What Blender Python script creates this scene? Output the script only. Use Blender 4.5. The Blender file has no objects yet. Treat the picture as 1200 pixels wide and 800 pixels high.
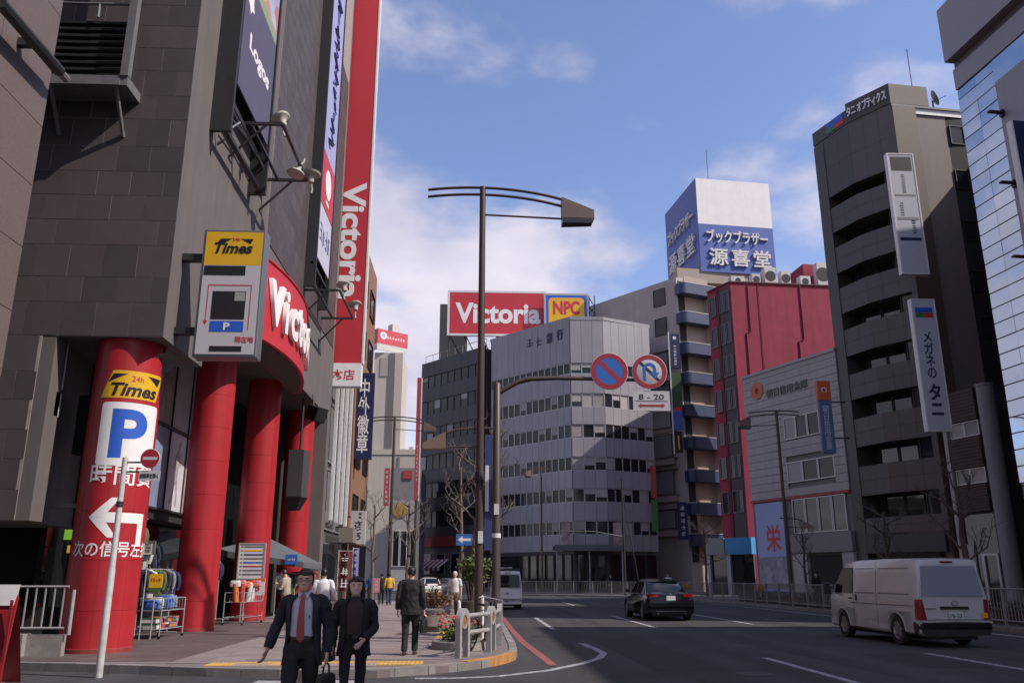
import bpy, bmesh, math, random
from mathutils import Matrix, Vector
R = math.radians
rnd = random.Random(7)
scene = bpy.context.scene

# ------------------------------------------------------------------ camera, sky, sun, exposure
CAM_H, FPX, PITCH, YAW = 1.52, 990.0, R(15.6), R(2.5)
cam_data = bpy.data.cameras.new('camera')
cam_data.sensor_width = 36.0
cam_data.lens = FPX / 1200.0 * 36.0
cam_data.clip_start = 0.1
cam_data.clip_end = 6000.0
cam = bpy.data.objects.new('camera', cam_data)
scene.collection.objects.link(cam)
cam.location = (0, 0, CAM_H)
cam.rotation_euler = (R(90) + PITCH, 0, -YAW)
scene.camera = cam

SUN_EL, SUN_AZ = 45.0, 68.0          # degrees; azimuth counted from -Y (behind the camera) towards +X
sun_dir = Vector((math.sin(R(SUN_AZ)) * math.cos(R(SUN_EL)), -math.cos(R(SUN_AZ)) * math.cos(R(SUN_EL)), math.sin(R(SUN_EL))))
sl = bpy.data.lights.new('sun', 'SUN')
sl.energy = 4.6
sl.angle = R(0.53)
sl.color = (1.0, 0.92, 0.83)
so = bpy.data.objects.new('sun', sl)
scene.collection.objects.link(so)
so.rotation_euler = sun_dir.to_track_quat('Z', 'Y').to_euler()

world = bpy.data.worlds.new('World')
scene.world = world
world.use_nodes = True
wt = world.node_tree
wt.nodes.clear()
def wn(t, **kw):
    n = wt.nodes.new(t)
    for k, v in kw.items():
        setattr(n, k, v)
    return n
def wl(a, b):
    wt.links.new(a, b)
w_out = wn('ShaderNodeOutputWorld')
w_bg = wn('ShaderNodeBackground')
w_bg.inputs['Strength'].default_value = 0.15
sky = wn('ShaderNodeTexSky', sky_type='NISHITA')
sky.sun_disc = False
sky.sun_elevation = R(SUN_EL)
sky.sun_rotation = math.atan2(sun_dir.x, sun_dir.y)
sky.air_density = 1.0
sky.dust_density = 0.6
sky.ozone_density = 2.2
# clouds on a flat layer high above: the view direction divided by its height
tc = wn('ShaderNodeTexCoord')
sep = wn('ShaderNodeSeparateXYZ')
wl(tc.outputs['Generated'], sep.inputs[0])
zc = wn('ShaderNodeMath', operation='MAXIMUM'); zc.inputs[1].default_value = 0.0
wl(sep.outputs['Z'], zc.inputs[0])
za = wn('ShaderNodeMath', operation='ADD'); za.inputs[1].default_value = 0.22
wl(zc.outputs[0], za.inputs[0])
dx = wn('ShaderNodeMath', operation='DIVIDE'); wl(sep.outputs['X'], dx.inputs[0]); wl(za.outputs[0], dx.inputs[1])
dy = wn('ShaderNodeMath', operation='DIVIDE'); wl(sep.outputs['Y'], dy.inputs[0]); wl(za.outputs[0], dy.inputs[1])
cmb = wn('ShaderNodeCombineXYZ'); wl(dx.outputs[0], cmb.inputs[0]); wl(dy.outputs[0], cmb.inputs[1])
cmb.inputs[2].default_value = 4.84
CLOUD_SHIFT = (1.74, 0.35, 0.0)
mp = wn('ShaderNodeMapping'); mp.inputs['Location'].default_value = CLOUD_SHIFT
wl(cmb.outputs[0], mp.inputs[0])
n1 = wn('ShaderNodeTexNoise'); n1.inputs['Scale'].default_value = 2.3; n1.inputs['Detail'].default_value = 12; n1.inputs['Roughness'].default_value = 0.52; n1.inputs['Distortion'].default_value = 0.1
wl(mp.outputs[0], n1.inputs['Vector'])
n2 = wn('ShaderNodeTexNoise'); n2.inputs['Scale'].default_value = 0.85; n2.inputs['Detail'].default_value = 3
wl(mp.outputs[0], n2.inputs['Vector'])
mx = wn('ShaderNodeMath', operation='MULTIPLY_ADD'); mx.inputs[1].default_value = 0.5
wl(n2.outputs['Fac'], mx.inputs[0]); wl(n1.outputs['Fac'], mx.inputs[2])
# more cloud low over the horizon, as far off layers stack up
hz = wn('ShaderNodeMapRange'); hz.inputs['From Min'].default_value = 0.12; hz.inputs['From Max'].default_value = 0.52
hz.inputs['To Min'].default_value = 0.16; hz.inputs['To Max'].default_value = -0.045
wl(sep.outputs['Z'], hz.inputs['Value'])
ad = wn('ShaderNodeMath', operation='ADD'); wl(mx.outputs[0], ad.inputs[0]); wl(hz.outputs[0], ad.inputs[1])
cr = wn('ShaderNodeValToRGB')
cr.color_ramp.interpolation = 'EASE'
cr.color_ramp.elements[0].position = 0.668; cr.color_ramp.elements[0].color = (0, 0, 0, 1)
cr.color_ramp.elements[1].position = 0.845; cr.color_ramp.elements[1].color = (0.92, 0.92, 0.92, 1)
wl(ad.outputs[0], cr.inputs[0])
n3 = wn('ShaderNodeTexNoise'); n3.inputs['Scale'].default_value = 2.6; n3.inputs['Detail'].default_value = 6
wl(mp.outputs[0], n3.inputs['Vector'])
cc = wn('ShaderNodeValToRGB')
cc.color_ramp.elements[0].position = 0.35; cc.color_ramp.elements[0].color = (3.7, 3.65, 4.6, 1)
cc.color_ramp.elements[1].position = 0.68; cc.color_ramp.elements[1].color = (5.9, 5.45, 5.95, 1)
wl(n3.outputs['Fac'], cc.inputs[0])
tint = wn('ShaderNodeMix', data_type='RGBA', blend_type='MULTIPLY')
tint.inputs[0].default_value = 1.0
wl(sky.outputs[0], tint.inputs['A']); tint.inputs['B'].default_value = (1.26, 1.13, 1.24, 1)
mixc = wn('ShaderNodeMix', data_type='RGBA')
wl(cr.outputs[0], mixc.inputs[0]); wl(tint.outputs['Result'], mixc.inputs['A']); wl(cc.outputs[0], mixc.inputs['B'])
wl(mixc.outputs['Result'], w_bg.inputs['Color'])
wl(w_bg.outputs[0], w_out.inputs[0])

scene.view_settings.view_transform = 'Standard'
scene.view_settings.look = 'None'
scene.view_settings.gamma = 1.0
scene.view_settings.exposure = 0.1
scene.cycles.max_bounces = 6
scene.cycles.diffuse_bounces = 3
scene.cycles.glossy_bounces = 3
scene.cycles.transmission_bounces = 4
scene.cycles.sample_clamp_indirect = 4.0
try:
    scene.cycles.use_denoising = True
except Exception:
    pass

# ------------------------------------------------------------------ pixel -> direction (photograph is 1200 x 800)
_c, _s, _cy, _sy = math.cos(PITCH), math.sin(PITCH), math.cos(YAW), math.sin(YAW)
def ray(x, y):
    a = (x - 600) / FPX; b = -(y - 400) / FPX
    return Vector((a * _cy + _sy * _c - b * _sy * _s, -a * _sy + _cy * _c - b * _cy * _s, _s + b * _c))
def G(x, y, z=0.0):
    d = ray(x, y); t = (z - CAM_H) / d.z
    return Vector((d.x * t, d.y * t, z))
def PY(x, y, Y):
    d = ray(x, y); t = Y / d.y
    return Vector((d.x * t, Y, CAM_H + d.z * t))
def PX(x, y, X):
    d = ray(x, y); t = X / d.x
    return Vector((X, d.y * t, CAM_H + d.z * t))

# ------------------------------------------------------------------ materials
MATS = {}
def mat(name, col, rough=0.7, metal=0.0, var=0.0, vscale=3.0, bump=0.0, bscale=40.0, coat=0.0, spec=0.5, rndv=0.0, emit=0.0, streak=0.0):
    if name in MATS:
        return MATS[name]
    m = bpy.data.materials.new(name)
    m.use_nodes = True
    nt = m.node_tree
    b = nt.nodes['Principled BSDF']
    b.inputs['Roughness'].default_value = rough
    b.inputs['Metallic'].default_value = metal
    b.inputs['Coat Weight'].default_value = coat
    b.inputs['Coat Roughness'].default_value = 0.08
    b.inputs['Specular IOR Level'].default_value = spec
    c4 = (col[0], col[1], col[2], 1)
    b.inputs['Base Color'].default_value = c4
    if emit:
        b.inputs['Emission Color'].default_value = c4
        b.inputs['Emission Strength'].default_value = emit
    if var or rndv or streak:
        t = nt.nodes.new('ShaderNodeTexCoord')
        val = None
        if var:
            n = nt.nodes.new('ShaderNodeTexNoise'); n.inputs['Scale'].default_value = vscale; n.inputs['Detail'].default_value = 8; n.inputs['Roughness'].default_value = 0.62
            g = nt.nodes.new('ShaderNodeNewGeometry')
            nt.links.new(g.outputs['Position'], n.inputs['Vector'])
            r = nt.nodes.new('ShaderNodeMapRange'); r.inputs['From Min'].default_value = 0.28; r.inputs['From Max'].default_value = 0.72
            r.inputs['To Min'].default_value = 1 - var; r.inputs['To Max'].default_value = 1 + var
            nt.links.new(n.outputs['Fac'], r.inputs['Value']); val = r.outputs[0]
        if streak:       # rain streaks: noise stretched along the height
            g2 = nt.nodes.new('ShaderNodeNewGeometry')
            mp2 = nt.nodes.new('ShaderNodeMapping'); mp2.inputs['Scale'].default_value = (2.2, 2.2, 0.12)
            nt.links.new(g2.outputs['Position'], mp2.inputs[0])
            n = nt.nodes.new('ShaderNodeTexNoise'); n.inputs['Scale'].default_value = 1.6; n.inputs['Detail'].default_value = 6
            nt.links.new(mp2.outputs[0], n.inputs['Vector'])
            r = nt.nodes.new('ShaderNodeMapRange'); r.inputs['From Min'].default_value = 0.3; r.inputs['From Max'].default_value = 0.7
            r.inputs['To Min'].default_value = 1 - streak; r.inputs['To Max'].default_value = 1 + streak
            nt.links.new(n.outputs['Fac'], r.inputs['Value'])
            if val is None: val = r.outputs[0]
            else:
                mu = nt.nodes.new('ShaderNodeMath'); mu.operation = 'MULTIPLY'
                nt.links.new(val, mu.inputs[0]); nt.links.new(r.outputs[0], mu.inputs[1]); val = mu.outputs[0]
        if rndv:
            oi = nt.nodes.new('ShaderNodeObjectInfo')
            r = nt.nodes.new('ShaderNodeMapRange'); r.inputs['To Min'].default_value = 1 - rndv; r.inputs['To Max'].default_value = 1 + rndv
            nt.links.new(oi.outputs['Random'], r.inputs['Value'])
            if val is None: val = r.outputs[0]
            else:
                mu = nt.nodes.new('ShaderNodeMath'); mu.operation = 'MULTIPLY'
                nt.links.new(val, mu.inputs[0]); nt.links.new(r.outputs[0], mu.inputs[1]); val = mu.outputs[0]
        vm = nt.nodes.new('ShaderNodeVectorMath'); vm.operation = 'SCALE'; vm.inputs[0].default_value = col
        nt.links.new(val, vm.inputs['Scale']); nt.links.new(vm.outputs[0], b.inputs['Base Color'])
    if bump:
        n = nt.nodes.new('ShaderNodeTexNoise'); n.inputs['Scale'].default_value = bscale; n.inputs['Detail'].default_value = 6
        g = nt.nodes.new('ShaderNodeNewGeometry'); nt.links.new(g.outputs['Position'], n.inputs['Vector'])
        bp = nt.nodes.new('ShaderNodeBump'); bp.inputs['Strength'].default_value = bump; bp.inputs['Distance'].default_value = 0.02
        nt.links.new(n.outputs['Fac'], bp.inputs['Height']); nt.links.new(bp.outputs[0], b.inputs['Normal'])
    MATS[name] = m
    return m

def glass_mat(name, tint, rough=0.04, wob=0.004, metal=0.0, rndv=0.35):
    """window glass seen from outside: dark room behind, polished pane, each pane very slightly out of flat"""
    if name in MATS: return MATS[name]
    m = mat(name, tint, rough=rough, metal=metal, spec=0.7, rndv=rndv)
    nt = m.node_tree; b = nt.nodes['Principled BSDF']
    n = nt.nodes.new('ShaderNodeTexNoise'); n.inputs['Scale'].default_value = 0.7; n.inputs['Detail'].default_value = 1
    g = nt.nodes.new('ShaderNodeNewGeometry'); nt.links.new(g.outputs['Position'], n.inputs['Vector'])
    bp = nt.nodes.new('ShaderNodeBump'); bp.inputs['Strength'].default_value = 0.35; bp.inputs['Distance'].default_value = wob * 4
    nt.links.new(n.outputs['Fac'], bp.inputs['Height']); nt.links.new(bp.outputs[0], b.inputs['Normal'])
    return m

# ------------------------------------------------------------------ mesh building
class MB:
    def __init__(self):
        self.v = []; self.f = []; self.mi = []; self.sm = []
    def face(self, idx, mi=0, smooth=False):
        self.f.append(tuple(idx)); self.mi.append(mi); self.sm.append(smooth)
    def add(self, verts, faces, mi=0, smooth=False, M=None):
        o = len(self.v)
        for p in verts:
            p = Vector(p)
            self.v.append(tuple(M @ p) if M is not None else tuple(p))
        for f in faces: self.face([i + o for i in f], mi, smooth)
        return self
    def box(self, x0, x1, y0, y1, z0, z1, mi=0, M=None):
        vs = [(x0,y0,z0),(x1,y0,z0),(x1,y1,z0),(x0,y1,z0),(x0,y0,z1),(x1,y0,z1),(x1,y1,z1),(x0,y1,z1)]
        fs = [(0,3,2,1),(4,5,6,7),(0,1,5,4),(1,2,6,5),(2,3,7,6),(3,0,4,7)]
        return self.add(vs, fs, mi, False, M)
    def prism(self, poly, z0, z1, mi=0, M=None, smooth=False):
        n = len(poly)
        a = sum(poly[i][0]*poly[(i+1)%n][1]-poly[(i+1)%n][0]*poly[i][1] for i in range(n))
        if a < 0: poly = poly[::-1]
        vs = [(p[0],p[1],z0) for p in poly] + [(p[0],p[1],z1) for p in poly]
        o = len(self.v)
        self.add(vs, [], mi, smooth, M)
        self.face([o+i for i in reversed(range(n))], mi); self.face([o+n+i for i in range(n)], mi)
        for i in range(n):
            j = (i+1) % n
            self.face([o+i,o+j,o+n+j,o+n+i], mi, smooth)
        return self
    def tube(self, pts, r, seg=8, mi=0, M=None, caps=True):
        pts = [Vector(p) for p in pts]; n = len(pts)
        rr = r if isinstance(r, (list, tuple)) else [r]*n
        o = len(self.v); up = None
        for i, p in enumerate(pts):
            d = (pts[min(i+1,n-1)] - pts[max(i-1,0)])
            if d.length < 1e-9: d = Vector((0,0,1))
            d.normalize()
            if up is None:
                up = Vector((0,0,1)) if abs(d.z) < 0.9 else Vector((1,0,0))
            x = d.cross(up)
            if x.length < 1e-6: x = d.cross(Vector((0,1,0)))
            x.normalize(); y = x.cross(d).normalized(); up = y
            for k in range(seg):
                a = 2*math.pi*k/seg
                q = p + (x*math.cos(a) + y*math.sin(a))*rr[i]
                self.v.append(tuple(M @ q) if M is not None else tuple(q))
        for i in range(n-1):
            for k in range(seg):
                k2 = (k+1) % seg
                self.face([o+i*seg+k, o+(i+1)*seg+k, o+(i+1)*seg+k2, o+i*seg+k2], mi, seg > 5)
        if caps:
            self.face([o+k for k in range(seg)], mi); self.face([o+(n-1)*seg+k for k in reversed(range(seg))], mi)
        return self
    def lathe(self, prof, seg=16, mi=0, M=None, smooth=True, caps=True):
        o = len(self.v); n = len(prof)
        for r, z in prof:
            for k in range(seg):
                a = 2*math.pi*k/seg
                q = Vector((r*math.cos(a), r*math.sin(a), z))
                self.v.append(tuple(M @ q) if M is not None else tuple(q))
        for i in range(n-1):
            for k in range(seg):
                k2 = (k+1) % seg
                self.face([o+i*seg+k, o+i*seg+k2, o+(i+1)*seg+k2, o+(i+1)*seg+k], mi, smooth)
        if caps:
            self.face([o+k for k in reversed(range(seg))], mi); self.face([o+(n-1)*seg+k for k in range(seg)], mi)
        return self
    def loft(self, rings, mi=0, M=None, caps=True, smooth=True, closed=True):
        o = len(self.v); n = len(rings); s = len(rings[0])
        for rg in rings:
            for p in rg:
                p = Vector(p); self.v.append(tuple(M @ p) if M is not None else tuple(p))
        for i in range(n-1):
            for k in range(s if closed else s-1):
                k2 = (k+1) % s
                self.face([o+i*s+k, o+i*s+k2, o+(i+1)*s+k2, o+(i+1)*s+k], mi, smooth)
        if caps and closed:
            self.face([o+k for k in reversed(range(s))], mi); self.face([o+(n-1)*s+k for k in range(s)], mi)
        return self
    def mesh(self, name):
        me = bpy.data.meshes.new(name)
        me.from_pydata(self.v, [], self.f)
        me.polygons.foreach_set('material_index', self.mi)
        me.polygons.foreach_set('use_smooth', self.sm)
        me.update()
        if any(self.sm): me.set_sharp_from_angle(angle=R(38))
        return me

WM = {}        # world matrix of each object built, by name
def link(o, parent, M):
    scene.collection.objects.link(o)
    WM[o.name] = M.copy()
    if parent is not None:
        o.parent = parent
        o.matrix_local = WM[parent.name].inverted() @ M
    else:
        o.matrix_world = M
    return o
I4 = Matrix.Identity(4)
def T(x, y=0, z=0):
    return Matrix.Translation((x, y, z)) if not isinstance(x, Vector) else Matrix.Translation(x)
def RZ(a): return Matrix.Rotation(a, 4, 'Z')
def RX(a): return Matrix.Rotation(a, 4, 'X')
def RY(a): return Matrix.Rotation(a, 4, 'Y')
def tag(o, label, cat, group=None):
    o['label'] = label; o['category'] = cat
    if group: o['group'] = group
    return o
def thing(name, label, cat, loc=(0,0,0), rz=0.0, group=None):
    o = bpy.data.objects.new(name, None)
    o.empty_display_size = 0.2
    link(o, None, T(*loc) @ RZ(rz))
    return tag(o, label, cat, group)
def ob(name, mb, mats, parent=None, M=None, bevel=0.0, label=None):
    """one mesh object; mb is an MB or a mesh; M is its world matrix (default: that of the parent)"""
    me = mb.mesh(name) if isinstance(mb, MB) else mb
    if not isinstance(mats, (list, tuple)): mats = [mats]
    if not len(me.materials):
        for m in mats: me.materials.append(m)
    o = bpy.data.objects.new(name, me)
    if M is None: M = WM[parent.name] if parent is not None else I4
    link(o, parent, M)
    if bevel:
        md = o.modifiers.new('bevel', 'BEVEL'); md.width = bevel; md.segments = 2; md.limit_method = 'ANGLE'; md.angle_limit = R(40)
    if label: o['label'] = label
    return o
def carve(o, cutter):
    """cut a closed shape out of a mesh object and keep the plain result"""
    cme = cutter.mesh('cutter'); co = bpy.data.objects.new('cutter', cme)
    scene.collection.objects.link(co); co.matrix_world = WM[o.name]
    md = o.modifiers.new('cut', 'BOOLEAN'); md.operation = 'DIFFERENCE'; md.object = co; md.solver = 'EXACT'
    bpy.context.view_layer.update()
    dg = bpy.context.evaluated_depsgraph_get()
    me = bpy.data.meshes.new_from_object(o.evaluated_get(dg))
    o.modifiers.remove(md)
    if len(me.polygons): o.data = me
    bpy.data.objects.remove(co)
def structure(name, mb, mats, parent=None, M=None):
    o = ob(name, mb, mats, parent, M)
    if parent is None: o['kind'] = 'structure'
    return o
def copy_tree(src, M, label=None, group=None):
    """a copy of a thing, its parts and their sub-parts, placed at world matrix M"""
    def rec(o, parent, W):
        c = o.copy()
        scene.collection.objects.link(c)
        WM[c.name] = W
        c.parent = parent
        if parent is not None:
            c.matrix_local = WM[parent.name].inverted() @ W
        else:
            c.matrix_world = W
        for ch in o.children:
            rec(ch, c, W @ WM[o.name].inverted() @ WM[ch.name])
        return c
    c = rec(src, None, M)
    if label: c['label'] = label
    if group: c['group'] = group
    return c
BOXES = {}
def unit_box(name, sx, sy, sz, m, mats=None):
    """shared box mesh, x centred, y from 0 (front) to sy, z from 0"""
    key = (name, round(sx,3), round(sy,3), round(sz,3), m.name)
    if key not in BOXES:
        BOXES[key] = MB().box(-sx/2, sx/2, 0, sy, 0, sz).mesh(name)
        BOXES[key].materials.append(m)
    return BOXES[key]

# ------------------------------------------------------------------ facade frames: local x along the wall to the viewer's right, -y outwards, z up
class Wall:
    def __init__(self, A, B):
        self.A = Vector((A[0], A[1], 0)); self.B = Vector((B[0], B[1], 0))
        u = (self.B - self.A); self.L = u.length; u.normalize(); self.u = u
        y = Vector((-u.y, u.x, 0))
        self.M = Matrix(((u.x, y.x, 0, self.A.x), (u.y, y.y, 0, self.A.y), (0, 0, 1, 0), (0, 0, 0, 1)))
    def at(self, px, py, out=0.0):
        """(s, z) where the pixel's ray meets this wall moved OUT metres outwards"""
        d = ray(px, py); n = Vector((self.u.y, -self.u.x, 0))
        a = self.A + n * out
        o = Vector((0, 0, CAM_H))
        t = (a - o).dot(n) / d.dot(n)
        p = o + d * t
        return (p - a).dot(self.u), p.z
    def m(self, s, y, z): return self.M @ T(s, y, z)

# ------------------------------------------------------------------ lettering
TXT = {}
def text_mesh(s, size=1.0, bold=0.0, extrude=0.0, shear=0.0, spacing=1.0, vertical=False, mirror=False):
    key = (s, size, bold, extrude, shear, spacing, vertical)
    if key in TXT: return TXT[key]
    cu = bpy.data.curves.new('lettering', 'FONT')
    cu.body = '\n'.join(s) if vertical else s
    cu.size = size; cu.align_x = 'CENTER'; cu.align_y = 'CENTER'
    cu.offset = bold; cu.extrude = extrude; cu.shear = shear; cu.space_character = spacing
    cu.resolution_u = 5
    if vertical: cu.space_line = 0.92 * spacing
    o = bpy.data.objects.new('lettering', cu)
    scene.collection.objects.link(o)
    dg = bpy.context.evaluated_depsgraph_get()
    me = bpy.data.meshes.new_from_object(o.evaluated_get(dg))
    bpy.data.objects.remove(o); bpy.data.curves.remove(cu)
    # centre on its own bounds
    if len(me.vertices):
        xs = [v.co.x for v in me.vertices]; ys = [v.co.y for v in me.vertices]
        cx, cyy = (min(xs)+max(xs))/2, (min(ys)+max(ys))/2
        for v in me.vertices: v.co.x -= cx; v.co.y -= cyy
        me['w'] = max(xs)-min(xs); me['h'] = max(ys)-min(ys)
    else:
        me['w'] = me['h'] = 1.0
    TXT[key] = me
    return me
def lettering(s, W, H, m, parent, M, name='lettering', bold=0.0, extrude=0.004, shear=0.0, vertical=False, spacing=1.0, keep=False):
    """lettering fitted into W x H metres, on the plane of M (x right, z up, facing -y), centred at M's origin"""
    me = text_mesh(s, 1.0, bold, 0.01, shear, spacing, vertical).copy()
    sx, sz = W / me['w'], H / me['h']
    if keep: sx = sz = min(sx, sz)
    for v in me.vertices:
        x, y, z = v.co
        v.co = (x*sx, -extrude if z > 0 else 0.002, y*sz)
    me.materials.clear(); me.materials.append(m)
    o = bpy.data.objects.new(name, me)
    return link(o, parent, M)
def lamina(pts, m, name, parent, M, t=0.004, out=0.0):
    """flat shape in the x-z plane of M, t thick, its back OUT in front"""
    mb = MB()
    mb.prism([(p[0], p[1]) for p in pts], 0, t, M=Matrix(((1,0,0,0),(0,0,-1,-out),(0,1,0,0),(0,0,0,1))))
    return ob(name, mb, m, parent, M)
def disc_pts(r, n=32, cx=0, cz=0):
    return [(cx + r*math.cos(2*math.pi*k/n), cz + r*math.sin(2*math.pi*k/n)) for k in range(n)]
def rect_pts(x0, x1, z0, z1): return [(x0,z0),(x1,z0),(x1,z1),(x0,z1)]
def round_rect(x0, x1, z0, z1, r, n=5):
    out = []
    for cx, cz, a0 in ((x1-r, z0+r, -90), (x1-r, z1-r, 0), (x0+r, z1-r, 90), (x0+r, z0+r, 180)):
        for k in range(n+1):
            a = R(a0 + 90*k/n); out.append((cx + r*math.cos(a), cz + r*math.sin(a)))
    return out
def glyph_blocks(n, W, H, m, parent, M, vertical=False, seed=1, name='lettering', fill=0.8):
    """writing too small or too blurred to read in the photograph: strokes with the right weight and rhythm, no readable characters"""
    rg = random.Random(seed); mb = MB()
    for i in range(n):
        if vertical: cw, ch, cx, cz = W*fill, H/n*fill, 0, H/2 - H/n*(i+0.5)
        else: cw, ch, cx, cz = W/n*fill, H*fill, -W/2 + W/n*(i+0.5), 0
        t = min(cw, ch)*0.13
        for k in range(rg.choice((2,3,3))):
            z = cz + ch*(-0.4 + 0.8*(k+0.5)/3 + rg.uniform(-.05,.05)); a = rg.uniform(0.3,0.5)*cw; b = rg.uniform(0.3,0.5)*cw
            mb.box(cx-a, cx+b, -0.004, 0, z-t/2, z+t/2)
        for k in range(rg.choice((1,2,2))):
            x = cx + cw*(-0.3 + 0.6*rg.random()); a = rg.uniform(0.2,0.5)*ch; b = rg.uniform(0.2,0.5)*ch
            mb.box(x-t/2, x+t/2, -0.0055, -0.001, cz-a, cz+b)
    return ob(name, mb, m, parent, M)
def psign(name, label, px0, py0, px1, py1, Y, m, depth=0.3, rim=None, cat='sign', group=None):
    """flat sign box that faces the street along Y, sized by its pixel corners at that distance"""
    c = PY((px0+px1)/2, (py0+py1)/2, Y)
    W = PY(px1, (py0+py1)/2, Y).x - PY(px0, (py0+py1)/2, Y).x
    H = PY((px0+px1)/2, py0, Y).z - PY((px0+px1)/2, py1, Y).z
    t = thing(name, label, cat, (c.x, Y, c.z - H/2), 0, group)
    ob('sign_panel', MB().box(-W/2, W/2, 0, depth, -H/2, H/2), m, t, T(c))
    if rim:
        r_ = min(W,H)*0.05
        ob('sign_rim', MB().box(-W/2-r_, -W/2, -0.02, depth+0.02, -H/2-r_, H/2+r_).box(W/2, W/2+r_, -0.02, depth+0.02, -H/2-r_, H/2+r_).box(-W/2, W/2, -0.02, depth+0.02, H/2, H/2+r_).box(-W/2, W/2, -0.02, depth+0.02, -H/2-r_, -H/2), rim, t, T(c))
    return t, c, W, H
# ------------------------------------------------------------------ ground, road, pavements
M_ASPH = mat('asphalt', (0.034, 0.032, 0.036), rough=0.88, var=0.22, vscale=0.9, bump=0.35, bscale=90)
def road_wear(m):
    """tyre tracks and oil bands along the lanes, mottled repairs"""
    nt = m.node_tree; b = nt.nodes['Principled BSDF']; src = b.inputs['Base Color'].links[0].from_socket
    g = nt.nodes.new('ShaderNodeNewGeometry'); mp_ = nt.nodes.new('ShaderNodeMapping'); mp_.inputs['Scale'].default_value = (1.1, 0.035, 1)
    n = nt.nodes.new('ShaderNodeTexNoise'); n.inputs['Scale'].default_value = 1.0; n.inputs['Detail'].default_value = 5
    n2_ = nt.nodes.new('ShaderNodeTexNoise'); n2_.inputs['Scale'].default_value = 0.16; n2_.inputs['Detail'].default_value = 4
    n3_ = nt.nodes.new('ShaderNodeTexNoise'); n3_.inputs['Scale'].default_value = 55; n3_.inputs['Detail'].default_value = 2
    nt.links.new(g.outputs['Position'], mp_.inputs[0]); nt.links.new(mp_.outputs[0], n.inputs['Vector']); nt.links.new(g.outputs['Position'], n2_.inputs['Vector']); nt.links.new(g.outputs['Position'], n3_.inputs['Vector'])
    cur = src
    for nn, lo, hi in ((n, 0.66, 1.42), (n2_, 0.72, 1.32), (n3_, 0.7, 1.3)):
        r = nt.nodes.new('ShaderNodeMapRange'); r.inputs['From Min'].default_value = 0.32; r.inputs['From Max'].default_value = 0.68; r.inputs['To Min'].default_value = lo; r.inputs['To Max'].default_value = hi
        nt.links.new(nn.outputs['Fac'], r.inputs['Value'])
        vm = nt.nodes.new('ShaderNodeVectorMath'); vm.operation = 'SCALE'; nt.links.new(cur, vm.inputs[0]); nt.links.new(r.outputs[0], vm.inputs['Scale']); cur = vm.outputs[0]
    nt.links.new(cur, b.inputs['Base Color'])
road_wear(M_ASPH)
M_ASPH2 = mat('asphalt_side', (0.036, 0.033, 0.036), rough=0.9, var=0.25, vscale=1.4, bump=0.35, bscale=90)
def worn_paint(name, col, base, scale=9.0, lo=0.42, hi=0.60):
    m = mat(name, col, rough=0.75)
    nt = m.node_tree; b = nt.nodes['Principled BSDF']
    g = nt.nodes.new('ShaderNodeNewGeometry'); n = nt.nodes.new('ShaderNodeTexNoise'); n.inputs['Scale'].default_value = scale; n.inputs['Detail'].default_value = 9; n.inputs['Roughness'].default_value = 0.7
    r = nt.nodes.new('ShaderNodeMapRange'); r.inputs['From Min'].default_value = lo; r.inputs['From Max'].default_value = hi; r.inputs['To Min'].default_value = 0.35
    mi = nt.nodes.new('ShaderNodeMix'); mi.data_type = 'RGBA'; mi.inputs['A'].default_value = (*base,1); mi.inputs['B'].default_value = (*col,1)
    nt.links.new(g.outputs['Position'], n.inputs['Vector']); nt.links.new(n.outputs['Fac'], r.inputs['Value']); nt.links.new(r.outputs[0], mi.inputs[0]); nt.links.new(mi.outputs['Result'], b.inputs['Base Color'])
    return m
M_LINE = worn_paint('road_paint', (0.42, 0.41, 0.43), (0.06,0.058,0.06))
M_REDL = worn_paint('red_road_paint', (0.34, 0.09, 0.085), (0.07,0.04,0.04), 6.0)
M_SLAB = mat('pink_slab', (0.215, 0.175, 0.172), rough=0.85, rndv=0.13, var=0.13, vscale=2.2, bump=0.15, bscale=60)
M_JOINT = mat('sand_joint', (0.16, 0.13, 0.128), rough=0.95, var=0.2, vscale=5)
M_GRAN = mat('brown_slab', (0.105, 0.08, 0.077), rough=0.6, rndv=0.13, var=0.15, vscale=3, bump=0.1, bscale=80)
M_KERB = mat('kerb_concrete', (0.21, 0.19, 0.18), rough=0.9, rndv=0.15, var=0.25, vscale=4, bump=0.3, bscale=50)
M_TACT = mat('tactile_yellow', (0.50, 0.30, 0.075), rough=0.8, rndv=0.1, var=0.2, vscale=6)
M_ORNG = mat('kerb_orange', (0.42, 0.20, 0.07), rough=0.85, var=0.3, vscale=5)

structure('ground', MB().add([(-1500,-1500,-0.03),(1500,-1500,-0.03),(1500,1500,-0.03),(-1500,1500,-0.03)], [(0,1,2,3)]), M_ASPH2)

RK = [(15.5,-30),(15.5,20),(15.6,34),(15.7,46),(15.7,54),(15.2,60),(13.6,66),(10.4,71.5),(5.6,76),(-1.5,81.5),(-10,88),(-22,97),(-45,115)]   # kerb of the far pavement
LK = [(-45,16.6),(-8,15.75),(-6.4,15.35),(-4.2,14.6),(-2.6,14.25),(-1.5,14.3),(-0.5,14.95),(0.1,15.6),(0.58,16.5),(0.86,17.6),(0.92,19.8),(0.95,30),(0.9,36),(0.3,42),(-1.2,48),(-3.6,54),(-7,59),(-12,64),(-45,90)]
road_poly = [(-45,3),(15.5,3)] + RK[1:] + LK[::-1]
road = MB()
o0 = [(p[0], p[1], 0.0) for p in [(-45,-30),(15.5,-30)] + RK[1:] + LK[::-1]]
road.add(o0, [tuple(range(len(o0)))])
structure('road', road, M_ASPH)

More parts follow.
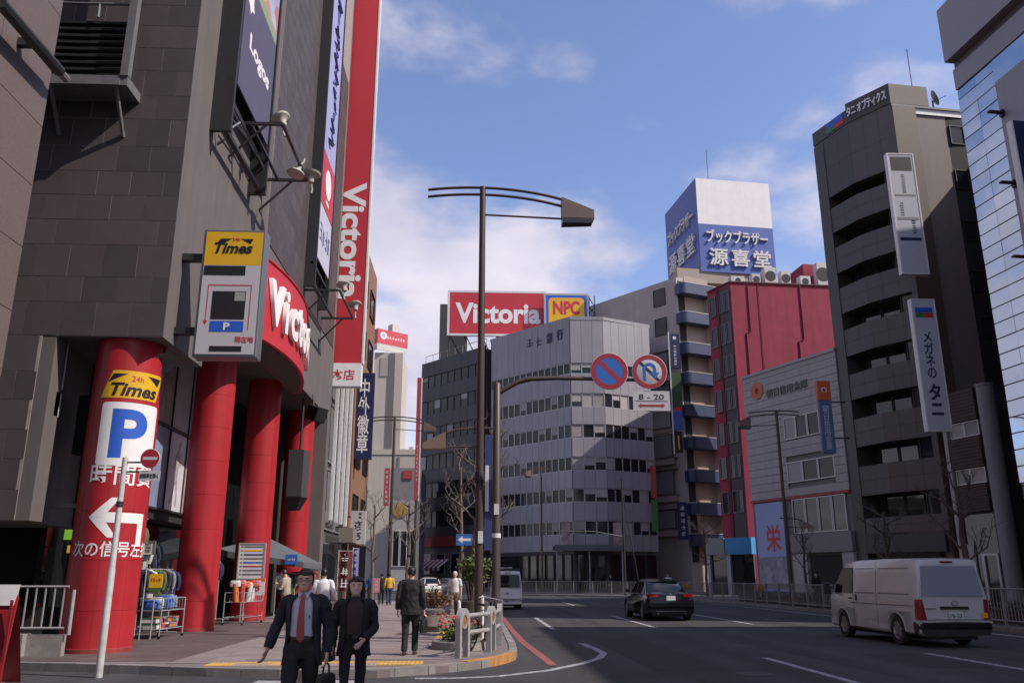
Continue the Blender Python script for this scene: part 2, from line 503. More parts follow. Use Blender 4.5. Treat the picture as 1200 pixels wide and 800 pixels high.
def pavement(name, line, back, m_top):
    """raised slab between a kerb line and the back polyline"""
    poly = line + back
    mb = MB(); mb.prism(poly, -0.02, 0.115)
    return structure(name, mb, [m_top])
pav_l = pavement('pavement', LK, [(-45,17)], M_JOINT)
def offset_line(pts, d):
    out = []
    for i, p in enumerate(pts):
        a = Vector(pts[max(i-1,0)]).to_3d(); b = Vector(pts[min(i+1,len(pts)-1)]).to_3d()
        t = (b-a).normalized(); out.append((p[0]+t.y*d, p[1]-t.x*d))
    return out
M_PAVR = mat('far_paving', (0.10, 0.085, 0.08), rough=0.85, var=0.2, vscale=1.5, bump=0.2, bscale=30)
pav_r = pavement('pavement', RK, [(-45,170),(90,170),(90,-30)], M_PAVR)
# near pavement where the photographer stands
near_pav = structure('pavement', MB().prism([(-45,-30),(3.5,-30),(3.5,1.2),(2.2,3.2),(0.5,4.0),(-45,4.4)], -0.02, 0.115), [M_JOINT])
CAM_GROUND = 0.0

# kerb stones, piece by piece, along the kerb lines that show
def kerb_run(line, parent, step=0.62, s0=0.0, s1=1e9, w=0.16, z1=0.135, m=M_KERB, name='kerb_stone', maxn=140):
    pts = [Vector((p[0], p[1], 0)) for p in line]
    pos = []; acc = 0.0
    for a, b in zip(pts, pts[1:]):
        L = (b-a).length; k = math.ceil((acc)/step)
        while k*step <= acc+L:
            s = k*step
            if s0 <= s <= s1: pos.append((a.lerp(b, (s-acc)/L)))
            k += 1
        acc += L
    for i in range(min(len(pos)-1, maxn)):
        a, b = pos[i], pos[i+1]; d = b-a
        me = unit_box(name, step-0.014, w, z1+0.02, m)
        Mx = T(a.lerp(b,0.5)) @ RZ(math.atan2(d.y, d.x)) @ T(0, -0.02, -0.02 + rnd.uniform(-0.003, 0.003))
        ob(name, me, m, parent, Mx)
kerb_run(LK[::-1], pav_l, s0=0, s1=0)  # (none on the hidden far end)
kerb_run(LK, pav_l, s0=36.0, s1=84.0)
kerb_run(RK[::-1], pav_r, step=0.9, s0=40, s1=152, maxn=160)
# orange painted kerb round the corner
for a, b in (((-0.1,15.42),(0.36,16.05)),((0.36,16.05),(0.62,16.62)),((0.62,16.62),(0.8,17.25))):
    d = Vector((b[0]-a[0], b[1]-a[1], 0)); L = d.length
    ob('kerb_paint', unit_box('kerb_paint', L-0.01, 0.165, 0.143, M_ORNG), M_ORNG, pav_l, T((a[0]+b[0])/2, (a[1]+b[1])/2, 0) @ RZ(math.atan2(d.y,d.x)) @ T(0,-0.024,0))

# paving slabs
def inside(p, poly):
    c = False; n = len(poly); j = n-1
    for i in range(n):
        if (poly[i][1] > p[1]) != (poly[j][1] > p[1]) and p[0] < (poly[j][0]-poly[i][0])*(p[1]-poly[i][1])/(poly[j][1]-poly[i][1])+poly[i][0]: c = not c
        j = i
    return c
pl = LK + [(-45,17)]
sl_me = unit_box('paving_slab', 0.594, 0.594, 0.02, M_SLAB)
tact = set()
n_sl = 0
for j in range(34):
    for i in range(10):
        x, y = -5.2 + 0.6*i, 14.9 + 0.6*j
        if not all(inside((x+a, y+b), pl) for a in (-0.03,0.78) for b in (-0.2,0.78)): continue
        if -4.5 < x < -0.9 and 15.2 <= y < 15.7: continue
        if n_sl >= 290: continue
        n_sl += 1
        ob('paving_slab', sl_me, M_SLAB, pav_l, T(x+0.3, y, 0.105 + rnd.uniform(-0.0015,0.0015)))
# the slabs run on beyond as one paved sheet
ob('paving_sheet', MB().add([(-5.2,33,0.121),(0.7,33,0.121),(0.65,36.5,0.121),(0.05,42,0.121),(-1.5,48,0.121),(-3.8,53.5,0.121),(-5.2,55.4,0.121)], [(0,1,2,3,4,5,6)]), M_SLAB, pav_l)['kind'] = 'stuff'
gr_me = unit_box('granite_slab', 0.594, 0.594, 0.02, M_GRAN)
for j in range(22):
    for i in range(8):
        x, y = -10.0 + 0.6*i, 15.95 + 0.6*j
        if x+0.3 > -5.2 or not inside((x+0.3,y-0.15), pl): continue
        ob('granite_slab', gr_me, M_GRAN, pav_l, T(x+0.3, y, 0.105 + rnd.uniform(-0.0015,0.0015)))
# yellow tactile paving: studs on each tile
tm = MB(); tm.box(-0.294/2, 0.294/2, 0, 0.294, 0, 0.02)
for a in range(4):
    for b in range(4):
        tm.lathe([(0.016,0.02),(0.011,0.026)], 6, M=T(-0.11+0.073*a, 0.037+0.073*b, 0))
tm = tm.mesh('tactile_tile'); tm.materials.append(M_TACT)
for i in range(12):
    for j in range(2):
        ob('tactile_tile', tm, M_TACT, pav_l, T(-4.3+0.3*i, 15.12+0.3*j - 0.05*(i < 3), 0.105))
for j in range(60):
    ob('tactile_tile', tm, M_TACT, pav_l, T(-0.75, 20.0+0.3*j, 0.112))

# ------------------------------------------------------------------ road markings
def marking(name, pts, m=M_LINE, z=0.004):
    ob(name, MB().add([(p[0],p[1],z) for p in pts], [tuple(range(len(pts)))]), m, bpy.data.objects['road'])
for X, spans in ((2.45, ((27.1,35.2),)), (5.75, ((13.0,17.5),(27.9,36.6),(50,57))), (9.45, ((12.2,18.35),(29.7,39.0),(49.5,56)))):
    for a, b in spans:
        marking('lane_dash', [(X-0.075,a),(X+0.075,a),(X+0.075,b),(X-0.075,b)])
def strip(name, pts, w, m=M_LINE, z=0.004):
    q = offset_line(pts, w/2); r_ = offset_line(pts, -w/2)
    mb = MB(); n = len(pts)
    mb.add([(p[0],p[1],z) for p in q] + [(p[0],p[1],z) for p in r_], [(i, i+1, n+i+1, n+i) for i in range(n-1)])
    ob(name, mb, m, bpy.data.objects['road'])
strip('stop_arc_line', [(-0.9,14.2),(-0.2,14.22),(0.4,14.45),(1.25,15.25),(2.0,16.45),(2.5,17.6),(2.72,18.6),(2.72,19.6),(2.6,21.4)], 0.16)
strip('red_edge_line', [(1.45,16.2),(1.22,22),(1.17,28),(1.17,40)], 0.17, M_REDL)
strip('edge_line', [(14.6,-5),(14.6,34),(14.7,46),(14.7,54),(14.2,59.6),(12.7,65),(9.7,70)], 0.15)
for i, x in enumerate((-7.25, -6.2, -5.15, -4.1, -3.05, -2.0, -0.95)):
    y1 = 13.95 if i in (0, 4, 5) else 13.5
    marking('zebra_stripe', [(x-0.24, 5.2), (x+0.24, 5.2), (x+0.24, y1), (x-0.24, y1+0.08)])
# manholes and patches
M_PATCH = mat('asphalt_patch', (0.025, 0.024, 0.027), rough=0.9, var=0.2, vscale=2, bump=0.3, bscale=80)
marking('asphalt_patch', [(3.1,15),(4.4,15.2),(4.3,23.5),(3.0,23.2)], M_PATCH, 0.0025)
rgc = random.Random(5)
for (x0, y0, x1, y1) in ((1.8,14.6,2.6,26),(6.9,14,6.4,24),(10.2,13.5,10.9,19),(12.6,27,12.2,40),(3.8,25,4.4,33),(7.4,27.5,8.6,29)):
    pts_ = []; n_ = 14                      # tarred cracks
    for k in range(n_+1):
        u = k/n_; pts_.append((x0+(x1-x0)*u+rgc.uniform(-.09,.09), y0+(y1-y0)*u))
    strip('tar_crack', pts_, 0.035, M_PATCH, 0.003)
marking('asphalt_patch', [(8.0,15.5),(9.2,15.5),(9.2,18.4),(8.0,18.3)], M_PATCH, 0.0025)
marking('asphalt_patch', [(11.6,30),(13.4,30.2),(13.3,36),(11.6,35.7)], M_PATCH, 0.0025)
marking('asphalt_patch', [(6.6,40),(8.8,40.2),(8.7,47),(6.5,46.8)], M_PATCH, 0.0025)
M_IRON = mat('cast_iron', (0.06,0.055,0.055), rough=0.6, metal=0.6, var=0.2)
for x, y in ((4.6,14.6),(7.7,26.0),(3.6,31.0),(12.0,17.0),(1.9,24.0)):
    ob('manhole_cover', MB().lathe([(0.31,0.0),(0.31,0.006),(0.27,0.006),(0.27,0.004),(0.0,0.004)], 24), M_IRON, bpy.data.objects['road'], T(x,y,0))
# ------------------------------------------------------------------ the tiled sports store on the corner
M_TILE = mat('grey_tile', (0.072, 0.056, 0.058), rough=0.62, rndv=0.16, var=0.10, vscale=2.5, bump=0.06, bscale=60)
M_GROUT = mat('tile_joint', (0.30, 0.26, 0.25), rough=0.9, var=0.2, vscale=6)
M_CONC = mat('smooth_render', (0.125, 0.108, 0.106), rough=0.8, var=0.08, vscale=1.2, streak=0.10, bump=0.05, bscale=30)
M_RED = mat('red_tile_column', (0.38, 0.021, 0.029), rough=0.42, var=0.10, vscale=1.3, spec=0.4, streak=0.10, bump=0.04, bscale=9)
M_REDS = mat('red_sign', (0.50, 0.030, 0.042), rough=0.45, var=0.05, vscale=0.8)
M_WHITE = mat('white_print', (0.78, 0.76, 0.76), rough=0.5, var=0.05, vscale=4)
M_WPAINT = mat('white_paint', (0.66, 0.64, 0.63), rough=0.5, var=0.10, vscale=5)
M_STEEL = mat('grey_steel', (0.20, 0.19, 0.20), rough=0.5, metal=0.3, var=0.15, vscale=6)
M_DSTEEL = mat('dark_steel', (0.035, 0.032, 0.033), rough=0.5, metal=0.3, var=0.15, vscale=6)
M_DARK = mat('shaded_interior', (0.018, 0.016, 0.017), rough=0.8)  # near-black colour standing in for shade inside recesses and passages
M_SOFF = mat('soffit', (0.09, 0.07, 0.065), rough=0.8, var=0.1)
M_GLASS_D = glass_mat('dark_glass', (0.016, 0.017, 0.02))
M_BLUE = mat('sign_blue', (0.02, 0.10, 0.50), rough=0.5)
M_NAVY = mat('sign_navy', (0.012, 0.016, 0.075), rough=0.5)
M_YEL = mat('sign_yellow', (0.70, 0.40, 0.012), rough=0.5, var=0.04)
M_BLACK = mat('black_print', (0.012, 0.011, 0.012), rough=0.5)
M_REDP = mat('red_print', (0.50, 0.03, 0.05), rough=0.5)
M_CREAM = mat('lamp_cream', (0.42, 0.39, 0.34), rough=0.55, var=0.12, vscale=9)

VX, VY, VE = -6.55, 17.3, 38.0
vic = thing('tiled_store_building', 'grey tiled corner store with red columns under its overhang and red curved canopy', 'building', (VX, VY, 0))
mb = MB()
mb.box(-20, VX, VY, VE, 8.4, 34)                       # upper storeys
mb.box(-20, VX, VY, 19.9, 6.36, 8.4)                   # corner block over the recess
mb.box(-20, -9.0, VY, 19.9, 2.6, 6.36)                 # wall beside the opening
mb.box(-20, -9.75, 21.6, VE, 0.1, 8.4)                 # recessed wall
mb.box(-20, -9.75, 19.9, 21.6, 2.7, 8.4)
mb.box(-9.75, VX, 37.3, VE, 0.1, 8.4)
ob('wall', mb, M_CONC, vic, I4)
# dark glazing inside the recess, and the soffit
mb = MB(); mb.box(-9.0, -8.3, 19.72, 19.9, 0.12, 6.34); mb.box(-9.74, -9.6, 19.9, 37.3, 0.12, 8.38)
ob('shop_window', mb, M_GLASS_D, vic, I4)
ob('soffit', MB().box(-9.73, VX+0.01, 19.92, 37.28, 8.385, 8.399), M_SOFF, vic, I4)

# facade tiles, row by row (the rows differ slightly in height, as measured)
WF = Wall((-20, VY), (VX, VY))
row_z = [2.6,3.2,3.8,4.4,5.0,5.6,6.37,7.1,7.66,8.39,8.97,9.55,10.13,10.74,11.42,12.02,12.66,13.26,13.85,14.41,15.0,15.6,16.2,16.8]
tw = 0.715
def tile_obj(w, h, M):
    me = unit_box('tile', w, 0.025, h, M_TILE); ob('tile', me, M_TILE, vic, M)
ob('tile_backing', MB().box(-12.5,VX-0.003,VY-0.021,VY,6.36,17).box(-12.5,-9.003,VY-0.021,VY,2.6,6.36), M_GROUT, vic, I4)
for r_, (z0, z1) in enumerate(zip(row_z, row_z[1:])):
    off = tw/2 if r_ % 2 else 0.0
    x = VX + off
    xmax = VX if z0 >= 6.3 else -9.0
    while x > -11.9:
        a, b = max(x-tw, -12.4), min(x, xmax)
        x -= tw
        if b - a < 0.06: continue
        tile_obj(round(b-a-0.018, 3), round(z1-z0-0.016, 3), T((a+b)/2, VY-0.028 + rnd.uniform(-0.002,0.002), z0+0.008))
# tiles of the street side: set in from the smooth corner strip
WS = Wall((VX, VY), (VX, VE))
ob('tile_backing', MB().box(VX, VX+0.021, 24.6, 37.6, 11.6, 33), M_GROUT, vic, I4)
z = 11.6; k = 0
while z < 31:
    h = 0.62
    y = 24.62 - (0.36 if k % 2 else 0)
    while y < 37.5:
        a, b = max(y, 24.62), min(y+0.72, 37.5); y += 0.72
        if b-a < 0.1 or z > 25: continue
        ob('street_tile', unit_box('street_tile', round(b-a-0.018,3), 0.02, h-0.016, M_TILE), M_TILE, vic, T(VX+0.026, (a+b)/2, z) @ RZ(R(90)))
    z += h; k += 1
# bright metal edge on the corner
ob('corner_trim', MB().box(VX-0.006, VX+0.012, VY-0.03, VY-0.012, 6.36, 33), M_STEEL, vic, I4)
ob('reveal', MB().box(-9.0, -8.72, VY-0.01, VY+0.5, 2.6, 6.35), M_CONC, vic, I4)
# columns: faint rings where the cladding drums meet
def column(cx, cy, h, r=0.68):
    prof = [(r,0.1)]
    z = 0.9
    while z < h-0.3:
        prof += [(r, z-0.008), (r-0.006, z-0.006), (r-0.006, z+0.006), (r, z+0.008)]; z += 0.95
    prof.append((r, h))
    c_ = ob('red_column', MB().lathe(prof, 48), M_RED, vic, T(cx, cy, 0))
    sm_ = MB()
    for k in range(8):       # upright joints between the curved panels
        a = 2*math.pi*(k+0.3)/8; sm_.box(r-0.004, r+0.0015, -0.004, 0.004, 0.12, h-0.02, M=RZ(a))
    ob('panel_joint', sm_, mat('column_joint', (0.22,0.014,0.018), rough=0.7), c_, T(cx, cy, 0))
    ob('base_ring', MB().lathe([(r+0.012,0.1),(r+0.012,0.2),(r,0.21)], 48), mat('column_base', (0.24,0.03,0.03), rough=0.7, var=0.3, vscale=6), c_, T(cx, cy, 0))
    return c_
COLS = [(-7.46, 18.05, 6.37), (-7.66, 24.7, 8.39, 0.56), (-7.66, 30.5, 8.39, 0.58), (-7.5, 36.3, 8.39, 0.58)]
cols = [column(*c) for c in COLS]
cols[0]['label'] = 'red column printed with the parking sign and arrow'
# curved print on column 1: wrap a flat shape round the drum, facing the camera
c1 = Vector((COLS[0][0], COLS[0][1], 0))
face = math.atan2(-c1.y, -c1.x) + R(5.5)
def wrap_mesh(me, r, zc, a0):
    for v in me.vertices:
        a = a0 + v.co.x / r
        rr = r + 0.006 - v.co.y*0.4
        v.co = (rr*math.cos(a), rr*math.sin(a), zc + v.co.z)
    return me
def wrap_grid(name, pts, m, zc, out=0.004, dx=0.0):
    """shape outline (x,z) cut into narrow vertical strips so that it bends"""
    bm = bmesh.new()
    vs = [bm.verts.new((p[0], 0, p[1])) for p in pts]
    bmesh.ops.triangulate(bm, faces=[bm.faces.new(vs)])
    xs = [p[0] for p in pts]; x = min(xs) + 0.06
    while x < max(xs):
        g = bm.verts[:] + bm.edges[:] + bm.faces[:]
        bmesh.ops.bisect_plane(bm, geom=g, plane_co=(x,0,0), plane_no=(1,0,0)); x += 0.06
    me = bpy.data.meshes.new(name); bm.to_mesh(me); bm.free()
    for v in me.vertices:
        a = face + (v.co.x + dx)/0.68
        v.co = ((0.68+out)*math.cos(a), (0.68+out)*math.sin(a), zc + v.co.z)
    me.materials.append(m)
    return ob(name, me, m, cols[0], T(c1))
def wrap_text(s, W, H, m, zc, bold=0.0, shear=0.0, out=0.008, dx=0.0):
    me = text_mesh(s, 1.0, bold, 0.01, shear).copy()
    sx, sz = W/me['w'], H/me['h']
    bm = bmesh.new(); bm.from_mesh(me)
    bmesh.ops.delete(bm, geom=[f for f in bm.faces if f.calc_center_median().z < 0.009], context='FACES')
    x = -W/2 + 0.06
    while x < W/2:
        g = bm.verts[:] + bm.edges[:] + bm.faces[:]
        bmesh.ops.bisect_plane(bm, geom=g, plane_co=(x/sx,0,0), plane_no=(1,0,0)); x += 0.06
    bm.to_mesh(me); bm.free()
    for v in me.vertices:
        a = face + (v.co.x*sx + dx)/0.68
        v.co = ((0.68+out)*math.cos(a), (0.68+out)*math.sin(a), zc + v.co.y*sz)
    me.materials.clear(); me.materials.append(m)
    return ob('lettering', me, m, cols[0], T(c1))
def zc1(py): return PY(140, py, 17.5).z
wrap_grid('logo_plate', [(-0.70,-0.29),(0.50,-0.29),(0.70,0.29),(-0.48,0.29)], M_YEL, zc1(451), dx=0.10)
wrap_grid('logo_bar', [(-0.56,0.04),(-0.18,0.22),(-0.46,0.22)], M_BLACK, zc1(451), 0.008, dx=0.1)
wrap_grid('logo_bar', [(0.50,0.04),(0.60,0.22),(0.22,0.22)], M_BLACK, zc1(451), 0.008, dx=0.1)
wrap_text('Times', 0.98, 0.28, M_BLACK, zc1(457), bold=0.03, shear=0.25, dx=0.10)
wrap_text('24h', 0.24, 0.12, M_REDP, zc1(444), bold=0.01, out=0.009, dx=0.12)
wrap_grid('parking_plate', round_rect(-0.62,0.62,-0.66,0.64,0.08), M_WHITE, zc1(508), dx=0.1)
wrap_text('P', 0.72, 1.0, M_BLUE, zc1(508), bold=0.035, dx=0.08)
wrap_text('時間貸', 1.36, 0.42, M_WHITE, zc1(556), bold=0.012, dx=0.1)
for pc in ([(-0.62,0.03),(-0.34,0.03),(-0.06,0.42),(-0.22,0.42)], [(-0.62,0.028),(-0.22,-0.36),(-0.06,-0.36),(-0.34,0.028)], [(-0.40,-0.07),(0.52,-0.07),(0.52,0.13),(-0.40,0.13)], [(0.36,-0.5),(0.52,-0.5),(0.52,-0.072),(0.36,-0.072)]):
    wrap_grid('arrow', pc, M_WHITE, zc1(608), 0.004 + 0.0006*len(cols[0].children)%0.002, dx=0.12)
wrap_text('次の信号左折', 1.75, 0.30, M_WHITE, zc1(643), bold=0.012, dx=0.08)

# curved red canopy with its letters
arc = []
CY0, CY1, BUL = 22.4, 31.1, 0.70
Rr = ((CY1-CY0)**2/4 + BUL**2)/(2*BUL); cxx = VX + BUL - Rr; cym = (CY0+CY1)/2
half = math.asin((CY1-CY0)/2/Rr)
NA = 40
for k in range(NA+1):
    a = -half + 2*half*k/NA
    arc.append((cxx + Rr*math.cos(a), cym + Rr*math.sin(a)))
canopy_base = arc
mb = MB(); mb.prism([(VX-0.3, CY0)] + arc + [(VX-0.3, CY1)], 8.12, 10.6)
ob('canopy', mb, M_REDS, vic, I4)
ob('canopy_soffit', MB().prism([(VX-0.25, CY0+0.2)] + [(x-0.08, y) for x, y in arc[1:-1]] + [(VX-0.25, CY1-0.2)], 8.09, 8.116), M_SOFF, vic, I4)
ob('canopy_edge', MB().tube([(x+0.01, y, 8.15) for x, y in arc], 0.035, 6).tube([(x+0.01, y, 10.58) for x, y in arc], 0.04, 6), M_REDS, vic, I4)
for i, ch in enumerate('Victoria'):
    a = -half + 2*half*(0.225 + 0.09*i)
    p = Vector((cxx + (Rr+0.02)*math.cos(a), cym + (Rr+0.02)*math.sin(a), 9.36 + (0.0 if ch in 'Vti' else -0.13)))
    me = text_mesh(ch, 1.0, 0.03, 0.01)
    hh = {'V':1.35, 't':1.25, 'i':1.35}.get(ch, 1.02); ww = {'V':1.05,'i':0.27,'t':0.58,'r':0.55}.get(ch, 0.80)
    Mx = T(p) @ RZ(a + R(90))
    o = lettering(ch, ww, hh, M_WHITE, vic, Mx, name='letter', bold=0.034, extrude=0.12)
# poster glazing over the shop entrance
M_PAN = [mat('poster_grey', (0.42,0.42,0.46), rough=0.35, var=0.15, vscale=0.6), mat('poster_blue', (0.24,0.30,0.44), rough=0.35, var=0.3, vscale=0.7),
         mat('poster_pale', (0.62,0.60,0.64), rough=0.35, var=0.2, vscale=0.8), mat('poster_tan', (0.40,0.32,0.30), rough=0.35, var=0.35, vscale=0.9)]
M_FIG = mat('poster_figure', (0.07,0.045,0.045), rough=0.5, var=0.4, vscale=5)
M_FIG2 = mat('poster_figure_light', (0.36,0.30,0.30), rough=0.5, var=0.4, vscale=5)
M_FIGB = mat('poster_figure_blue', (0.03,0.05,0.16), rough=0.5, var=0.4, vscale=5)
ys = [21.6, 23.4, 25.1, 26.6, 28.2, 30.6]
WP = Wall((-9.0, 21.6), (-9.0, 30.6))
def silhouette(cx, z0, h, lean, arm):
    """running figure, head down to feet, as one outline"""
    P = [(-.02,1),(.04,1.0),(.07,.96),(.06,.9),(.03,.87),(.1,.82),(.17,.7+arm),(.24,.64+arm),(.2,.6+arm),(.12,.66),(.1,.5),(.14,.34),(.22,.2),(.24,.02),(.16,.02),(.13,.18),(.05,.32),(-.02,.36),(-.06,.2),(-.16,.06),(-.22,.02),(-.26,.08),(-.16,.14),(-.1,.3),(-.08,.5),(-.14,.66),(-.2,.56),(-.25,.58),(-.2,.74),(-.12,.82),(-.04,.86),(-.06,.93)]
    return [(cx + (x + lean*z)*h*0.62, z0 + z*h) for x, z in P]
for i, (a, b) in enumerate(zip(ys, ys[1:])):
    for j, (z0, z1) in enumerate(((3.42, 5.72), (5.8, 8.3))):
        m = M_PAN[(i + 2*j) % 4]
        pn = ob('poster_panel', MB().box(a-21.6+0.02, b-21.6-0.02, -0.03, 0.02, z0, z1-0.02), m, vic, WP.M)
        cxp = (a+b)/2-21.6
        if (i + j) % 2 == 0 or i == 3:
            lamina(silhouette(cxp, z0+0.1, z1-z0-0.3, rnd.uniform(-.1,.2), rnd.uniform(-.05,.15)), (M_FIG, M_FIGB, M_FIG2)[(i+j) % 3], 'figure_print', pn, WP.m(0, -0.032, 0))
        if i == 4 and j == 1:
            lettering('asics', 0.8, 0.32, M_NAVY, pn, WP.m(cxp+0.1, -0.034, 6.9), bold=0.02, shear=0.2)
mb = MB()
for a in ys: mb.box(a-21.6-0.02, a-21.6+0.02, -0.07, 0.0, 3.4, 8.3)
mb.box(0, 9, -0.07, 0.0, 5.71, 5.81); mb.box(0, 9, -0.07, 0, 3.36, 3.42)
ob('glazing_bar', mb, M_DSTEEL, vic, WP.M)
ob('lintel_box', MB().box(-9.7, -9.02, 21.5, 31, 3.1, 8.35), M_DARK, vic, I4)
# inside the recess by the opening: hanging black panel, transom, steps
ob('hanging_panel', MB().box(-8.75, -7.75, 18.7, 19.0, 4.1, 5.4), M_BLACK, vic, I4)
ob('panel_edge', MB().box(-7.76, -7.73, 18.66, 18.69, 4.1, 5.4), M_WPAINT, vic, I4)
ob('transom', MB().box(-9.0, -7.9, 18.2, 18.34, 2.92, 3.0), M_STEEL, vic, I4)
ob('electric_box', MB().box(-8.99, -8.72, 17.62, 17.86, 4.75, 5.25), M_WPAINT, vic, I4)
ob('passage_wall', MB().box(-20,-9.0,21.3,21.58,0.1,2.7).box(-20,-9.05,19.88,19.95,0.1,0.9), M_DARK, vic, I4)  # walls coloured near-black for the shade inside the passage
ob('conduit', MB().tube([(-8.66,17.7,6.3),(-8.66,17.7,5.3)], 0.02, 6), M_STEEL, vic, I4)
ob('low_wall', MB().box(-14, -8.25, 16.75, 17.05, 0.1, 0.52).box(-8.25,-7.6,16.9,17.05,0.1,0.5), M_KERB, vic, I4)

# ------------------------------------------------------------------ things on its walls
def floodlight(name_parent, loc, aim, s=1.0):
    """cream bell-shaped floodlight on a short stalk"""
    d = Vector(aim).normalized()
    q = d.to_track_quat('Z', 'Y').to_matrix().to_4x4()
    t = thing('floodlight', name_parent[0], 'floodlight', loc, 0, name_parent[1])
    ob('lamp_shade', MB().lathe([(0.05,-0.30),(0.09,-0.27),(0.10,-0.14),(0.15,-0.05),(0.25,0.0),(0.27,0.05),(0.25,0.06),(0.0,0.07)], 18), M_CREAM, t, T(*loc) @ q @ Matrix.Scale(s,4))
    ob('bracket', MB().tube([(0,0,-0.25),(0,-0.1,-0.45),(0,-0.1,-0.6)], 0.03, 6), M_CREAM, t, T(*loc) @ q @ Matrix.Scale(s,4))
    return t
# framed banner of the outdoor brand
ban = thing('framed_banner', 'tall framed banner with white logo on dark purple below a colourful picture', 'banner', (VX+0.5, 19.2, 12.5))
def banner_tex():
    m = bpy.data.materials.new('banner_picture'); m.use_nodes = True
    nt = m.node_tree; b = nt.nodes['Principled BSDF']; b.inputs['Roughness'].default_value = 0.6
    g = nt.nodes.new('ShaderNodeTexCoord')
    n = nt.nodes.new('ShaderNodeTexVoronoi'); n.inputs['Scale'].default_value = 1.6
    nt.links.new(g.outputs['Object'], n.inputs['Vector'])
    r = nt.nodes.new('ShaderNodeValToRGB'); r.color_ramp.interpolation = 'LINEAR'
    els = r.color_ramp.elements
    els[0].color = (0.05,0.10,0.35,1); els[1].color = (0.5,0.1,0.2,1)
    for p, c in ((0.25,(0.14,0.36,0.60,1)),(0.45,(0.55,0.5,0.55,1)),(0.62,(0.45,0.08,0.14,1)),(0.8,(0.55,0.42,0.12,1))):
        e = els.new(p); e.color = c
    nt.links.new(n.outputs['Color'], r.inputs[0]); nt.links.new(r.outputs[0], b.inputs['Base Color'])
    return m
M_PIC = banner_tex()
M_BPUR = mat('banner_purple', (0.085,0.075,0.125), rough=0.6, var=0.06)
M_LIME = mat('banner_lime', (0.26,0.30,0.20), rough=0.6)
bx = VX + 0.45
WB = Wall((bx, 18.9), (bx, 22.6))
s0, zb0 = WB.at(277, 104); s1, zb1 = WB.at(313, 165)
zb = (zb0+zb1)/2
ob('banner_sheet', MB().box(s0, s1, -0.02, 0.02, zb, zb+3.3), M_BPUR, ban, WB.M)
ob('banner_sheet', MB().box(s0, s1, -0.02, 0.02, zb+3.65, zb+13), M_PIC, ban, WB.M)
ob('banner_stripe', MB().box(s0, s1, -0.02, 0.02, zb+3.3, zb+3.65), M_LIME, ban, WB.M)
lettering('Logos', (s1-s0)*0.66, 0.62, M_WHITE, ban, WB.m((s0+s1)/2+0.12, -0.022, zb+1.65), bold=0.03)
ob('leaf_mark', MB().prism([(0.36*math.sin(2*math.pi*k/10)*(1 if k % 2 else 0.6), 0.36*math.cos(2*math.pi*k/10)*(1 if k % 2 else 0.6)) for k in range(10)], 0, 0.004, M=RX(R(90))), M_WHITE, ban, WB.m(s0+0.5, -0.021, zb+2.75))
fr = MB()
for s in (s0-0.32, s1+0.06): fr.box(s, s+0.12, -0.06, 0.5, zb-1.5, zb+13)
for zz in (zb-1.45, zb-0.6, zb+3.4, zb+7.6): fr.box(s0-0.3, s1+0.2, 0.06, 0.16, zz, zz+0.1)
ob('frame', fr, M_DSTEEL, ban, WB.M)
br = MB()
for k in range(5): br.tube([(s0+0.2, 0.1, zb-1.4+0.25*k), (s0-0.2+0.9*k, 0.05, zb-0.7)], 0.03, 5)
ob('bracing', br, M_STEEL, ban, WB.M)
# lamp rack under it
def lamp_rack(label, y0, y1, z, x0=VX, out=1.35):
    t = thing('lamp_rack', label, 'lamp rack', (x0, y0, z))
    f = MB()
    for y in (y0, y1): f.box(x0, x0+out, y-0.04, y+0.04, z-0.04, z+0.04); f.tube([(x0,y,z-1.0),(x0+out*0.7,y,z)], 0.035, 6)
    for x in (x0+0.5, x0+out): f.box(x-0.04, x+0.04, y0, y1, z-0.035, z+0.035)
    ob('frame', f, M_DSTEEL, t, I4)
    return t
r1 = lamp_rack('steel lamp bracket below the dark purple banner', 20.3, 23.6, 13.1)
r2 = lamp_rack('steel lamp bracket below the pale lavender banner', 30.6, 34.2, 12.0)
fl = 'lamps lighting the wall banners'
for (x, y, z, aim, lb) in ((VX+1.1, 21.0, 13.25+0.4, (-0.5,0.2,1), 'cream floodlight on the bracket tucked under the purple banner edge'),
                       (VX+1.25, 22.6, 12.85, (-0.2,-0.2,-1), 'cream floodlight hanging face down from the purple banner bracket'),
                       (VX+1.5, 23.6, 13.3, (0.1,0.1,1), 'cream floodlight turned upward at the outer end of the purple banner bracket'),
                       (VX+1.35, 31.3, 12.45, (-0.3,0.2,1), 'cream floodlight upright on the bracket under the lavender banner, before the red sign'),
                       (VX+1.5, 33.6, 12.4, (-0.2,0.3,1), 'cream floodlight at the outer end of the lavender banner bracket')):
    floodlight((lb, fl), (x, y, z), aim, 1.0)
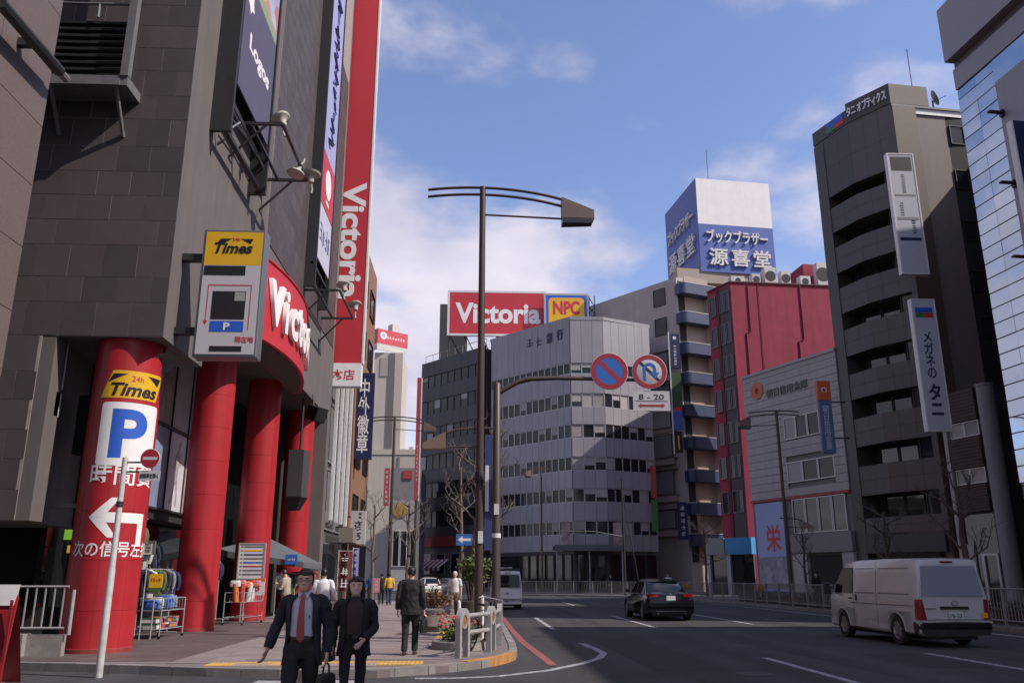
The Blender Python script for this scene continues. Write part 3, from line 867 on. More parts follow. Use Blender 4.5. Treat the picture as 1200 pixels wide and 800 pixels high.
# lavender banner
ban2 = thing('framed_banner', 'long pale lavender banner with dark script beside the red vertical sign', 'banner', (VX+0.4, 31, 12))
WB2 = Wall((VX+0.4, 30), (VX+0.4, 36))
sA, zA = WB2.at(371, 296); sB, zB = WB2.at(384, 330)
M_LAV = mat('banner_lavender', (0.34,0.34,0.56), rough=0.6, var=0.05)
M_LAV2 = mat('banner_pale', (0.50,0.48,0.58), rough=0.6, var=0.05)
zq = (zA+zB)/2
ob('banner_sheet', MB().box(sA, sB, -0.02, 0.02, zq, zq+2.3), M_LAV2, ban2, WB2.M)
ob('banner_sheet', MB().box(sA, sB, -0.02, 0.02, zq+4.6, zq+19), M_LAV, ban2, WB2.M)
ob('red_patch', MB().box(sA, sB, -0.03, 0.02, zq+2.35, zq+4.55), M_REDS, ban2, WB2.M)
ob('round_mark', MB().lathe([(0.62,0),(0.62,0.01),(0.0,0.01)], 20).box(-0.3,0.3,-0.9,-0.75,0,0.01), M_WHITE, ban2, WB2.m((sA+sB)/2, -0.032, zq+3.55) @ RX(R(90)))
glyph_blocks(4, (sB-sA)*0.85, 1.3, mat('banner_script', (0.10,0.10,0.28), rough=0.6), ban2, WB2.m((sA+sB)/2, -0.03, zq+1.2), seed=5)
# running script down the banner: brush strokes too steeply seen to read
scr = MB(); rg = random.Random(4); zz = zq+5.2
while zz < zq+18.4:
    cx = (sA+sB)/2 + rg.uniform(-0.12,0.12); h = rg.uniform(0.7,1.1)
    pts = [(cx + rg.uniform(-0.55,0.55), -0.026, zz + h*k/4 + rg.uniform(-.1,.1)) for k in range(5)]
    scr.tube(pts, [0.05,0.09,0.10,0.08,0.04], 5); zz += h*0.92
ob('lettering', scr, MATS['banner_script'], ban2, WB2.M)
ob('frame', MB().box(sA-0.2, sA-0.06, -0.05, 0.4, zq-1.3, zq+19).box(sB+0.06, sB+0.2, -0.05, 0.4, zq-1.3, zq+19).box(sA-0.2, sB+0.2, 0.05, 0.15, zq-0.4, zq-0.3), M_DSTEEL, ban2, WB2.M)

# tall red vertical sign and its white foot plate
vs = thing('vertical_sign', 'tall red projecting sign with white lettering reading downwards', 'sign', (-6.0, 38.3, 11))
ob('sign_box', MB().box(-6.78, -5.30, 38.1, 38.5, 11.05, 34), M_REDS, vs, I4)
ob('edge_strip', MB().box(-6.86, -6.78, 38.08, 38.52, 11.05, 34).box(-5.30, -5.22, 38.08, 38.52, 11.05, 34), M_WPAINT, vs, I4)
fp = ob('foot_plate', MB().box(-6.92, -5.28, 38.05, 38.55, 9.95, 11.03), M_WHITE, vs, I4)
lettering('本店', 1.05, 0.5, M_REDP, fp, T(-6.1, 38.045, 10.48), bold=0.012)
zt = PY(418, 214, 38.1).z; zbm = PY(408, 350, 38.1).z
me = text_mesh('Victoria', 1.0, 0.028, 0.01)
lettering('Victoria', zt-zbm, 1.16, M_WHITE, vs, T(-6.04, 38.09, (zt+zbm)/2) @ RY(R(90)), bold=0.034)
ob('wall_arm', MB().box(-6.95, -6.8, 38.2, 38.4, 13, 13.15).box(-6.95, -6.8, 38.2, 38.4, 18, 18.15).box(-6.95, -6.8, 38.2, 38.4, 24, 24.15), M_DSTEEL, vs, I4)

# parking sign box on the corner
ts = thing('parking_sign', 'lit parking sign box with yellow top panel and route map on the corner wall', 'sign', (-5.4, 18.0, 6.1))
def SP(px, py): p = PY(px, py, 17.75); return p
a = SP(238, 272); b = SP(306, 411)
x0, x1 = -6.02, -4.78; z0, z1 = 6.12, 8.93
MT = T(0, 17.75, 0)
ob('sign_box', MB().box(x0-0.06, x1+0.06, 0.0, 0.42, z0-0.06, z1+0.06), mat('sign_housing', (0.20,0.20,0.22), rough=0.4, metal=0.5), ts, MT, bevel=0.02)
ob('top_panel', MB().box(x0, x1, -0.012, 0, z1-0.78, z1), M_YEL, ts, MT)
ob('map_panel', MB().box(x0, x1, -0.012, 0, z0, z1-0.785), mat('sign_offwhite', (0.50,0.48,0.50), rough=0.5), ts, MT)
xm = (x0+x1)/2
lamina([(xm-0.36,z1-0.24),(xm-0.30,z1-0.16),(xm-0.05,z1-0.16),(xm-0.26,z1-0.29)], M_BLACK, 'logo_bar', ts, MT, out=0.013)
lamina([(xm+0.14,z1-0.16),(xm+0.42,z1-0.16),(xm+0.36,z1-0.28)], M_BLACK, 'logo_bar', ts, MT, out=0.013)
lettering('Times', 0.84, 0.26, M_BLACK, ts, T(xm, 17.735, z1-0.38), bold=0.03, shear=0.25)
lettering('24h', 0.16, 0.07, M_REDP, ts, T(xm+0.04, 17.735, z1-0.17), bold=0.01)
lamina(rect_pts(x0+0.02, x0+0.92, z1-1.02, z1-0.80), M_BLACK, 'display_strip', ts, MT, out=0.013)
lamina(rect_pts(x0+0.26, x1-0.26, z0+0.78, z0+1.42), M_BLACK, 'map_block', ts, MT, out=0.013)
lamina(rect_pts(x1-0.50, x1-0.28, z0+1.2, z0+1.40), mat('map_grey', (0.3,0.3,0.28)), 'map_block', ts, MT, out=0.018)
pb = lamina(rect_pts(x0+0.26, x1-0.26, z0+0.50, z0+0.74), M_BLUE, 'parking_patch', ts, MT, out=0.013)
lettering('P', 0.13, 0.17, M_WHITE, ts, T(xm, 17.728, z0+0.62), bold=0.03)
lamina(rect_pts(x0+0.30, x0+0.98, z0+0.06, z0+0.18), M_BLACK, 'display_strip', ts, MT, out=0.013)
lettering('現在地', 0.40, 0.14, M_REDP, ts, T(x1-0.22, 17.735, z0+0.33), bold=0.012)
for q in ((x0+0.15, x0+0.165, z0+0.75, z0+1.55), (x0+0.15, x1-0.15, z0+1.55, z0+1.57), (x1-0.165, x1-0.15, z0+0.55, z0+1.55)):
    lamina(rect_pts(*q), M_REDP, 'route_line', ts, MT, out=0.013)
lamina([(x0+0.11,z0+0.75),(x0+0.205,z0+0.75),(x0+0.157,z0+0.66)], M_REDP, 'route_arrow', ts, MT, out=0.013)
for zz in (6.6, 8.3): ob('wall_mount', MB().box(-6.55, -6.08, 17.85, 18.05, zz, zz+0.15), M_DSTEEL, ts, I4)

# machine platform with louvres high on the front wall
lp = thing('louvred_platform', 'louvred machine platform with triangular brackets high on the tiled front wall', 'platform', (-9.5, VY, 12.2))
q0 = PY(60, 100, VY-0.75); q1 = PY(140, 100, VY-0.75)
xa, xb, zp = -12.0, q1.x, q1.z
f = MB(); f.box(xa, xb, VY-0.78, VY-0.70, zp, zp+0.22); f.box(xb-0.02, xb+0.16, VY-0.76, VY-0.03, zp, zp+0.22); f.box(xb, xb+0.17, VY-0.8, VY-0.62, zp+0.22, zp+5.5)
f.box(xa, xb, VY-0.7, VY-0.03, zp+0.02, zp+0.06)
ob('frame', f, M_STEEL, lp, I4)
for k in range(9):
    ob('louvre', MB().box(xa, xb-0.05, VY-0.52, VY-0.38, zp+0.34+0.17*k, zp+0.40+0.17*k), M_DSTEEL, lp, I4)
ob('rail', MB().tube([(xa,VY-0.6,zp+2.15),(xb-0.05,VY-0.6,zp+2.15)], 0.03, 6).tube([(xb-0.75,VY-0.6,zp+2.15),(xb-0.75,VY-0.6,zp+1.8)], 0.03, 6), M_STEEL, lp, I4)
for xx in (xb-0.1, xb-1.5):
    ob('bracket', MB().tube([(xx,VY-0.74,zp+0.1),(xx,VY-0.03,zp-0.85)], 0.045, 6).tube([(xx,VY-0.74,zp+0.12),(xx,VY-0.03,zp+0.12)], 0.045, 6), M_STEEL, lp, I4)
ob('backing', MB().box(xa, xb-0.05, VY-0.1, VY-0.03, zp+0.3, zp+1.9), M_DARK, lp, I4)

# speakers under the overhang
for (x, y, z, lb) in ((-6.75, 18.0, 6.0, 'dark round horn speaker under the overhang above the parking column'),):
    t = thing('horn_speaker', lb, 'speaker', (x, y, z))
    q = Vector((0.7,-0.6,-0.55)).to_track_quat('Z','Y').to_matrix().to_4x4()
    ob('horn', MB().lathe([(0.10,-0.35),(0.12,-0.1),(0.22,0.02),(0.24,0.06),(0.21,0.05),(0.08,-0.03),(0.0,-0.04)], 16), mat('speaker_grey', (0.09,0.09,0.095), rough=0.5), t, T(x,y,z) @ q)
    ob('bracket', MB().tube([(x,y,z+0.1),(x-0.05,y+0.1,6.36)], 0.03, 6), M_DSTEEL, t, I4)
def box_speaker(lb, loc, rz, s=(0.6,0.6,0.55)):
    t = thing('box_speaker', lb, 'speaker', loc, rz)
    Mx = T(*loc) @ RZ(rz) @ RX(R(20))
    ob('cabinet', MB().prism([(-s[0]/2,-s[1]/2),(s[0]/2,-s[1]/2),(s[0]/2*0.7,s[1]/2),(-s[0]/2*0.7,s[1]/2)], -s[2]/2, s[2]/2), M_BLACK, t, Mx, bevel=0.02)
    ob('grille', MB().box(-s[0]/2+0.04, s[0]/2-0.04, -s[1]/2-0.012, -s[1]/2, -s[2]/2+0.04, s[2]/2-0.04), M_DSTEEL, t, Mx)
    ob('bracket', MB().tube([(0,0.1,0.2),(0,0.2,0.75)], 0.035, 6), M_DSTEEL, t, T(*loc) @ RZ(rz))
box_speaker('black wedge speaker hanging from the edge of the red canopy', (-6.0, 31.6, 7.45), R(60))
hx = thing('sign_cabinet', 'grey angular cabinet hung under the canopy before the last red column', 'cabinet', (-7.0, 33.2, 4.2))
ob('cabinet', MB().prism([(-0.35,-0.4),(0.22,-0.4),(0.34,0.3),(-0.35,0.4)], 4.5, 6.3), mat('cabinet_grey', (0.055,0.057,0.062), rough=0.3), hx, T(-6.85,33.4,0))
ob('cabinet_skirt', MB().loft([[(-0.35,-0.4,4.5),(0.22,-0.4,4.5),(0.34,0.3,4.5),(-0.35,0.4,4.5)], [(-0.3,-0.1,4.0),(0.0,-0.1,4.0),(0.1,0.1,4.0),(-0.3,0.2,4.0)]][::-1], smooth=False), M_BLACK, hx, T(-6.85,33.4,0))
ob('hanger', MB().tube([(-6.85,33.4,6.3),(-6.85,33.4,8.38)], 0.05, 6), M_DSTEEL, hx, I4)

# ------------------------------------------------------------------ granite clad building on the near corner of the side street
M_GCLAD = mat('pink_granite', (0.13,0.098,0.09), rough=0.55, rndv=0.06, var=0.22, vscale=38, bump=0.05, bscale=90)
GX, GY = -6.62, 11.7
gb = thing('granite_building', 'pinkish brown granite clad building on the near corner of the side street', 'building', (GX, GY, 0))
ob('wall', MB().box(-20, GX, -12, GY, 0.1, 36), M_GROUT, gb, I4)
zr = 4.2
while zr < 20:
    for k in range(5):
        y1 = GY + 0.025 - 1.35*k; y0 = y1 - 1.35
        ob('granite_panel', unit_box('granite_panel', 1.338, 0.026, 0.955, M_GCLAD), M_GCLAD, gb, T(GX+0.03, (y0+y1)/2, zr) @ RZ(R(90)))
    zr += 0.967
ob('corner_panel', MB().box(-9, GX+0.002, GY, GY+0.026, 0.1, 36), M_GCLAD, gb, I4)
pa = PX(0, 3, GX+0.28); pb_ = PX(70, 84, GX+0.28)
ar = thing('flag_arm', 'dark steel rail running along the granite wall and past its corner', 'rail', tuple(pb_))
ob('rail', MB().tube([pa, pb_], 0.085, 8), M_DSTEEL, ar, I4)
ob('end_cap', MB().tube([pb_, pb_ + (pb_-pa).normalized()*0.22], 0.06, 8), M_STEEL, ar, I4)
ob('wall_bracket', MB().box(GX+0.02, GX+0.3, pb_.y-0.75, pb_.y-0.65, pb_.z-0.06, pb_.z+0.06), M_DSTEEL, ar, I4)
# ------------------------------------------------------------------ helpers for banded facades
def window_mesh(w, h, m_frame, fr=0.05, dep=0.09):
    key = ('window', round(w,2), round(h,2), m_frame.name, fr)
    if key not in BOXES:
        b = MB(); f = fr
        b.box(-w/2, -w/2+f, -dep, 0.03, 0, h); b.box(w/2-f, w/2, -dep, 0.03, 0, h); b.box(-w/2+f, w/2-f, -dep, 0.03, 0, f); b.box(-w/2+f, w/2-f, -dep, 0.03, h-f, h)
        BOXES[key] = b.mesh('window'); BOXES[key].materials.append(m_frame)
    return BOXES[key]
def pane_mesh(w, h, m):
    key = ('pane', round(w,2), round(h,2), m.name)
    if key not in BOXES:
        BOXES[key] = MB().box(-w/2, w/2, -0.03, 0.02, 0, h).mesh('pane'); BOXES[key].materials.append(m)
    return BOXES[key]
def window(parent, M, w, h, m_frame, m_glass, fr=0.05, blind=None):
    o = ob('window', window_mesh(w, h, m_frame, fr), m_frame, parent, M)
    ob('pane', pane_mesh(w-2*fr+0.01, h-2*fr+0.01, m_glass), m_glass, o, M @ T(0,0,fr-0.005))
    if blind:
        hh = h*blind[1]
        ob('blind', pane_mesh(w-2*fr-0.02, round(hh,1), blind[0]), blind[0], o, M @ T(0,-0.012,h-fr-round(hh,1)))
    return o
def banded(th, W, s0, s1, rows, zb, zt, ncol, m_panel, m_glass, m_frame, proud=0.18, gap=0.025, blinds=None, rg=None, name='panel'):
    """cladding panels in rows between rows of windows; each panel and window an object"""
    rg = rg or rnd
    cw = (s1-s0)/ncol
    edges = [zb] + [e for r_ in rows for e in r_] + [zt]
    for i in range(0, len(edges), 2):
        z0, z1 = edges[i], edges[i+1]
        if z1 - z0 < 0.05: continue
        for k in range(ncol):
            ob(name, unit_box(name, cw-gap, proud, z1-z0-0.02, m_panel), m_panel, th, W.m(s0+cw*(k+0.5), -proud, z0+0.01))
    for (z0, z1) in rows:
        for k in range(ncol):
            bl = None
            if blinds and rg.random() < blinds[1]: bl = (blinds[0], rg.choice((0.35,0.6,0.9)))
            window(th, W.m(s0+cw*(k+0.5), -0.035, z0), cw-0.02, z1-z0, m_frame, m_glass, blind=bl)

M_BANK = mat('bank_panel', (0.285,0.268,0.29), rough=0.42, metal=0.05, rndv=0.05, var=0.05, vscale=0.5, streak=0.06)
M_ALU = mat('aluminium', (0.42,0.41,0.42), rough=0.4, metal=0.5)
M_GLASS_B = glass_mat('office_glass', (0.02,0.021,0.026))
M_GLASS_B.node_tree.nodes['Principled BSDF'].inputs['Specular IOR Level'].default_value = 0.4
M_BLIND = mat('blind', (0.34,0.32,0.31), rough=0.9, rndv=0.15)
M_GREYB = mat('grey_spandrel', (0.068,0.062,0.07), rough=0.6, rndv=0.04, var=0.06, streak=0.06)
M_ROOF = mat('roof_deck', (0.22,0.21,0.21), rough=0.9, var=0.2)

# ------------------------------------------------------------------ bank at the bend
bk = thing('bank_building', 'silver grey panelled bank building with chamfered corner and rows of windows', 'building', (10,84,0))
BL, BF, BRr = (1.66,93.1), (9.72,84.0), (13.05,84.0)
def solve(A, u, px, py):
    """distance along A + t u where the pixel's ray passes in plan"""
    d = ray(px, py)
    return (A[1]*d.x - A[0]*d.y) / (u.x*d.y - u.y*d.x)
_tb = solve(BRr, Vector((0.90,0.43,0)), 766, 540)
BE = (BRr[0]+_tb*0.90, BRr[1]+_tb*0.43)
zrow = lambda y: PY(690, y, 84).z
bank_rows = [(zrow(626),zrow(610)),(zrow(588),zrow(572)),(zrow(551),zrow(535)),(zrow(513),zrow(497)),(zrow(477),zrow(461)),(zrow(438),zrow(425.5))]
zt_b = 27.65
ob('core', MB().prism([BL, BF, BRr, BE, (14,98), (5,100)], 0.1, zt_b-0.3), M_GREYB, bk, I4)
rgB = random.Random(11)
wl_, wf_, wr_ = Wall(BL,BF), Wall(BF,BRr), Wall(BRr,BE)
banded(bk, wl_, 0.3, wl_.L+0.03, bank_rows, 4.0, zt_b, 13, M_BANK, M_GLASS_B, M_ALU, blinds=(M_BLIND,0.10), rg=rgB)
banded(bk, wf_, -0.03, wf_.L+0.03, bank_rows, 4.0, zt_b, 3, M_BANK, M_GLASS_B, M_ALU, blinds=(M_BLIND,0.5), rg=rgB)
banded(bk, wr_, -0.03, wr_.L, bank_rows, 4.0, zt_b, 6, M_BANK, M_GLASS_B, M_ALU, blinds=(M_BLIND,0.4), rg=rgB)
ob('parapet_cap', MB().prism([(BL[0]-0.1,BL[1]-0.1),(BF[0]-0.05,BF[1]-0.22),(BRr[0]+0.1,BRr[1]-0.22),(BE[0]+0.2,BE[1]-0.1),(14,97.9),(5,99.9)], zt_b-0.28, zt_b+0.06), M_BANK, bk, I4)
for W_, n in ((wl_,10),(wf_,3),(wr_,4)):       # ground floor glazing
    cw = (W_.L-0.4)/n
    for k in range(n): window(bk, W_.m(0.2+cw*(k+0.5), -0.06, 0.5), cw-0.15, 3.2, M_DSTEEL, M_GLASS_D, fr=0.07)
M_BNAVY = mat('bank_letters', (0.03,0.03,0.11), rough=0.5)
for i, (px, py) in enumerate(((621,402),(632,400),(644,396),(656,392))):
    s, z = wl_.at(px, py, 0.2)
    if i == 3: lettering('行', 0.85, 1.15, M_BNAVY, bk, wl_.m(s, -0.20, z), bold=0.03, extrude=0.06)
    elif i == 2: lettering('銀', 0.85, 1.15, M_BNAVY, bk, wl_.m(s, -0.20, z), bold=0.03, extrude=0.06)
    else: glyph_blocks(1, 0.95, 1.25, M_BNAVY, bk, wl_.m(s, -0.20, z), seed=20+i, fill=1.0)
# entrance on the chamfer: canopy on posts, two narrow banners
M_BAN1 = mat('fascia_banner', (0.34,0.26,0.26), rough=0.7, var=0.5, vscale=1.6)
can = thing('entrance_canopy', 'dark flat entrance canopy on thin posts before the bank corner', 'canopy', (11.3,82.6,0))
ob('roof_slab', MB().box(7.6, 14.2, 81.6, 83.6, 4.05, 4.4), M_DSTEEL, can, I4)
ob('fascia', MB().box(7.6,14.2,81.45,81.58,3.95,4.5), mat('canopy_grey', (0.10,0.10,0.11), rough=0.5), can, I4)
for x in (7.8, 10.9, 14.0): ob('post', MB().tube([(x,81.8,0.115),(x,81.8,4.05)], 0.06, 8), M_ALU, can, I4)
for px, lb in ((663, 'printed vertical banner with a pale face beside the bank entrance'), (724, 'printed vertical banner with grey and red fields by the bank entrance')):
    psign('wall_banner', lb, px-5, 612, px+5, 646, 83.2, M_BAN1, 0.12)

# ------------------------------------------------------------------ dark grey office next to it, red framed ground floors, roof plant
go = thing('grey_office_building', 'dark grey office block with long window bands and red framed lower floors', 'building', (-2,97,0))
GL, GR = (-6.62,102.4), (1.15,93.2)
wg = Wall(GL, GR)
ob('core', MB().prism([GL, GR, (8,100), (0,110)], 0.1, 26.7), M_GREYB, go, I4)
rows_g = [(7.1,8.9),(10.5,12.2),(13.8,15.5),(17.1,18.8),(20.4,22.1),(23.7,25.2)]
banded(go, wg, 0.05, wg.L-0.6, rows_g, 6.0, 27.0, 9, M_GREYB, M_GLASS_B, M_DSTEEL, blinds=(M_BLIND,0.12))
ob('end_pier', MB().box(wg.L-0.6, wg.L, -0.3, 0, 0.2, 27.1), M_DSTEEL, go, wg.M)
rfr = MB(); rfr.box(0.1,wg.L-1.2,-0.35,-0.02,4.9,6.0); rfr.box(0.1,0.9,-0.35,-0.02,0.2,4.9); rfr.box(wg.L-1.9,wg.L-1.2,-0.35,-0.02,0.2,4.9)
M_RFR = mat('red_frame', (0.34,0.045,0.045), rough=0.6, var=0.1)
ob('red_frame', rfr, M_RFR, go, wg.M)
ob('storefront', MB().box(0.9,wg.L-1.9,-0.1,-0.03,0.2,4.9), mat('storefront_taupe', (0.15,0.13,0.125), rough=0.6, var=0.1), go, wg.M)
for k in range(3): window(go, wg.m(2.0+2.6*k, -0.12, 1.9), 1.5, 2.2, M_ALU, M_GLASS_D)
ob('plant_block', MB().box(-4.6, -1.2, 101, 106, 27, 34.5), mat('plant_dark', (0.055,0.055,0.06), rough=0.7), go, I4)
ob('roof_rail', MB().tube([wg.M @ Vector((0.2,0.3,28.0)), wg.M @ Vector((wg.L-0.3,0.3,28.0))], 0.04, 5), M_ALU, go, I4)
for k in range(9):
    p = wg.M @ Vector((0.2 + (wg.L-0.5)*k/8, 0.3, 0)); ob('rail_post', MB().tube([(p.x,p.y,27),(p.x,p.y,28.0)], 0.03, 5), M_ALU, go, I4)
# striped awning
aw = thing('striped_awning', 'red and white striped awning over a shop below the red framed floors', 'awning', tuple(wg.M @ Vector((1.2,-0.3,2.9))))
for k in range(14):
    ob('stripe', MB().add([(0.5+0.42*k,-0.36,3.5),(0.92+0.42*k,-0.36,3.5),(0.92+0.42*k,-1.7,2.6),(0.5+0.42*k,-1.7,2.6),(0.5+0.42*k,-1.7,2.25),(0.92+0.42*k,-1.7,2.25)], [(0,3,2,1),(3,4,5,2)]), M_WHITE if k % 2 else M_RFR, aw, wg.M)
# billboards above
vb, c, W_, H_ = psign('billboard', 'wide red billboard with white lettering on the grey office roof', 527, 343, 638, 391, 97.0, M_REDS, 0.4, M_WPAINT, 'billboard')
lettering('Victoria', W_*0.90, H_*0.50, M_WHITE, vb, T(c + Vector((0.1,-0.02,0.0))), bold=0.034)
tr = MB()
for k in range(7):
    x = c.x - W_/2 + W_*k/6; tr.tube([(x,97.3,c.z-H_/2),(x,97.3,26.8)], 0.09, 5); tr.tube([(x,97.3,c.z-H_/2),(x+1.7,100.5,26.9)], 0.06, 5)
ob('support_truss', tr, M_DSTEEL, vb, I4)
nb, c, W_, H_ = psign('billboard', 'square yellow billboard with red lettering and blue border on the roof', 640, 346, 688, 400, 96.0, M_BLUE, 0.4, M_ALU, 'billboard')
ob('yellow_field', MB().prism(round_rect(-W_/2+0.3,W_/2-0.3,-H_/2,H_/2-0.3,0.5), 0, 0.02, M=RX(R(90))), M_YEL, nb, T(c + Vector((0,-0.004,0))))
lettering('NPC', W_*0.66, H_*0.30, M_REDP, nb, T(c + Vector((0,-0.03,H_*0.23))), bold=0.04)
ob('lattice', MB().box(W_/2+0.25,W_/2+0.35,0,0.1,-H_/2,H_/2).box(W_/2+0.9,W_/2+1.0,0,0.1,-H_/2,H_/2).tube([(W_/2+.3,0,1.5),(W_/2+.95,0,.6),(W_/2+.3,0,-.3),(W_/2+.95,0,-1.2)],0.06,5).tube([(W_/2+.3,0,2.6),(W_/2+.95,0,1.5),(W_/2+.3,0,.6)],0.06,5), M_DSTEEL, nb, T(c))

# ------------------------------------------------------------------ beige building with blue balconies, roof sign box
M_BEI = mat('beige_tile_wall', (0.38,0.33,0.31), rough=0.75, var=0.07, vscale=0.8, streak=0.07)
M_BEID = mat('beige_trim', (0.10,0.07,0.06), rough=0.7)
M_BALC = mat('balcony_blue', (0.030,0.044,0.10), rough=0.5, var=0.1, vscale=2)
M_BEIL = mat('stair_wall', (0.34,0.28,0.235), rough=0.8, var=0.05)
bb = thing('beige_building', 'beige corner building with rounded dark blue stair balconies', 'building', (15,70,0))
# street wall: from the far end (hidden behind the bank) to the balcony corner
pcn = PY(805, 560, 88.0)
QC = (pcn.x, 88.0)
u_ = Vector((math.sin(R(-37)), math.cos(R(-37)), 0))
QA = (QC[0] + u_.x*22, QC[1] + u_.y*22)
QD = (QC[0] + 3.6, QC[1] + 1.5)
wb = Wall(QA, QC)
zt_e = wb.at(800, 322)[1]
ob('wall', MB().prism([QA, QC, QD, (QD[0]+4, QD[1]+14), (QA[0]+8, QA[1]+8)], 0.1, zt_e), M_BEI, bb, I4)
# upper windows over the bank
for (px, py, w) in ((773,350,8),(775,384,8),(748,356,0)):
    if not w: continue
    s, z = wb.at(px, py)
    window(bb, wb.m(s, -0.03, z-0.9), 1.7, 2.0, M_DSTEEL, M_GLASS_B)
# bay with windows on the lower floors
s_a, _ = wb.at(768, 500); s_b = wb.L - 0.9
zf = []
for yy0, yy1 in ((413,440),(452,478),(484,502),(509,537),(552,580),(598,620)):
    zf.append((wb.at(780,yy1)[1], wb.at(780,yy0)[1]))
for z0, z1 in zf:
    window(bb, wb.m((s_a+wb.L-1.4)/2, -0.35, z0), wb.L-1.4-s_a, z1-z0, M_BEID, glass_mat('bay_glass', (0.26,0.275,0.28), rough=0.3), fr=0.08)
    ob('sill_band', MB().box(s_a-0.1, wb.L-1.2, -0.46, 0.0, z0-0.75, z0-0.03), M_BEI, bb, wb.M)
    ob('sill_line', MB().box(s_a-0.12, wb.L-1.0, -0.48, 0.0, z0-0.14, z0-0.06), M_BEID, bb, wb.M)
    ob('head_line', MB().box(s_a-0.12, wb.L-1.0, -0.48, 0.0, z1+0.03, z1+0.1), M_BEID, bb, wb.M)
# balconies: rounded slabs wrapping the corner, stair wall behind
wq = Wall(QC, QD)
ob('stair_wall', MB().box(1.0, wq.L+0.4, -0.05, 0.0, 3, zt_e+0.3), M_BEIL, bb, wq.M)
ob('stair_pier', MB().box(wq.L-0.2, wq.L+0.5, -0.9, 0.0, 0.2, zt_e-1), M_BEIL, bb, wq.M)
ob('stair_recess', MB().box(0.15, 1.0, -0.03, 0.0, 3, zt_e-0.4), M_DARK, bb, wq.M)
nbal = []
for yy in (345, 378, 413, 447, 484, 521, 559, 597, 633):
    d = wq.at(822, yy)[1]; nbal.append(d)
def balcony_outline():
    out = []
    for k in range(9):
        a = R(200 + 70*k/8); out.append((0.45 + 0.75*math.cos(a), -0.55 + 0.75*math.sin(a)))
    out += [(wq.L+0.5, -1.30), (wq.L+0.5, 0.0), (-0.25, 0.0)]
    return out
for zc in nbal:
    ob('balcony', MB().prism(balcony_outline(), zc-0.62, zc+0.55), M_BALC, bb, wq.M)
    ob('balcony_cap', MB().prism([(x-0.02 if x < 0.5 else x, y-0.03 if y < -0.3 else y) for x, y in balcony_outline()], zc+0.552, zc+0.66), mat('balcony_cap', (0.30,0.29,0.30), rough=0.6), bb, wq.M)
# roof: parapet, sign box
sg = thing('rooftop_sign', 'cube rooftop sign, blue faces with raised white lettering under a blank white panel', 'sign', (QC[0]+1, QC[1]+2, zt_e))
sY = 89.5
pl_, pr_ = PY(818, 260, sY), PY(907, 270, sY)
ang = R(-7)
SA = Vector((pl_.x, sY, 0)); SB = SA + Vector((math.cos(ang), -math.sin(ang)*-1, 0))*0
ux = Vector((math.cos(R(7)), math.sin(R(7)), 0))
tlen = 0.0
# right end where the pixel ray meets the rotated face
wsn = Wall((SA.x, SA.y), (SA.x+ux.x*8, SA.y+ux.y*8))
sr, _ = wsn.at(908, 300)
zt_s = wsn.at(818, 209)[1]; zm_s = wsn.at(821, 262)[1]; zb_s = wsn.at(825, 318)[1]
wsn = Wall((SA.x, SA.y), (SA.x+ux.x*sr, SA.y+ux.y*sr))
dp = 10.5
M_SBLUE = mat('roof_sign_blue', (0.055,0.10,0.34), rough=0.5, var=0.08, vscale=0.6)
M_SWHT = mat('roof_sign_white', (0.74,0.71,0.70), rough=0.6, var=0.05, vscale=0.8, streak=0.04)
ob('sign_core', MB().box(0.02, sr-0.02, 0.02, dp, zb_s+0.02, zt_s-0.02), M_STEEL, sg, wsn.M)
ob('white_panel', MB().box(0, sr, -0.02, 0.02, zm_s, zt_s), M_SWHT, sg, wsn.M)
ob('blue_panel', MB().box(0, sr, -0.03, 0.02, zb_s, zm_s-0.01), M_SBLUE, sg, wsn.M)
M_LET = mat('raised_letters', (0.62,0.60,0.58), rough=0.5, var=0.08)
hb = zm_s - zb_s
lettering('ブックブラザー', sr*0.82, hb*0.28, M_LET, sg, wsn.m(sr*0.50, -0.03, zb_s+hb*0.74), bold=0.02, extrude=0.25)
lettering('源喜堂', sr*0.82, hb*0.36, M_LET, sg, wsn.m(sr*0.52, -0.03, zb_s+hb*0.31), bold=0.016, extrude=0.25, spacing=1.25)
wsl = Wall(tuple((wsn.M @ Vector((0,dp,0)))[:2]), (SA.x, SA.y))
ob('blue_panel', MB().box(0, dp, -0.03, 0.02, zb_s+0.6, zt_s), M_SBLUE, sg, wsl.M)
hl = zt_s - zb_s
lettering('ブックブラザー', dp*0.8, hl*0.16, M_LET, sg, wsl.m(dp*0.5, -0.03, zb_s+hl*0.64), bold=0.02, extrude=0.25)
lettering('源喜堂', dp*0.8, hl*0.22, M_LET, sg, wsl.m(dp*0.5, -0.03, zb_s+hl*0.34), bold=0.016, extrude=0.25, spacing=1.25)
ob('legs', MB().box(0.3,0.6,0.4,0.7,zt_e,zb_s).box(sr-0.6,sr-0.3,0.4,0.7,zt_e-1,zb_s).box(0.3,0.6,dp-0.7,dp-0.4,zt_e-1,zb_s).tube([(0.45,0.5,zt_e),(0.45,dp-0.5,zb_s)],0.08,5).tube([(0.45,0.5,zb_s),(0.45,dp-0.5,zt_e)],0.08,5), M_DSTEEL, sg, wsn.M)
ob('aerial', MB().tube([(0.9*sr*0.3,2,zt_s),(0.9*sr*0.3,2,zt_s+5)], 0.035, 5), M_DSTEEL, sg, wsn.M)
ob('roof_room', MB().prism([(QC[0]+0.5,QC[1]+1.2),(QC[0]+9,QC[1]+2.4),(QC[0]+9,QC[1]+8),(QC[0]+0.5,QC[1]+8)], zt_e, zt_e+1.6), M_BEIL, bb, I4)

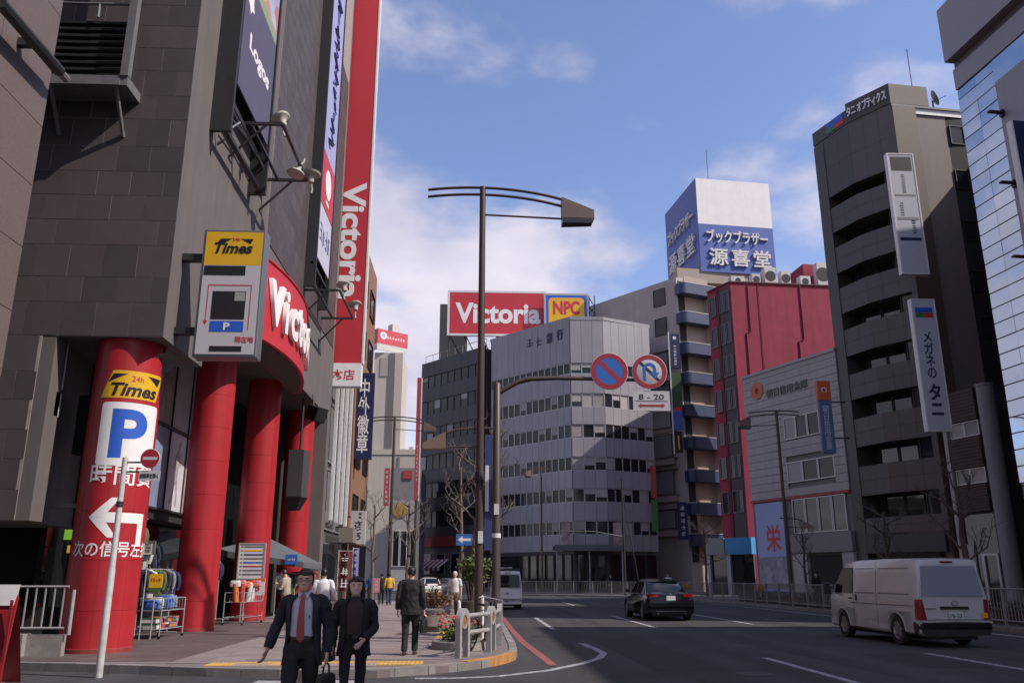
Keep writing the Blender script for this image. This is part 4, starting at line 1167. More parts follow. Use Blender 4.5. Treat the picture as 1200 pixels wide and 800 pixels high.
# ------------------------------------------------------------------ red building and the pale credit union in front of it
dT = R(-22)
uR = Vector((math.sin(dT), math.cos(dT), 0))
TN = PY(1104, 560, 46.0); TN = (TN.x, 46.0)            # near street corner of the charcoal tower
tt = solve(TN, Vector((math.sin(R(-25)), math.cos(R(-25)), 0)), 1004, 640)
TF = (TN[0] + math.sin(R(-25))*tt, TN[1] + math.cos(R(-25))*tt)
ta = solve(TF, uR, 886, 640)
AF = (TF[0] + uR.x*ta, TF[1] + uR.y*ta)
trd = solve(AF, uR, 842, 600)
RF = (AF[0] + uR.x*trd, AF[1] + uR.y*trd)
cu = thing('credit_union_building', 'pale grey plank clad credit union with orange emblem and glazed first floor', 'building', (AF[0], AF[1], 0))
wa = Wall(AF, TF)
zt_a = (wa.at(872,442)[1] + wa.at(979,409)[1])/2
M_PALE = mat('pale_cladding', (0.34,0.318,0.312), rough=0.6, rndv=0.035, var=0.05, streak=0.05)
ob('core', MB().prism([AF, TF, (TF[0]+9, TF[1]+3.6), (AF[0]+9, AF[1]+3.6)], 0.1, zt_a-0.15), mat('pale_core', (0.16,0.15,0.15), rough=0.8), cu, I4)
zred = wa.at(900, 585)[1]
# windows: rows as measured
sw0, zw0 = wa.at(921, 516); _, zw1 = wa.at(921, 490); sw1, _ = wa.at(962, 500)
sx0, zx0 = wa.at(925, 566); _, zx1 = wa.at(925, 542); sx1, _ = wa.at(981, 560)
wins = [(sw0, min(sw1,wa.L-1.2), zw0, zw1), (sx0, min(sx1,wa.L-0.3), zx0, zx1)]
nb_ = 17
hgt = (zt_a - zred)/nb_
def cut(s0, s1, z0, z1):
    """plank pieces left beside the windows"""
    spans = [(s0, s1)]
    for a, b, c_, d_ in wins:
        if z1 > c_+0.05 and z0 < d_-0.05:
            spans = [q for sp in spans for q in ((sp[0], min(sp[1], a)), (max(sp[0], b), sp[1])) if q[1]-q[0] > 0.05]
    return spans
for k in range(nb_):
    z0 = zred + hgt*k
    for a, b in cut(0, wa.L, z0, z0+hgt):
        ob('cladding_plank', MB().box(a, b, -0.12, 0, z0+0.015, z0+hgt-0.012), M_PALE, cu, wa.M)
for a, b, c_, d_ in wins:
    n = 3
    for k in range(n): window(cu, wa.m(a+(b-a)*(k+0.5)/n, -0.03, c_), (b-a)/n-0.03, d_-c_, M_ALU, M_GLASS_B, fr=0.06, blind=(M_BLIND,0.9) if k == 0 else None)
ob('coping', MB().box(-0.05, wa.L, -0.2, 0.3, zt_a-0.14, zt_a+0.05), M_PALE, cu, wa.M)
ob('red_line', MB().box(0, wa.L, -0.18, 0, zred-0.16, zred-0.02), M_RFR, cu, wa.M)
zg0 = wa.at(950, 624)[1]; sg0 = wa.at(930, 600)[0]
for k in range(4):
    w_ = (wa.L-0.4-sg0)/4
    window(cu, wa.m(sg0+w_*(k+0.5), -0.03, zg0), w_-0.05, zred-0.2-zg0, M_ALU, M_GLASS_D, fr=0.06)
ob('fascia', MB().box(sg0-0.2, wa.L-0.05, -0.3, 0, zg0-1.25, zg0-0.05), mat('fascia_pale', (0.20,0.185,0.19), rough=0.6), cu, wa.M)
ob('door_recess', MB().box(sg0+1.2, wa.L-1.0, -0.05, 0, 0.2, zg0-1.4), M_DARK, cu, wa.M)
ob('pier', MB().box(sg0-0.2, sg0+1.1, -0.25, 0, 0.15, zg0-1.3), M_PALE, cu, wa.M)
ob('pier', MB().box(wa.L-1.0, wa.L-0.05, -0.25, 0, 0.15, zg0-1.3), M_PALE, cu, wa.M)
# tall poster at its left
po = thing('building_poster', 'tall pale blue wall poster with a red character and grey townscape', 'poster', tuple(wa.M @ Vector((1,-0.2,0.3))))
s0_ = wa.at(890,640)[0]; s1_ = wa.at(925,640)[0]
s0_ = max(s0_, 0.1)
ob('poster_sheet', MB().box(s0_, s1_, -0.16, -0.03, 0.3, zred-0.25), mat('poster_sky', (0.30,0.36,0.58), rough=0.6, var=0.08, vscale=0.5), po, wa.M)
def town():
    m = bpy.data.materials.new('poster_town'); m.use_nodes = True; nt = m.node_tree; b = nt.nodes['Principled BSDF']; b.inputs['Roughness'].default_value = 0.6
    g = nt.nodes.new('ShaderNodeTexCoord'); n = nt.nodes.new('ShaderNodeTexVoronoi'); n.distance = 'CHEBYCHEV'; n.inputs['Scale'].default_value = 1.9
    n2_ = nt.nodes.new('ShaderNodeTexNoise'); n2_.inputs['Scale'].default_value = 5
    mi = nt.nodes.new('ShaderNodeMix'); mi.data_type = 'RGBA'; mi.inputs[0].default_value = 0.5
    rp_ = nt.nodes.new('ShaderNodeValToRGB'); rp_.color_ramp.elements[0].color = (0.06,0.06,0.10,1); rp_.color_ramp.elements[1].color = (0.42,0.42,0.48,1)
    nt.links.new(g.outputs['Object'], n.inputs['Vector']); nt.links.new(g.outputs['Object'], n2_.inputs['Vector'])
    nt.links.new(n.outputs['Color'], mi.inputs['A']); nt.links.new(n2_.outputs['Fac'], mi.inputs['B']); nt.links.new(mi.outputs['Result'], rp_.inputs[0]); nt.links.new(rp_.outputs[0], b.inputs['Base Color'])
    return m
ob('town_print', MB().box(s0_+0.02, s1_-0.02, -0.165, -0.15, 0.8, wa.at(905,652)[1]), town(), po, wa.M)
sc_, zc_ = wa.at(910, 630)
lettering('栄', 1.5, 1.8, M_REDP, po, wa.m((s0_+s1_)/2+0.2, -0.168, zc_), bold=0.02)
# emblem and lettering
se, ze = wa.at(887, 458, 0.15)
em = MB()
M_ORA = mat('emblem_orange', (0.50,0.11,0.02), rough=0.5)
ob('emblem', MB().lathe([(0.62,0),(0.62,0.05),(0.2,0.05),(0.2,0)], 20), M_ORA, cu, wa.m(se, -0.125, ze) @ RX(R(90)))
s_t0, zt0 = wa.at(898, 461, 0.15); s_t1, zt1 = wa.at(946, 449, 0.15)
lettering('朝日信用金庫', s_t1-s_t0, 0.62, mat('grey_letters', (0.10,0.10,0.10), rough=0.5), cu, wa.m((s_t0+s_t1)/2, -0.125, (zt0+zt1)/2), bold=0.012, extrude=0.05)
p_, c, W_, H_ = psign('projecting_sign', 'vertical blue sign with orange emblem top on the credit union front', 961, 446, 976, 530, 47.4, mat('sign_slate', (0.10,0.13,0.24), rough=0.5), 0.25)
ob('orange_top', MB().box(-W_/2-0.02, W_/2+0.02, -0.02, 0.27, H_/2-H_*0.27, H_/2+0.02), M_ORA, p_, T(c))
ob('swirl', MB().tube([(0.14*math.cos(a*0.6), -0.03, H_*0.37+0.14*math.sin(a*0.6)) for a in range(-2,8)], 0.035, 5), M_WPAINT, p_, T(c))
lettering('朝日信用金庫', W_*0.5, H_*0.62, mat('sign_pale', (0.45,0.46,0.52), rough=0.5), p_, T(c + Vector((0,-0.004,-H_*0.15))), vertical=True, bold=0.01)
ob('wall_arm', MB().box(W_/2, W_/2+0.9, 0.1, 0.16, -H_*0.3, -H_*0.28).box(W_/2, W_/2+0.9, 0.1, 0.16, H_*0.2, H_*0.22), M_DSTEEL, p_, T(c))

rb = thing('red_building', 'crimson rendered building with blank side wall above the pale roof', 'building', (AF[0], AF[1]+1, 0))
AF2 = tuple(PY(868, 500, 72.0)[:2]); _t = solve(AF2, uR, 839, 500); RF2 = (AF2[0]+uR.x*_t, AF2[1]+uR.y*_t)
wr2 = Wall(RF2, AF2)
RS = (AF2[0]+13, AF2[1]+1.0)
zt_r = PY(868, 331, AF2[1]).z
M_CRIM = mat('crimson_render', (0.27,0.027,0.054), rough=0.8, var=0.13, vscale=1.0, streak=0.10, bump=0.06, bscale=14)
ob('wall', MB().prism([RF2, AF2, RS, (RS[0]+1, RS[1]+10), (RF2[0]+6, RF2[1]+9)], 0.1, zt_r), M_CRIM, rb, I4)
ob('coping', MB().prism([(RF2[0]-.1,RF2[1]-.1), (AF2[0]-.05,AF2[1]-.12), (RS[0],RS[1]-.12), (RS[0]+1,RS[1]+10), (RF2[0]+6,RF2[1]+9)], zt_r, zt_r+0.12), mat('coping_dark',(0.10,0.03,0.04),rough=0.7), rb, I4)
zz = zt_r - 2.6
while zz > 4:
    for k, s in enumerate((wr2.L*0.24, wr2.L*0.62, wr2.L*0.84)):
        if s > 0.3: window(rb, wr2.m(s, -0.05, zz), wr2.L*(0.26 if k == 0 else 0.18), 1.9, M_STEEL, M_GLASS_B, fr=0.05)
    zz -= 3.0
ob('infill_panel', MB().box(wr2.L*0.50, wr2.L*0.96, -0.03, 0, 1, zt_r-0.4), mat('infill_taupe', (0.07,0.055,0.055), rough=0.7, var=0.1), rb, wr2.M)
ob('pilaster', MB().box(wr2.L*0.40, wr2.L*0.48, -0.1, 0, 1, zt_r), mat('crimson_shaded', (0.14,0.015,0.03), rough=0.8), rb, wr2.M)  # crimson darkened to put the street face's shade into the colour
wside = Wall(AF2, RS)
ob('downpipe', MB().tube([(1.6,-0.06,zt_r-0.2),(1.6,-0.06,zt_r-4.6),(1.2,-0.06,zt_r-4.8),(1.2,-0.06,6)], 0.06, 6).tube([(6.6,-0.06,zt_r),(6.6,-0.06,zt_r-5.2),(6.1,-0.06,zt_r-5.4),(6.1,-0.06,8)], 0.06, 6).tube([(2.6,-0.06,zt_r),(2.6,-0.06,8)], 0.03, 6), mat('pipe_crimson', (0.17,0.02,0.04), rough=0.7), rb, wside.M)
# machines on the roof
M_UNIT = mat('unit_white', (0.52,0.50,0.47), rough=0.6, var=0.1)
def roof_unit(lb, s, y, w, h, d):
    t = thing('air_conditioner', lb, 'air conditioner', tuple(wside.M @ Vector((s,y,zt_r+0.13))), 0, 'machines on the crimson building roof')
    Mx = wside.m(s, y, zt_r+0.13)
    ob('casing', MB().box(-w/2,w/2,0,d,0.1,h), M_UNIT, t, Mx)
    ob('fan_grille', MB().lathe([(0.27*h,0),(0.27*h,0.02),(0,0.02)], 16), M_BLACK, t, Mx @ T(0,-0.001,h*0.55) @ RX(R(90)))
    ob('feet', MB().box(-w/2,-w/2+0.1,0,d,0,0.1).box(w/2-0.1,w/2,0,d,0,0.1), M_DSTEEL, t, Mx)
for k, (s, w, h) in enumerate(((1.2,1.3,0.9),(3.0,0.8,1.2),(4.4,1.1,1.9),(5.9,0.9,1.6),(7.8,1.0,1.2),(9.6,1.1,2.6))):
    roof_unit(['low wide air conditioner by the blue sign foot on the crimson roof','narrow air conditioner with round fan on the crimson roof','tall white air conditioner on the crimson roof','white air conditioner between taller machines on the crimson roof','squat air conditioner beside the red stair head','tallest roof machine beside the charcoal tower'][k], s, 1.0, w, h, 0.8)
ob('stair_head', MB().box(8.3, 10.6, 2.2, 5, zt_r, zt_r+3.0), M_CRIM, rb, wside.M)

# blue shop front below, between poster and balconies
bs = thing('blue_shop', 'bright blue shop fascia over a glazed entrance beside the poster', 'shop front', (RF2[0], RF2[1], 0))
_p0, _p1 = PY(832,660,70.5), PY(887,660,67.5)
wsb = Wall((_p0.x,70.5), (_p1.x,67.5))
ob('fascia', MB().box(wsb.L*0.42, wsb.L-0.1, -0.5, 0.2, 3.3, 4.6), mat('shop_blue', (0.05,0.26,0.55), rough=0.5), bs, wsb.M)
ob('fascia', MB().box(0, wsb.L*0.40, -0.5, 0.2, 3.3, 4.6), mat('shop_grey', (0.26,0.25,0.25), rough=0.6), bs, wsb.M)
ob('glazing', MB().box(0.1, wsb.L-0.2, -0.1, 0.1, 0.2, 3.35), M_GLASS_D, bs, wsb.M)
ob('blue_pier', MB().box(wsb.L*0.42, wsb.L*0.50, -0.4, 0.1, 0.15, 3.35).box(0,0.25,-0.4,0.1,0.15,3.3), mat('shop_pier', (0.36,0.37,0.42), rough=0.5), bs, wsb.M)

# ------------------------------------------------------------------ charcoal tower of the optician
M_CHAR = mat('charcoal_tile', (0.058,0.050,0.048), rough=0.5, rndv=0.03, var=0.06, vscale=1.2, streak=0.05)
M_CHAR_LIT = mat('charcoal_tile_lit', (0.100,0.086,0.080), rough=0.55, rndv=0.03, var=0.06, vscale=1.2, streak=0.05)  # same tile painted lighter, for the folded half that catches more light
M_BRN = mat('brown_tile', (0.085,0.058,0.042), rough=0.6, var=0.08, streak=0.05)
M_TAN = mat('tan_wall', (0.19,0.155,0.14), rough=0.75, var=0.06, streak=0.05)
ot = thing('optician_tower', 'narrow charcoal office tower with dark recessed balconies and a rooftop sign band', 'building', (TN[0], TN[1], 0))
wt_ = Wall(TF, TN)
nrm = Vector((wt_.u.y, -wt_.u.x, 0))
ks = wt_.L*0.52
KP = wt_.A + wt_.u*ks + nrm*0.45
wtl, wtr = Wall(TF, (KP.x, KP.y)), Wall((KP.x, KP.y), TN)
zt_t = wt_.at(1054, 118)[1]
zpl = wt_.at(958, 160)[1] + 0.35; zpr = wt_.at(1052, 88)[1]
TS = (TN[0]+7.5, TN[1]+0.9)
TB = (TF[0]+7.5, TF[1]+4.5)
inn = 1.1
ob('core', MB().prism([tuple((wt_.M @ Vector((0,inn,0)))[:2]), tuple((wt_.M @ Vector((wt_.L,inn,0)))[:2]), TS, TB], 0.1, zt_t-0.2), M_DARK, ot, I4)
op = []
for y0, y1 in ((222,236),(266,285),(316,335),(366,386),(418,440),(470,493),(526,549),(583,609)):
    op.append((wt_.at(995,y1)[1], wt_.at(995,y0)[1]))
op = op[::-1]
edges = [4.0] + [e for q in op for e in q] + [zt_t]
for i in range(0, len(edges), 2):
    z0, z1 = edges[i], edges[i+1]
    poly = lambda a=0.0: [(0,a),]
    for W2, m in ((wtl, M_CHAR), (wtr, M_CHAR_LIT)):
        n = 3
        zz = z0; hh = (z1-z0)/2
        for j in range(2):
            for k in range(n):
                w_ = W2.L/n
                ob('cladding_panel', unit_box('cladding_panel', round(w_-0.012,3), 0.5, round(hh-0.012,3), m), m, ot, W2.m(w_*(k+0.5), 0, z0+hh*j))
for z0, z1 in op:
    # recessed glazing on the inner line, glazed in at the outer end
    for k in range(4):
        window(ot, wt_.m(wt_.L*(0.15+0.22*k), inn-0.1, z0-0.4), wt_.L*0.21, z1-z0+0.5, M_DSTEEL, M_GLASS_D)
    window(ot, wtr.m(wtr.L*0.80, 0.3, z0), wtr.L*0.36, z1-z0, M_DSTEEL, M_GLASS_B, fr=0.05)
    ob('ceiling_slab', MB().box(0, wt_.L, 0.3, inn+0.2, z1+0.02, z1+0.16), M_CHAR, ot, wt_.M)
    ob('floor_slab', MB().box(0, wt_.L, 0.3, inn+0.2, z0-0.6, z0-0.45), M_CHAR, ot, wt_.M)
ob('end_pier', MB().box(-0.02, 0.9, -0.04, 0.5, 0.2, zt_t-0.02).box(0,0.9,0.5,inn+0.3,0.2,zt_t-0.05), M_CHAR, ot, wtl.M)
ob('street_pier', MB().box(wtr.L-0.3, wtr.L, 0.02, 1.2, 0.2, zt_t), M_CHAR_LIT, ot, wtr.M)
# ground and first floor fronts
ob('shop_band', MB().box(0.9, wt_.L-0.1, -0.3, 0.3, 2.9, 4.0), mat('shop_band_dark', (0.05,0.045,0.05), rough=0.5), ot, wt_.M)
ob('shop_glass', MB().box(0.5, wt_.L-0.2, 0.2, 0.3, 0.2, 2.9), M_GLASS_D, ot, wt_.M)
# sign band on the roof line
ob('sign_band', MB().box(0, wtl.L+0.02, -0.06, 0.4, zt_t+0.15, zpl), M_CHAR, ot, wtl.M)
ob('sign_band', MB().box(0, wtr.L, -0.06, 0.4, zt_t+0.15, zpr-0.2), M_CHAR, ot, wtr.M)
ob('roof_slab', MB().prism([TF, (KP.x,KP.y), TN, TS, TB], zt_t+0.0, zt_t+0.14), M_CHAR_LIT, ot, I4)
ob('band_end', MB().prism([TN, (TN[0]+2.6, TN[1]+0.3), (TN[0]+2.4,TN[1]+2.6), (TN[0]-0.6,TN[1]+1.6)], zt_t+0.15, zpr-0.2), M_TAN, ot, I4)
sL = wtl.at(998,140)[0]; 
qL = wtl.L-1.0; zq_ = zt_t+0.30; qh = (zpl-zt_t-0.35)*0.48
ob('emblem_blue', MB().box(qL-0.95, qL+0.75, -0.09, -0.06, zq_+qh, zq_+2*qh), M_BLUE, ot, wtl.M)
ob('emblem_green', MB().box(qL-0.95, qL-0.10, -0.09, -0.06, zq_, zq_+qh-0.01), mat('sign_green', (0.03,0.18,0.06), rough=0.5), ot, wtl.M)
ob('emblem_red', MB().box(qL-0.08, qL+0.75, -0.09, -0.06, zq_, zq_+qh-0.01), M_REDP, ot, wtl.M)
lettering('タニ オプティクス', wtr.L*0.90, (zpr-zt_t)*0.42, M_WHITE, ot, wtr.m(wtr.L*0.48, -0.065, zt_t+(zpr-zt_t)*0.48), bold=0.02, extrude=0.1)
# side walls towards the viewer
wts = Wall(TN, TS)
ob('side_wall', MB().box(0, 1.6, -0.05, 0.4, 0.2, zt_t-0.02), M_BRN, ot, wts.M)
ob('side_wall', MB().box(1.6, wts.L, 0.2, 0.6, 0.2, zt_t-0.4), M_TAN, ot, wts.M)
for px, py in ((1121,160),(1128,212),(1138,272),(1148,331),(1158,385)):
    s, z = wts.at(px, py, -0.2)
    window(ot, wts.m(s, 0.18, z-0.6), 1.0, 1.3, M_DSTEEL, M_GLASS_D)
ob('roof_edge', MB().box(1.3, wts.L, 0.1, 0.7, zt_t-0.38, zt_t+0.12), M_WPAINT, ot, wts.M)
mast = thing('roof_aerial', 'tall thin aerial on the charcoal tower roof', 'aerial', tuple(wts.M @ Vector((2.4,1,zt_t))))
ob('rod', MB().tube([wts.M @ Vector((2.4,1.0,zt_t+0.1)), wts.M @ Vector((2.4,1.0,zt_t+5.0))], 0.03, 5), M_DSTEEL, mast, I4)
ob('foot', MB().box(-0.15,0.15,-0.15,0.15,0,0.2), M_DSTEEL, mast, wts.m(2.4,1,zt_t+0.1))
dish = thing('satellite_dish', 'round satellite dish on the charcoal tower roof edge', 'dish', tuple(wts.M @ Vector((3.4,0.5,zt_t))))
ob('reflector', MB().lathe([(0.0,0.0),(0.25,0.02),(0.42,0.07),(0.52,0.13),(0.53,0.12),(0.42,0.05),(0.0,-0.02)], 20), M_STEEL, dish, wts.m(3.4,0.5,zt_t+1.1) @ RZ(R(60)) @ RX(R(70)))
ob('stand', MB().tube([(3.4,0.6,zt_t+0.1),(3.4,0.6,zt_t+1.0)], 0.05, 6).tube([(3.4,0.6,zt_t+0.9),(4.1,0.2,zt_t+1.2)], 0.02, 5), M_DSTEEL, dish, wts.M)
# its two vertical signs
M_SPANEL = mat('sign_panel_grey', (0.46,0.46,0.52), rough=0.5, var=0.04)
s1_, c, W_, H_ = psign('projecting_sign', 'white vertical tenant sign high on the charcoal tower corner', 1049, 180, 1078, 318, 41.4, M_SPANEL, 0.28, M_WPAINT)
for k, (f0, f1, m) in enumerate(((0.36,0.48,M_DSTEEL),(0.14,0.155,M_STEEL),(-0.06,-0.04,M_STEEL),(-0.235,-0.21,M_NAVY))):
    ob('field', MB().box(-W_*0.42, W_*0.42, -0.01, 0, H_*f0, H_*f1), m, s1_, T(c))
glyph_blocks(9, W_*0.22, H_*0.17, M_STEEL, s1_, T(c + Vector((0,-0.004,H_*0.25))), vertical=True, seed=31)
glyph_blocks(6, W_*0.22, H_*0.12, M_NAVY, s1_, T(c + Vector((-W_*0.2,-0.004,H_*0.03))), vertical=True, seed=32)
glyph_blocks(6, W_*0.22, H_*0.12, M_NAVY, s1_, T(c + Vector((W_*0.2,-0.004,-H_*0.12))), vertical=True, seed=33)
s2_, c, W_, H_ = psign('projecting_sign', 'white vertical optician sign with blue characters lower on the charcoal tower', 1078, 350, 1104, 502, 41.0, M_SPANEL, 0.3, M_WPAINT)
ob('blue_field', MB().box(-W_*0.40, W_*0.40, -0.01, 0, H_*0.40, H_*0.44), M_BLUE, s2_, T(c))
ob('green_field', MB().box(-W_*0.40, 0, -0.01, 0, H_*0.36, H_*0.398), MATS['sign_green'], s2_, T(c))
ob('red_field', MB().box(0.005, W_*0.40, -0.01, 0, H_*0.36, H_*0.398), M_REDP, s2_, T(c))
lettering('メガネの', W_*0.42, H_*0.36, M_NAVY, s2_, T(c + Vector((0,-0.004,H_*0.07))), vertical=True, bold=0.02)
lettering('タニ', W_*0.55, H_*0.24, M_NAVY, s2_, T(c + Vector((0,-0.004,-H_*0.27))), vertical=True, bold=0.035)

# ------------------------------------------------------------------ low brown building, white pillar
lb_ = thing('low_brown_building', 'low brown ribbed building squeezed beside the charcoal tower', 'building', (TN[0]+1, TN[1]-2, 0))
LA = (TN[0]+0.25, TN[1]-0.7); tl = solve(LA, Vector((0.26,-0.966,0)), 1172, 640)
LB = (LA[0]+0.26*tl, LA[1]-0.966*tl)
wlb = Wall(LA, LB)
zl = wlb.at(1140, 458)[1]
M_RIB = mat('brown_rib', (0.05,0.032,0.03), rough=0.7, var=0.15, vscale=3)
ob('core', MB().prism([LA, LB, (LB[0]+7,LB[1]+1.5), (LA[0]+7,LA[1]+0.0)], 0.1, zl-0.1), M_GREYB, lb_, I4)
for y0, y1 in ((455,492),(512,548),(568,600)):
    z0, z1 = wlb.at(1140,y1)[1], wlb.at(1140,y0)[1]
    n = 9
    for k in range(n):
        h_ = (z1-z0)/n
        ob('siding_board', MB().box(0.25, wlb.L, -0.3, 0, z0+h_*k, z0+h_*(k+1)-0.015), M_RIB, lb_, wlb.M)
for y0, y1 in ((493,511),(549,567)):
    z0, z1 = wlb.at(1140,y1)[1], wlb.at(1140,y0)[1]
    for k in range(2): window(lb_, wlb.m(0.35+(wlb.L-0.4)*(k+0.5)/2, -0.08, z0), (wlb.L-0.4)/2-0.03, z1-z0, M_ALU, M_GLASS_B, blind=(M_BLIND,0.9))
ob('white_strip', MB().box(0, 0.24, -0.32, 0, 0.2, zl+0.2), M_PALE, lb_, wlb.M)
zd = wlb.at(1140, 603)[1]
ob('shop_glass', MB().box(0.25, wlb.L, -0.1, 0, 0.2, zd), M_GLASS_D, lb_, wlb.M)
ob('door', MB().box(wlb.L*0.55, wlb.L*0.62, -0.2, -0.1, 0.2, 2.6).box(wlb.L*0.94, wlb.L*0.99, -0.2, -0.1, 0.2, 2.6).box(wlb.L*0.55, wlb.L*0.99, -0.2, -0.1, 2.6, 2.72), M_ALU, lb_, wlb.M)
ob('notice_board', MB().box(0.3, wlb.L*0.38, -0.2, -0.1, 0.9, 3.2), M_PALE, lb_, wlb.M)
glyph_blocks(5, wlb.L*0.4, 0.3, M_WPAINT, lb_, wlb.m(wlb.L*0.72, -0.12, zd-0.75), seed=41)
glyph_blocks(4, wlb.L*0.34, 0.25, M_WPAINT, lb_, wlb.m(wlb.L*0.70, -0.12, zd-1.25), seed=42)

# ------------------------------------------------------------------ glass clad tower
gt = thing('glass_tower', 'mirror glass clad tower with grey panel parapet above the white pillar', 'building', (22,34,0))
GA = PY(1196, 560, 37.0); GA = (GA.x, 37.0)
hd = R(-5.0)
GB = (GA[0]-math.sin(hd)*11.5, GA[1]-math.cos(hd)*11.5)
wgt = Wall(GA, GB)
zt_g = wgt.at(1100, 21)[1]
zg1 = wgt.at(1113, 88)[1]; zg2 = wgt.at(1117, 112)[1]
ob('core', MB().prism([GA, GB, (GB[0]+14,GB[1]+1), (GA[0]+14,GA[1]+1)], 0.1, zt_g-0.3), M_GREYB, gt, I4)
ob('unseen_shade_block', MB().box(GA[0]+8.5, GA[0]+42, GA[1]+1.1, GA[1]+9.5, 0.1, zt_g-1.5), M_GREYB, gt, I4)  # added out of view, shaped to shade the charcoal tower's side wall
M_MIRR = glass_mat('mirror_glass', (0.44,0.49,0.56), rough=0.03, wob=0.006, metal=0.92, rndv=0.06)
M_GPAN = mat('grey_metal_panel', (0.26,0.245,0.26), rough=0.5, metal=0.2, rndv=0.04, var=0.04)
zz = 5.6; k = 0
gw = 2.6
while zz < zg2-0.1:
    h_ = min(0.74, zg2-zz)
    for j in range(2):
        ob('glass_panel', unit_box('glass_panel', gw/2-0.015, 0.06, round(h_-0.06,3), M_MIRR), M_MIRR, gt, wgt.m(gw/2*(j+0.5), -0.08 - 0.0, zz) @ RX(R(rnd.uniform(-0.8,0.8))) @ RZ(R(rnd.uniform(-0.6,0.6))))
    zz += h_
ob('panel_joint', MB().box(0, gw, -0.02, 0, 5.5, zg2), M_STEEL, gt, wgt.M)
ob('side_panel', MB().box(gw+0.05, wgt.L, -0.12, 0, 5.5, zg2-1.2), M_GPAN, gt, wgt.M)
ob('glass_band', MB().box(gw, wgt.L, -0.08, 0, zg2-1.18, zg2), M_MIRR, gt, wgt.M)
ob('parapet_panel', MB().box(0, wgt.L, -0.14, 0, zg2+0.02, zg1-0.05), M_GPAN, gt, wgt.M)
ob('shadow_gap', MB().box(0.05, wgt.L, 0.1, 0.3, zg1-0.05, zg1+0.5), M_DARK, gt, wgt.M)
ob('top_band', MB().box(-0.1, wgt.L, -0.45, 0.5, zg1+0.45, zt_g), M_GPAN, gt, wgt.M)
zz = 8
while zz < zg2-1.5:
    ob('sign_bracket', MB().box(gw+0.15, gw+0.35, -0.9, -0.1, zz, zz+0.08).box(gw+0.1,gw+0.3,-0.25,-0.12,zz-0.15,zz+0.2), M_DSTEEL, gt, wgt.M); zz += 3.6
nsg = thing('projecting_sign', 'dark blue vertical sign on the glass tower side panels', 'sign', tuple(wgt.M @ Vector((gw+1.2,-0.9,14))))
sn_ = wgt.at(1196, 150, 0.9)[0]
ob('sign_panel', MB().box(sn_, sn_+0.3, -1.5, -0.6, zg2-13, zg2-4.6), M_NAVY, nsg, wgt.M)
ob('sign_rim', MB().box(sn_-0.02, sn_+0.32, -1.56, -1.5, zg2-13, zg2-4.6), M_WPAINT, nsg, wgt.M)
ob('shop_front', MB().box(0.2, wgt.L, -0.1, 0, 0.2, 5.4), M_GLASS_D, gt, wgt.M)
ob('blue_banner', MB().box(1.6, 3.2, -0.3, -0.12, 1.8, 5.2), M_NAVY, gt, wgt.M)
wp = thing('white_pillar', 'round white concrete pillar between the brown building and the glass tower', 'pillar', (LB[0], LB[1]-0.2, 0))
pc_ = PY(1176, 600, LB[1]-0.6)
zpp = PY(1166, 450, LB[1]-0.6).z
ob('shaft', MB().lathe([(0.42,0.1),(0.42,zpp-0.15),(0.45,zpp-0.12),(0.45,zpp)], 24), mat('pillar_white', (0.24,0.23,0.235), rough=0.7, var=0.08, streak=0.08), wp, T(pc_.x, LB[1]-0.6, 0))
ob('foot', MB().lathe([(0.5,0.1),(0.5,0.4),(0.43,0.45)], 24), M_KERB, wp, T(pc_.x, LB[1]-0.6, 0))

# ------------------------------------------------------------------ the row goes on beside and behind the photographer: these stand out of view and shade the road
def plain_block(lb, x0, x1, y0, y1, h, m):
    t = thing('street_building', lb, 'building', (x0, (y0+y1)/2, 0))
    ob('wall', MB().box(x0, x1, y0, y1, 0.1, h), m, t, I4)
    z = 3.4
    while z < h-2:
        ob('window_band', MB().box(x0-0.06, x0, y0+0.4, y1-0.4, z, z+1.6), M_GLASS_B, t, I4); z += 3.3
    ob('parapet', MB().box(x0-0.1, x1, y0, y1, h, h+0.5), m, t, I4)
plain_block('mid height office on the far kerb beside the glass tower', 22.5, 36, 4.0, 20.2, 21.5, M_PALE)
plain_block('tall office on the far kerb opposite the photographer', 22.5, 36, -16, 1.5, 31, M_GREYB)

# ------------------------------------------------------------------ left side beyond the store
fb = thing('fin_front_building', 'narrow dark glazed building with white vertical fins', 'building', (-6.6, 42, 0))
ob('wall', MB().box(-16, -6.75, 38.05, 45.6, 0.1, 20), M_GREYB, fb, I4)
for k in range(2):
    for z in (3.6, 6.6, 9.6, 12.6):
        window(fb, T(-6.75, 40+3.2*k, z) @ RZ(R(90)), 3.0, 2.7, M_ALU, M_GLASS_D)
for k, yy in enumerate((39.4, 40.9, 42.4, 43.9)):
    ob('fin', MB().box(-6.62, -6.44, yy-0.06, yy+0.06, 4.0, 11.5), M_WPAINT, fb, I4, bevel=0.02)
ob('shop_front', MB().box(-6.75,-6.68,38.2,45.5,0.15,3.4), M_GLASS_D, fb, I4)
ob('entrance_canopy', MB().box(-6.75,-6.0,43.2,45.5,3.2,3.9), mat('canopy_taupe', (0.20,0.17,0.15), rough=0.7), fb, I4)
cs, c, W_, H_ = psign('projecting_sign', 'navy vertical sign with four white characters beyond the red sign', 415, 436, 437, 537, 46.2, M_NAVY, 0.3)
lettering('中外徽章', W_*0.62, H_*0.86, M_WHITE, cs, T(c + Vector((0,-0.004,0))), vertical=True, bold=0.010)
ob('wall_arm', MB().box(-W_/2-0.5,-W_/2,0.1,0.2,H_*0.3,H_*0.32).box(-W_/2-0.5,-W_/2,0.1,0.2,-H_*0.3,-H_*0.28), M_DSTEEL, cs, T(c))
M_OCH = mat('ochre_tile', (0.24,0.125,0.07), rough=0.7, var=0.1, vscale=1.5)
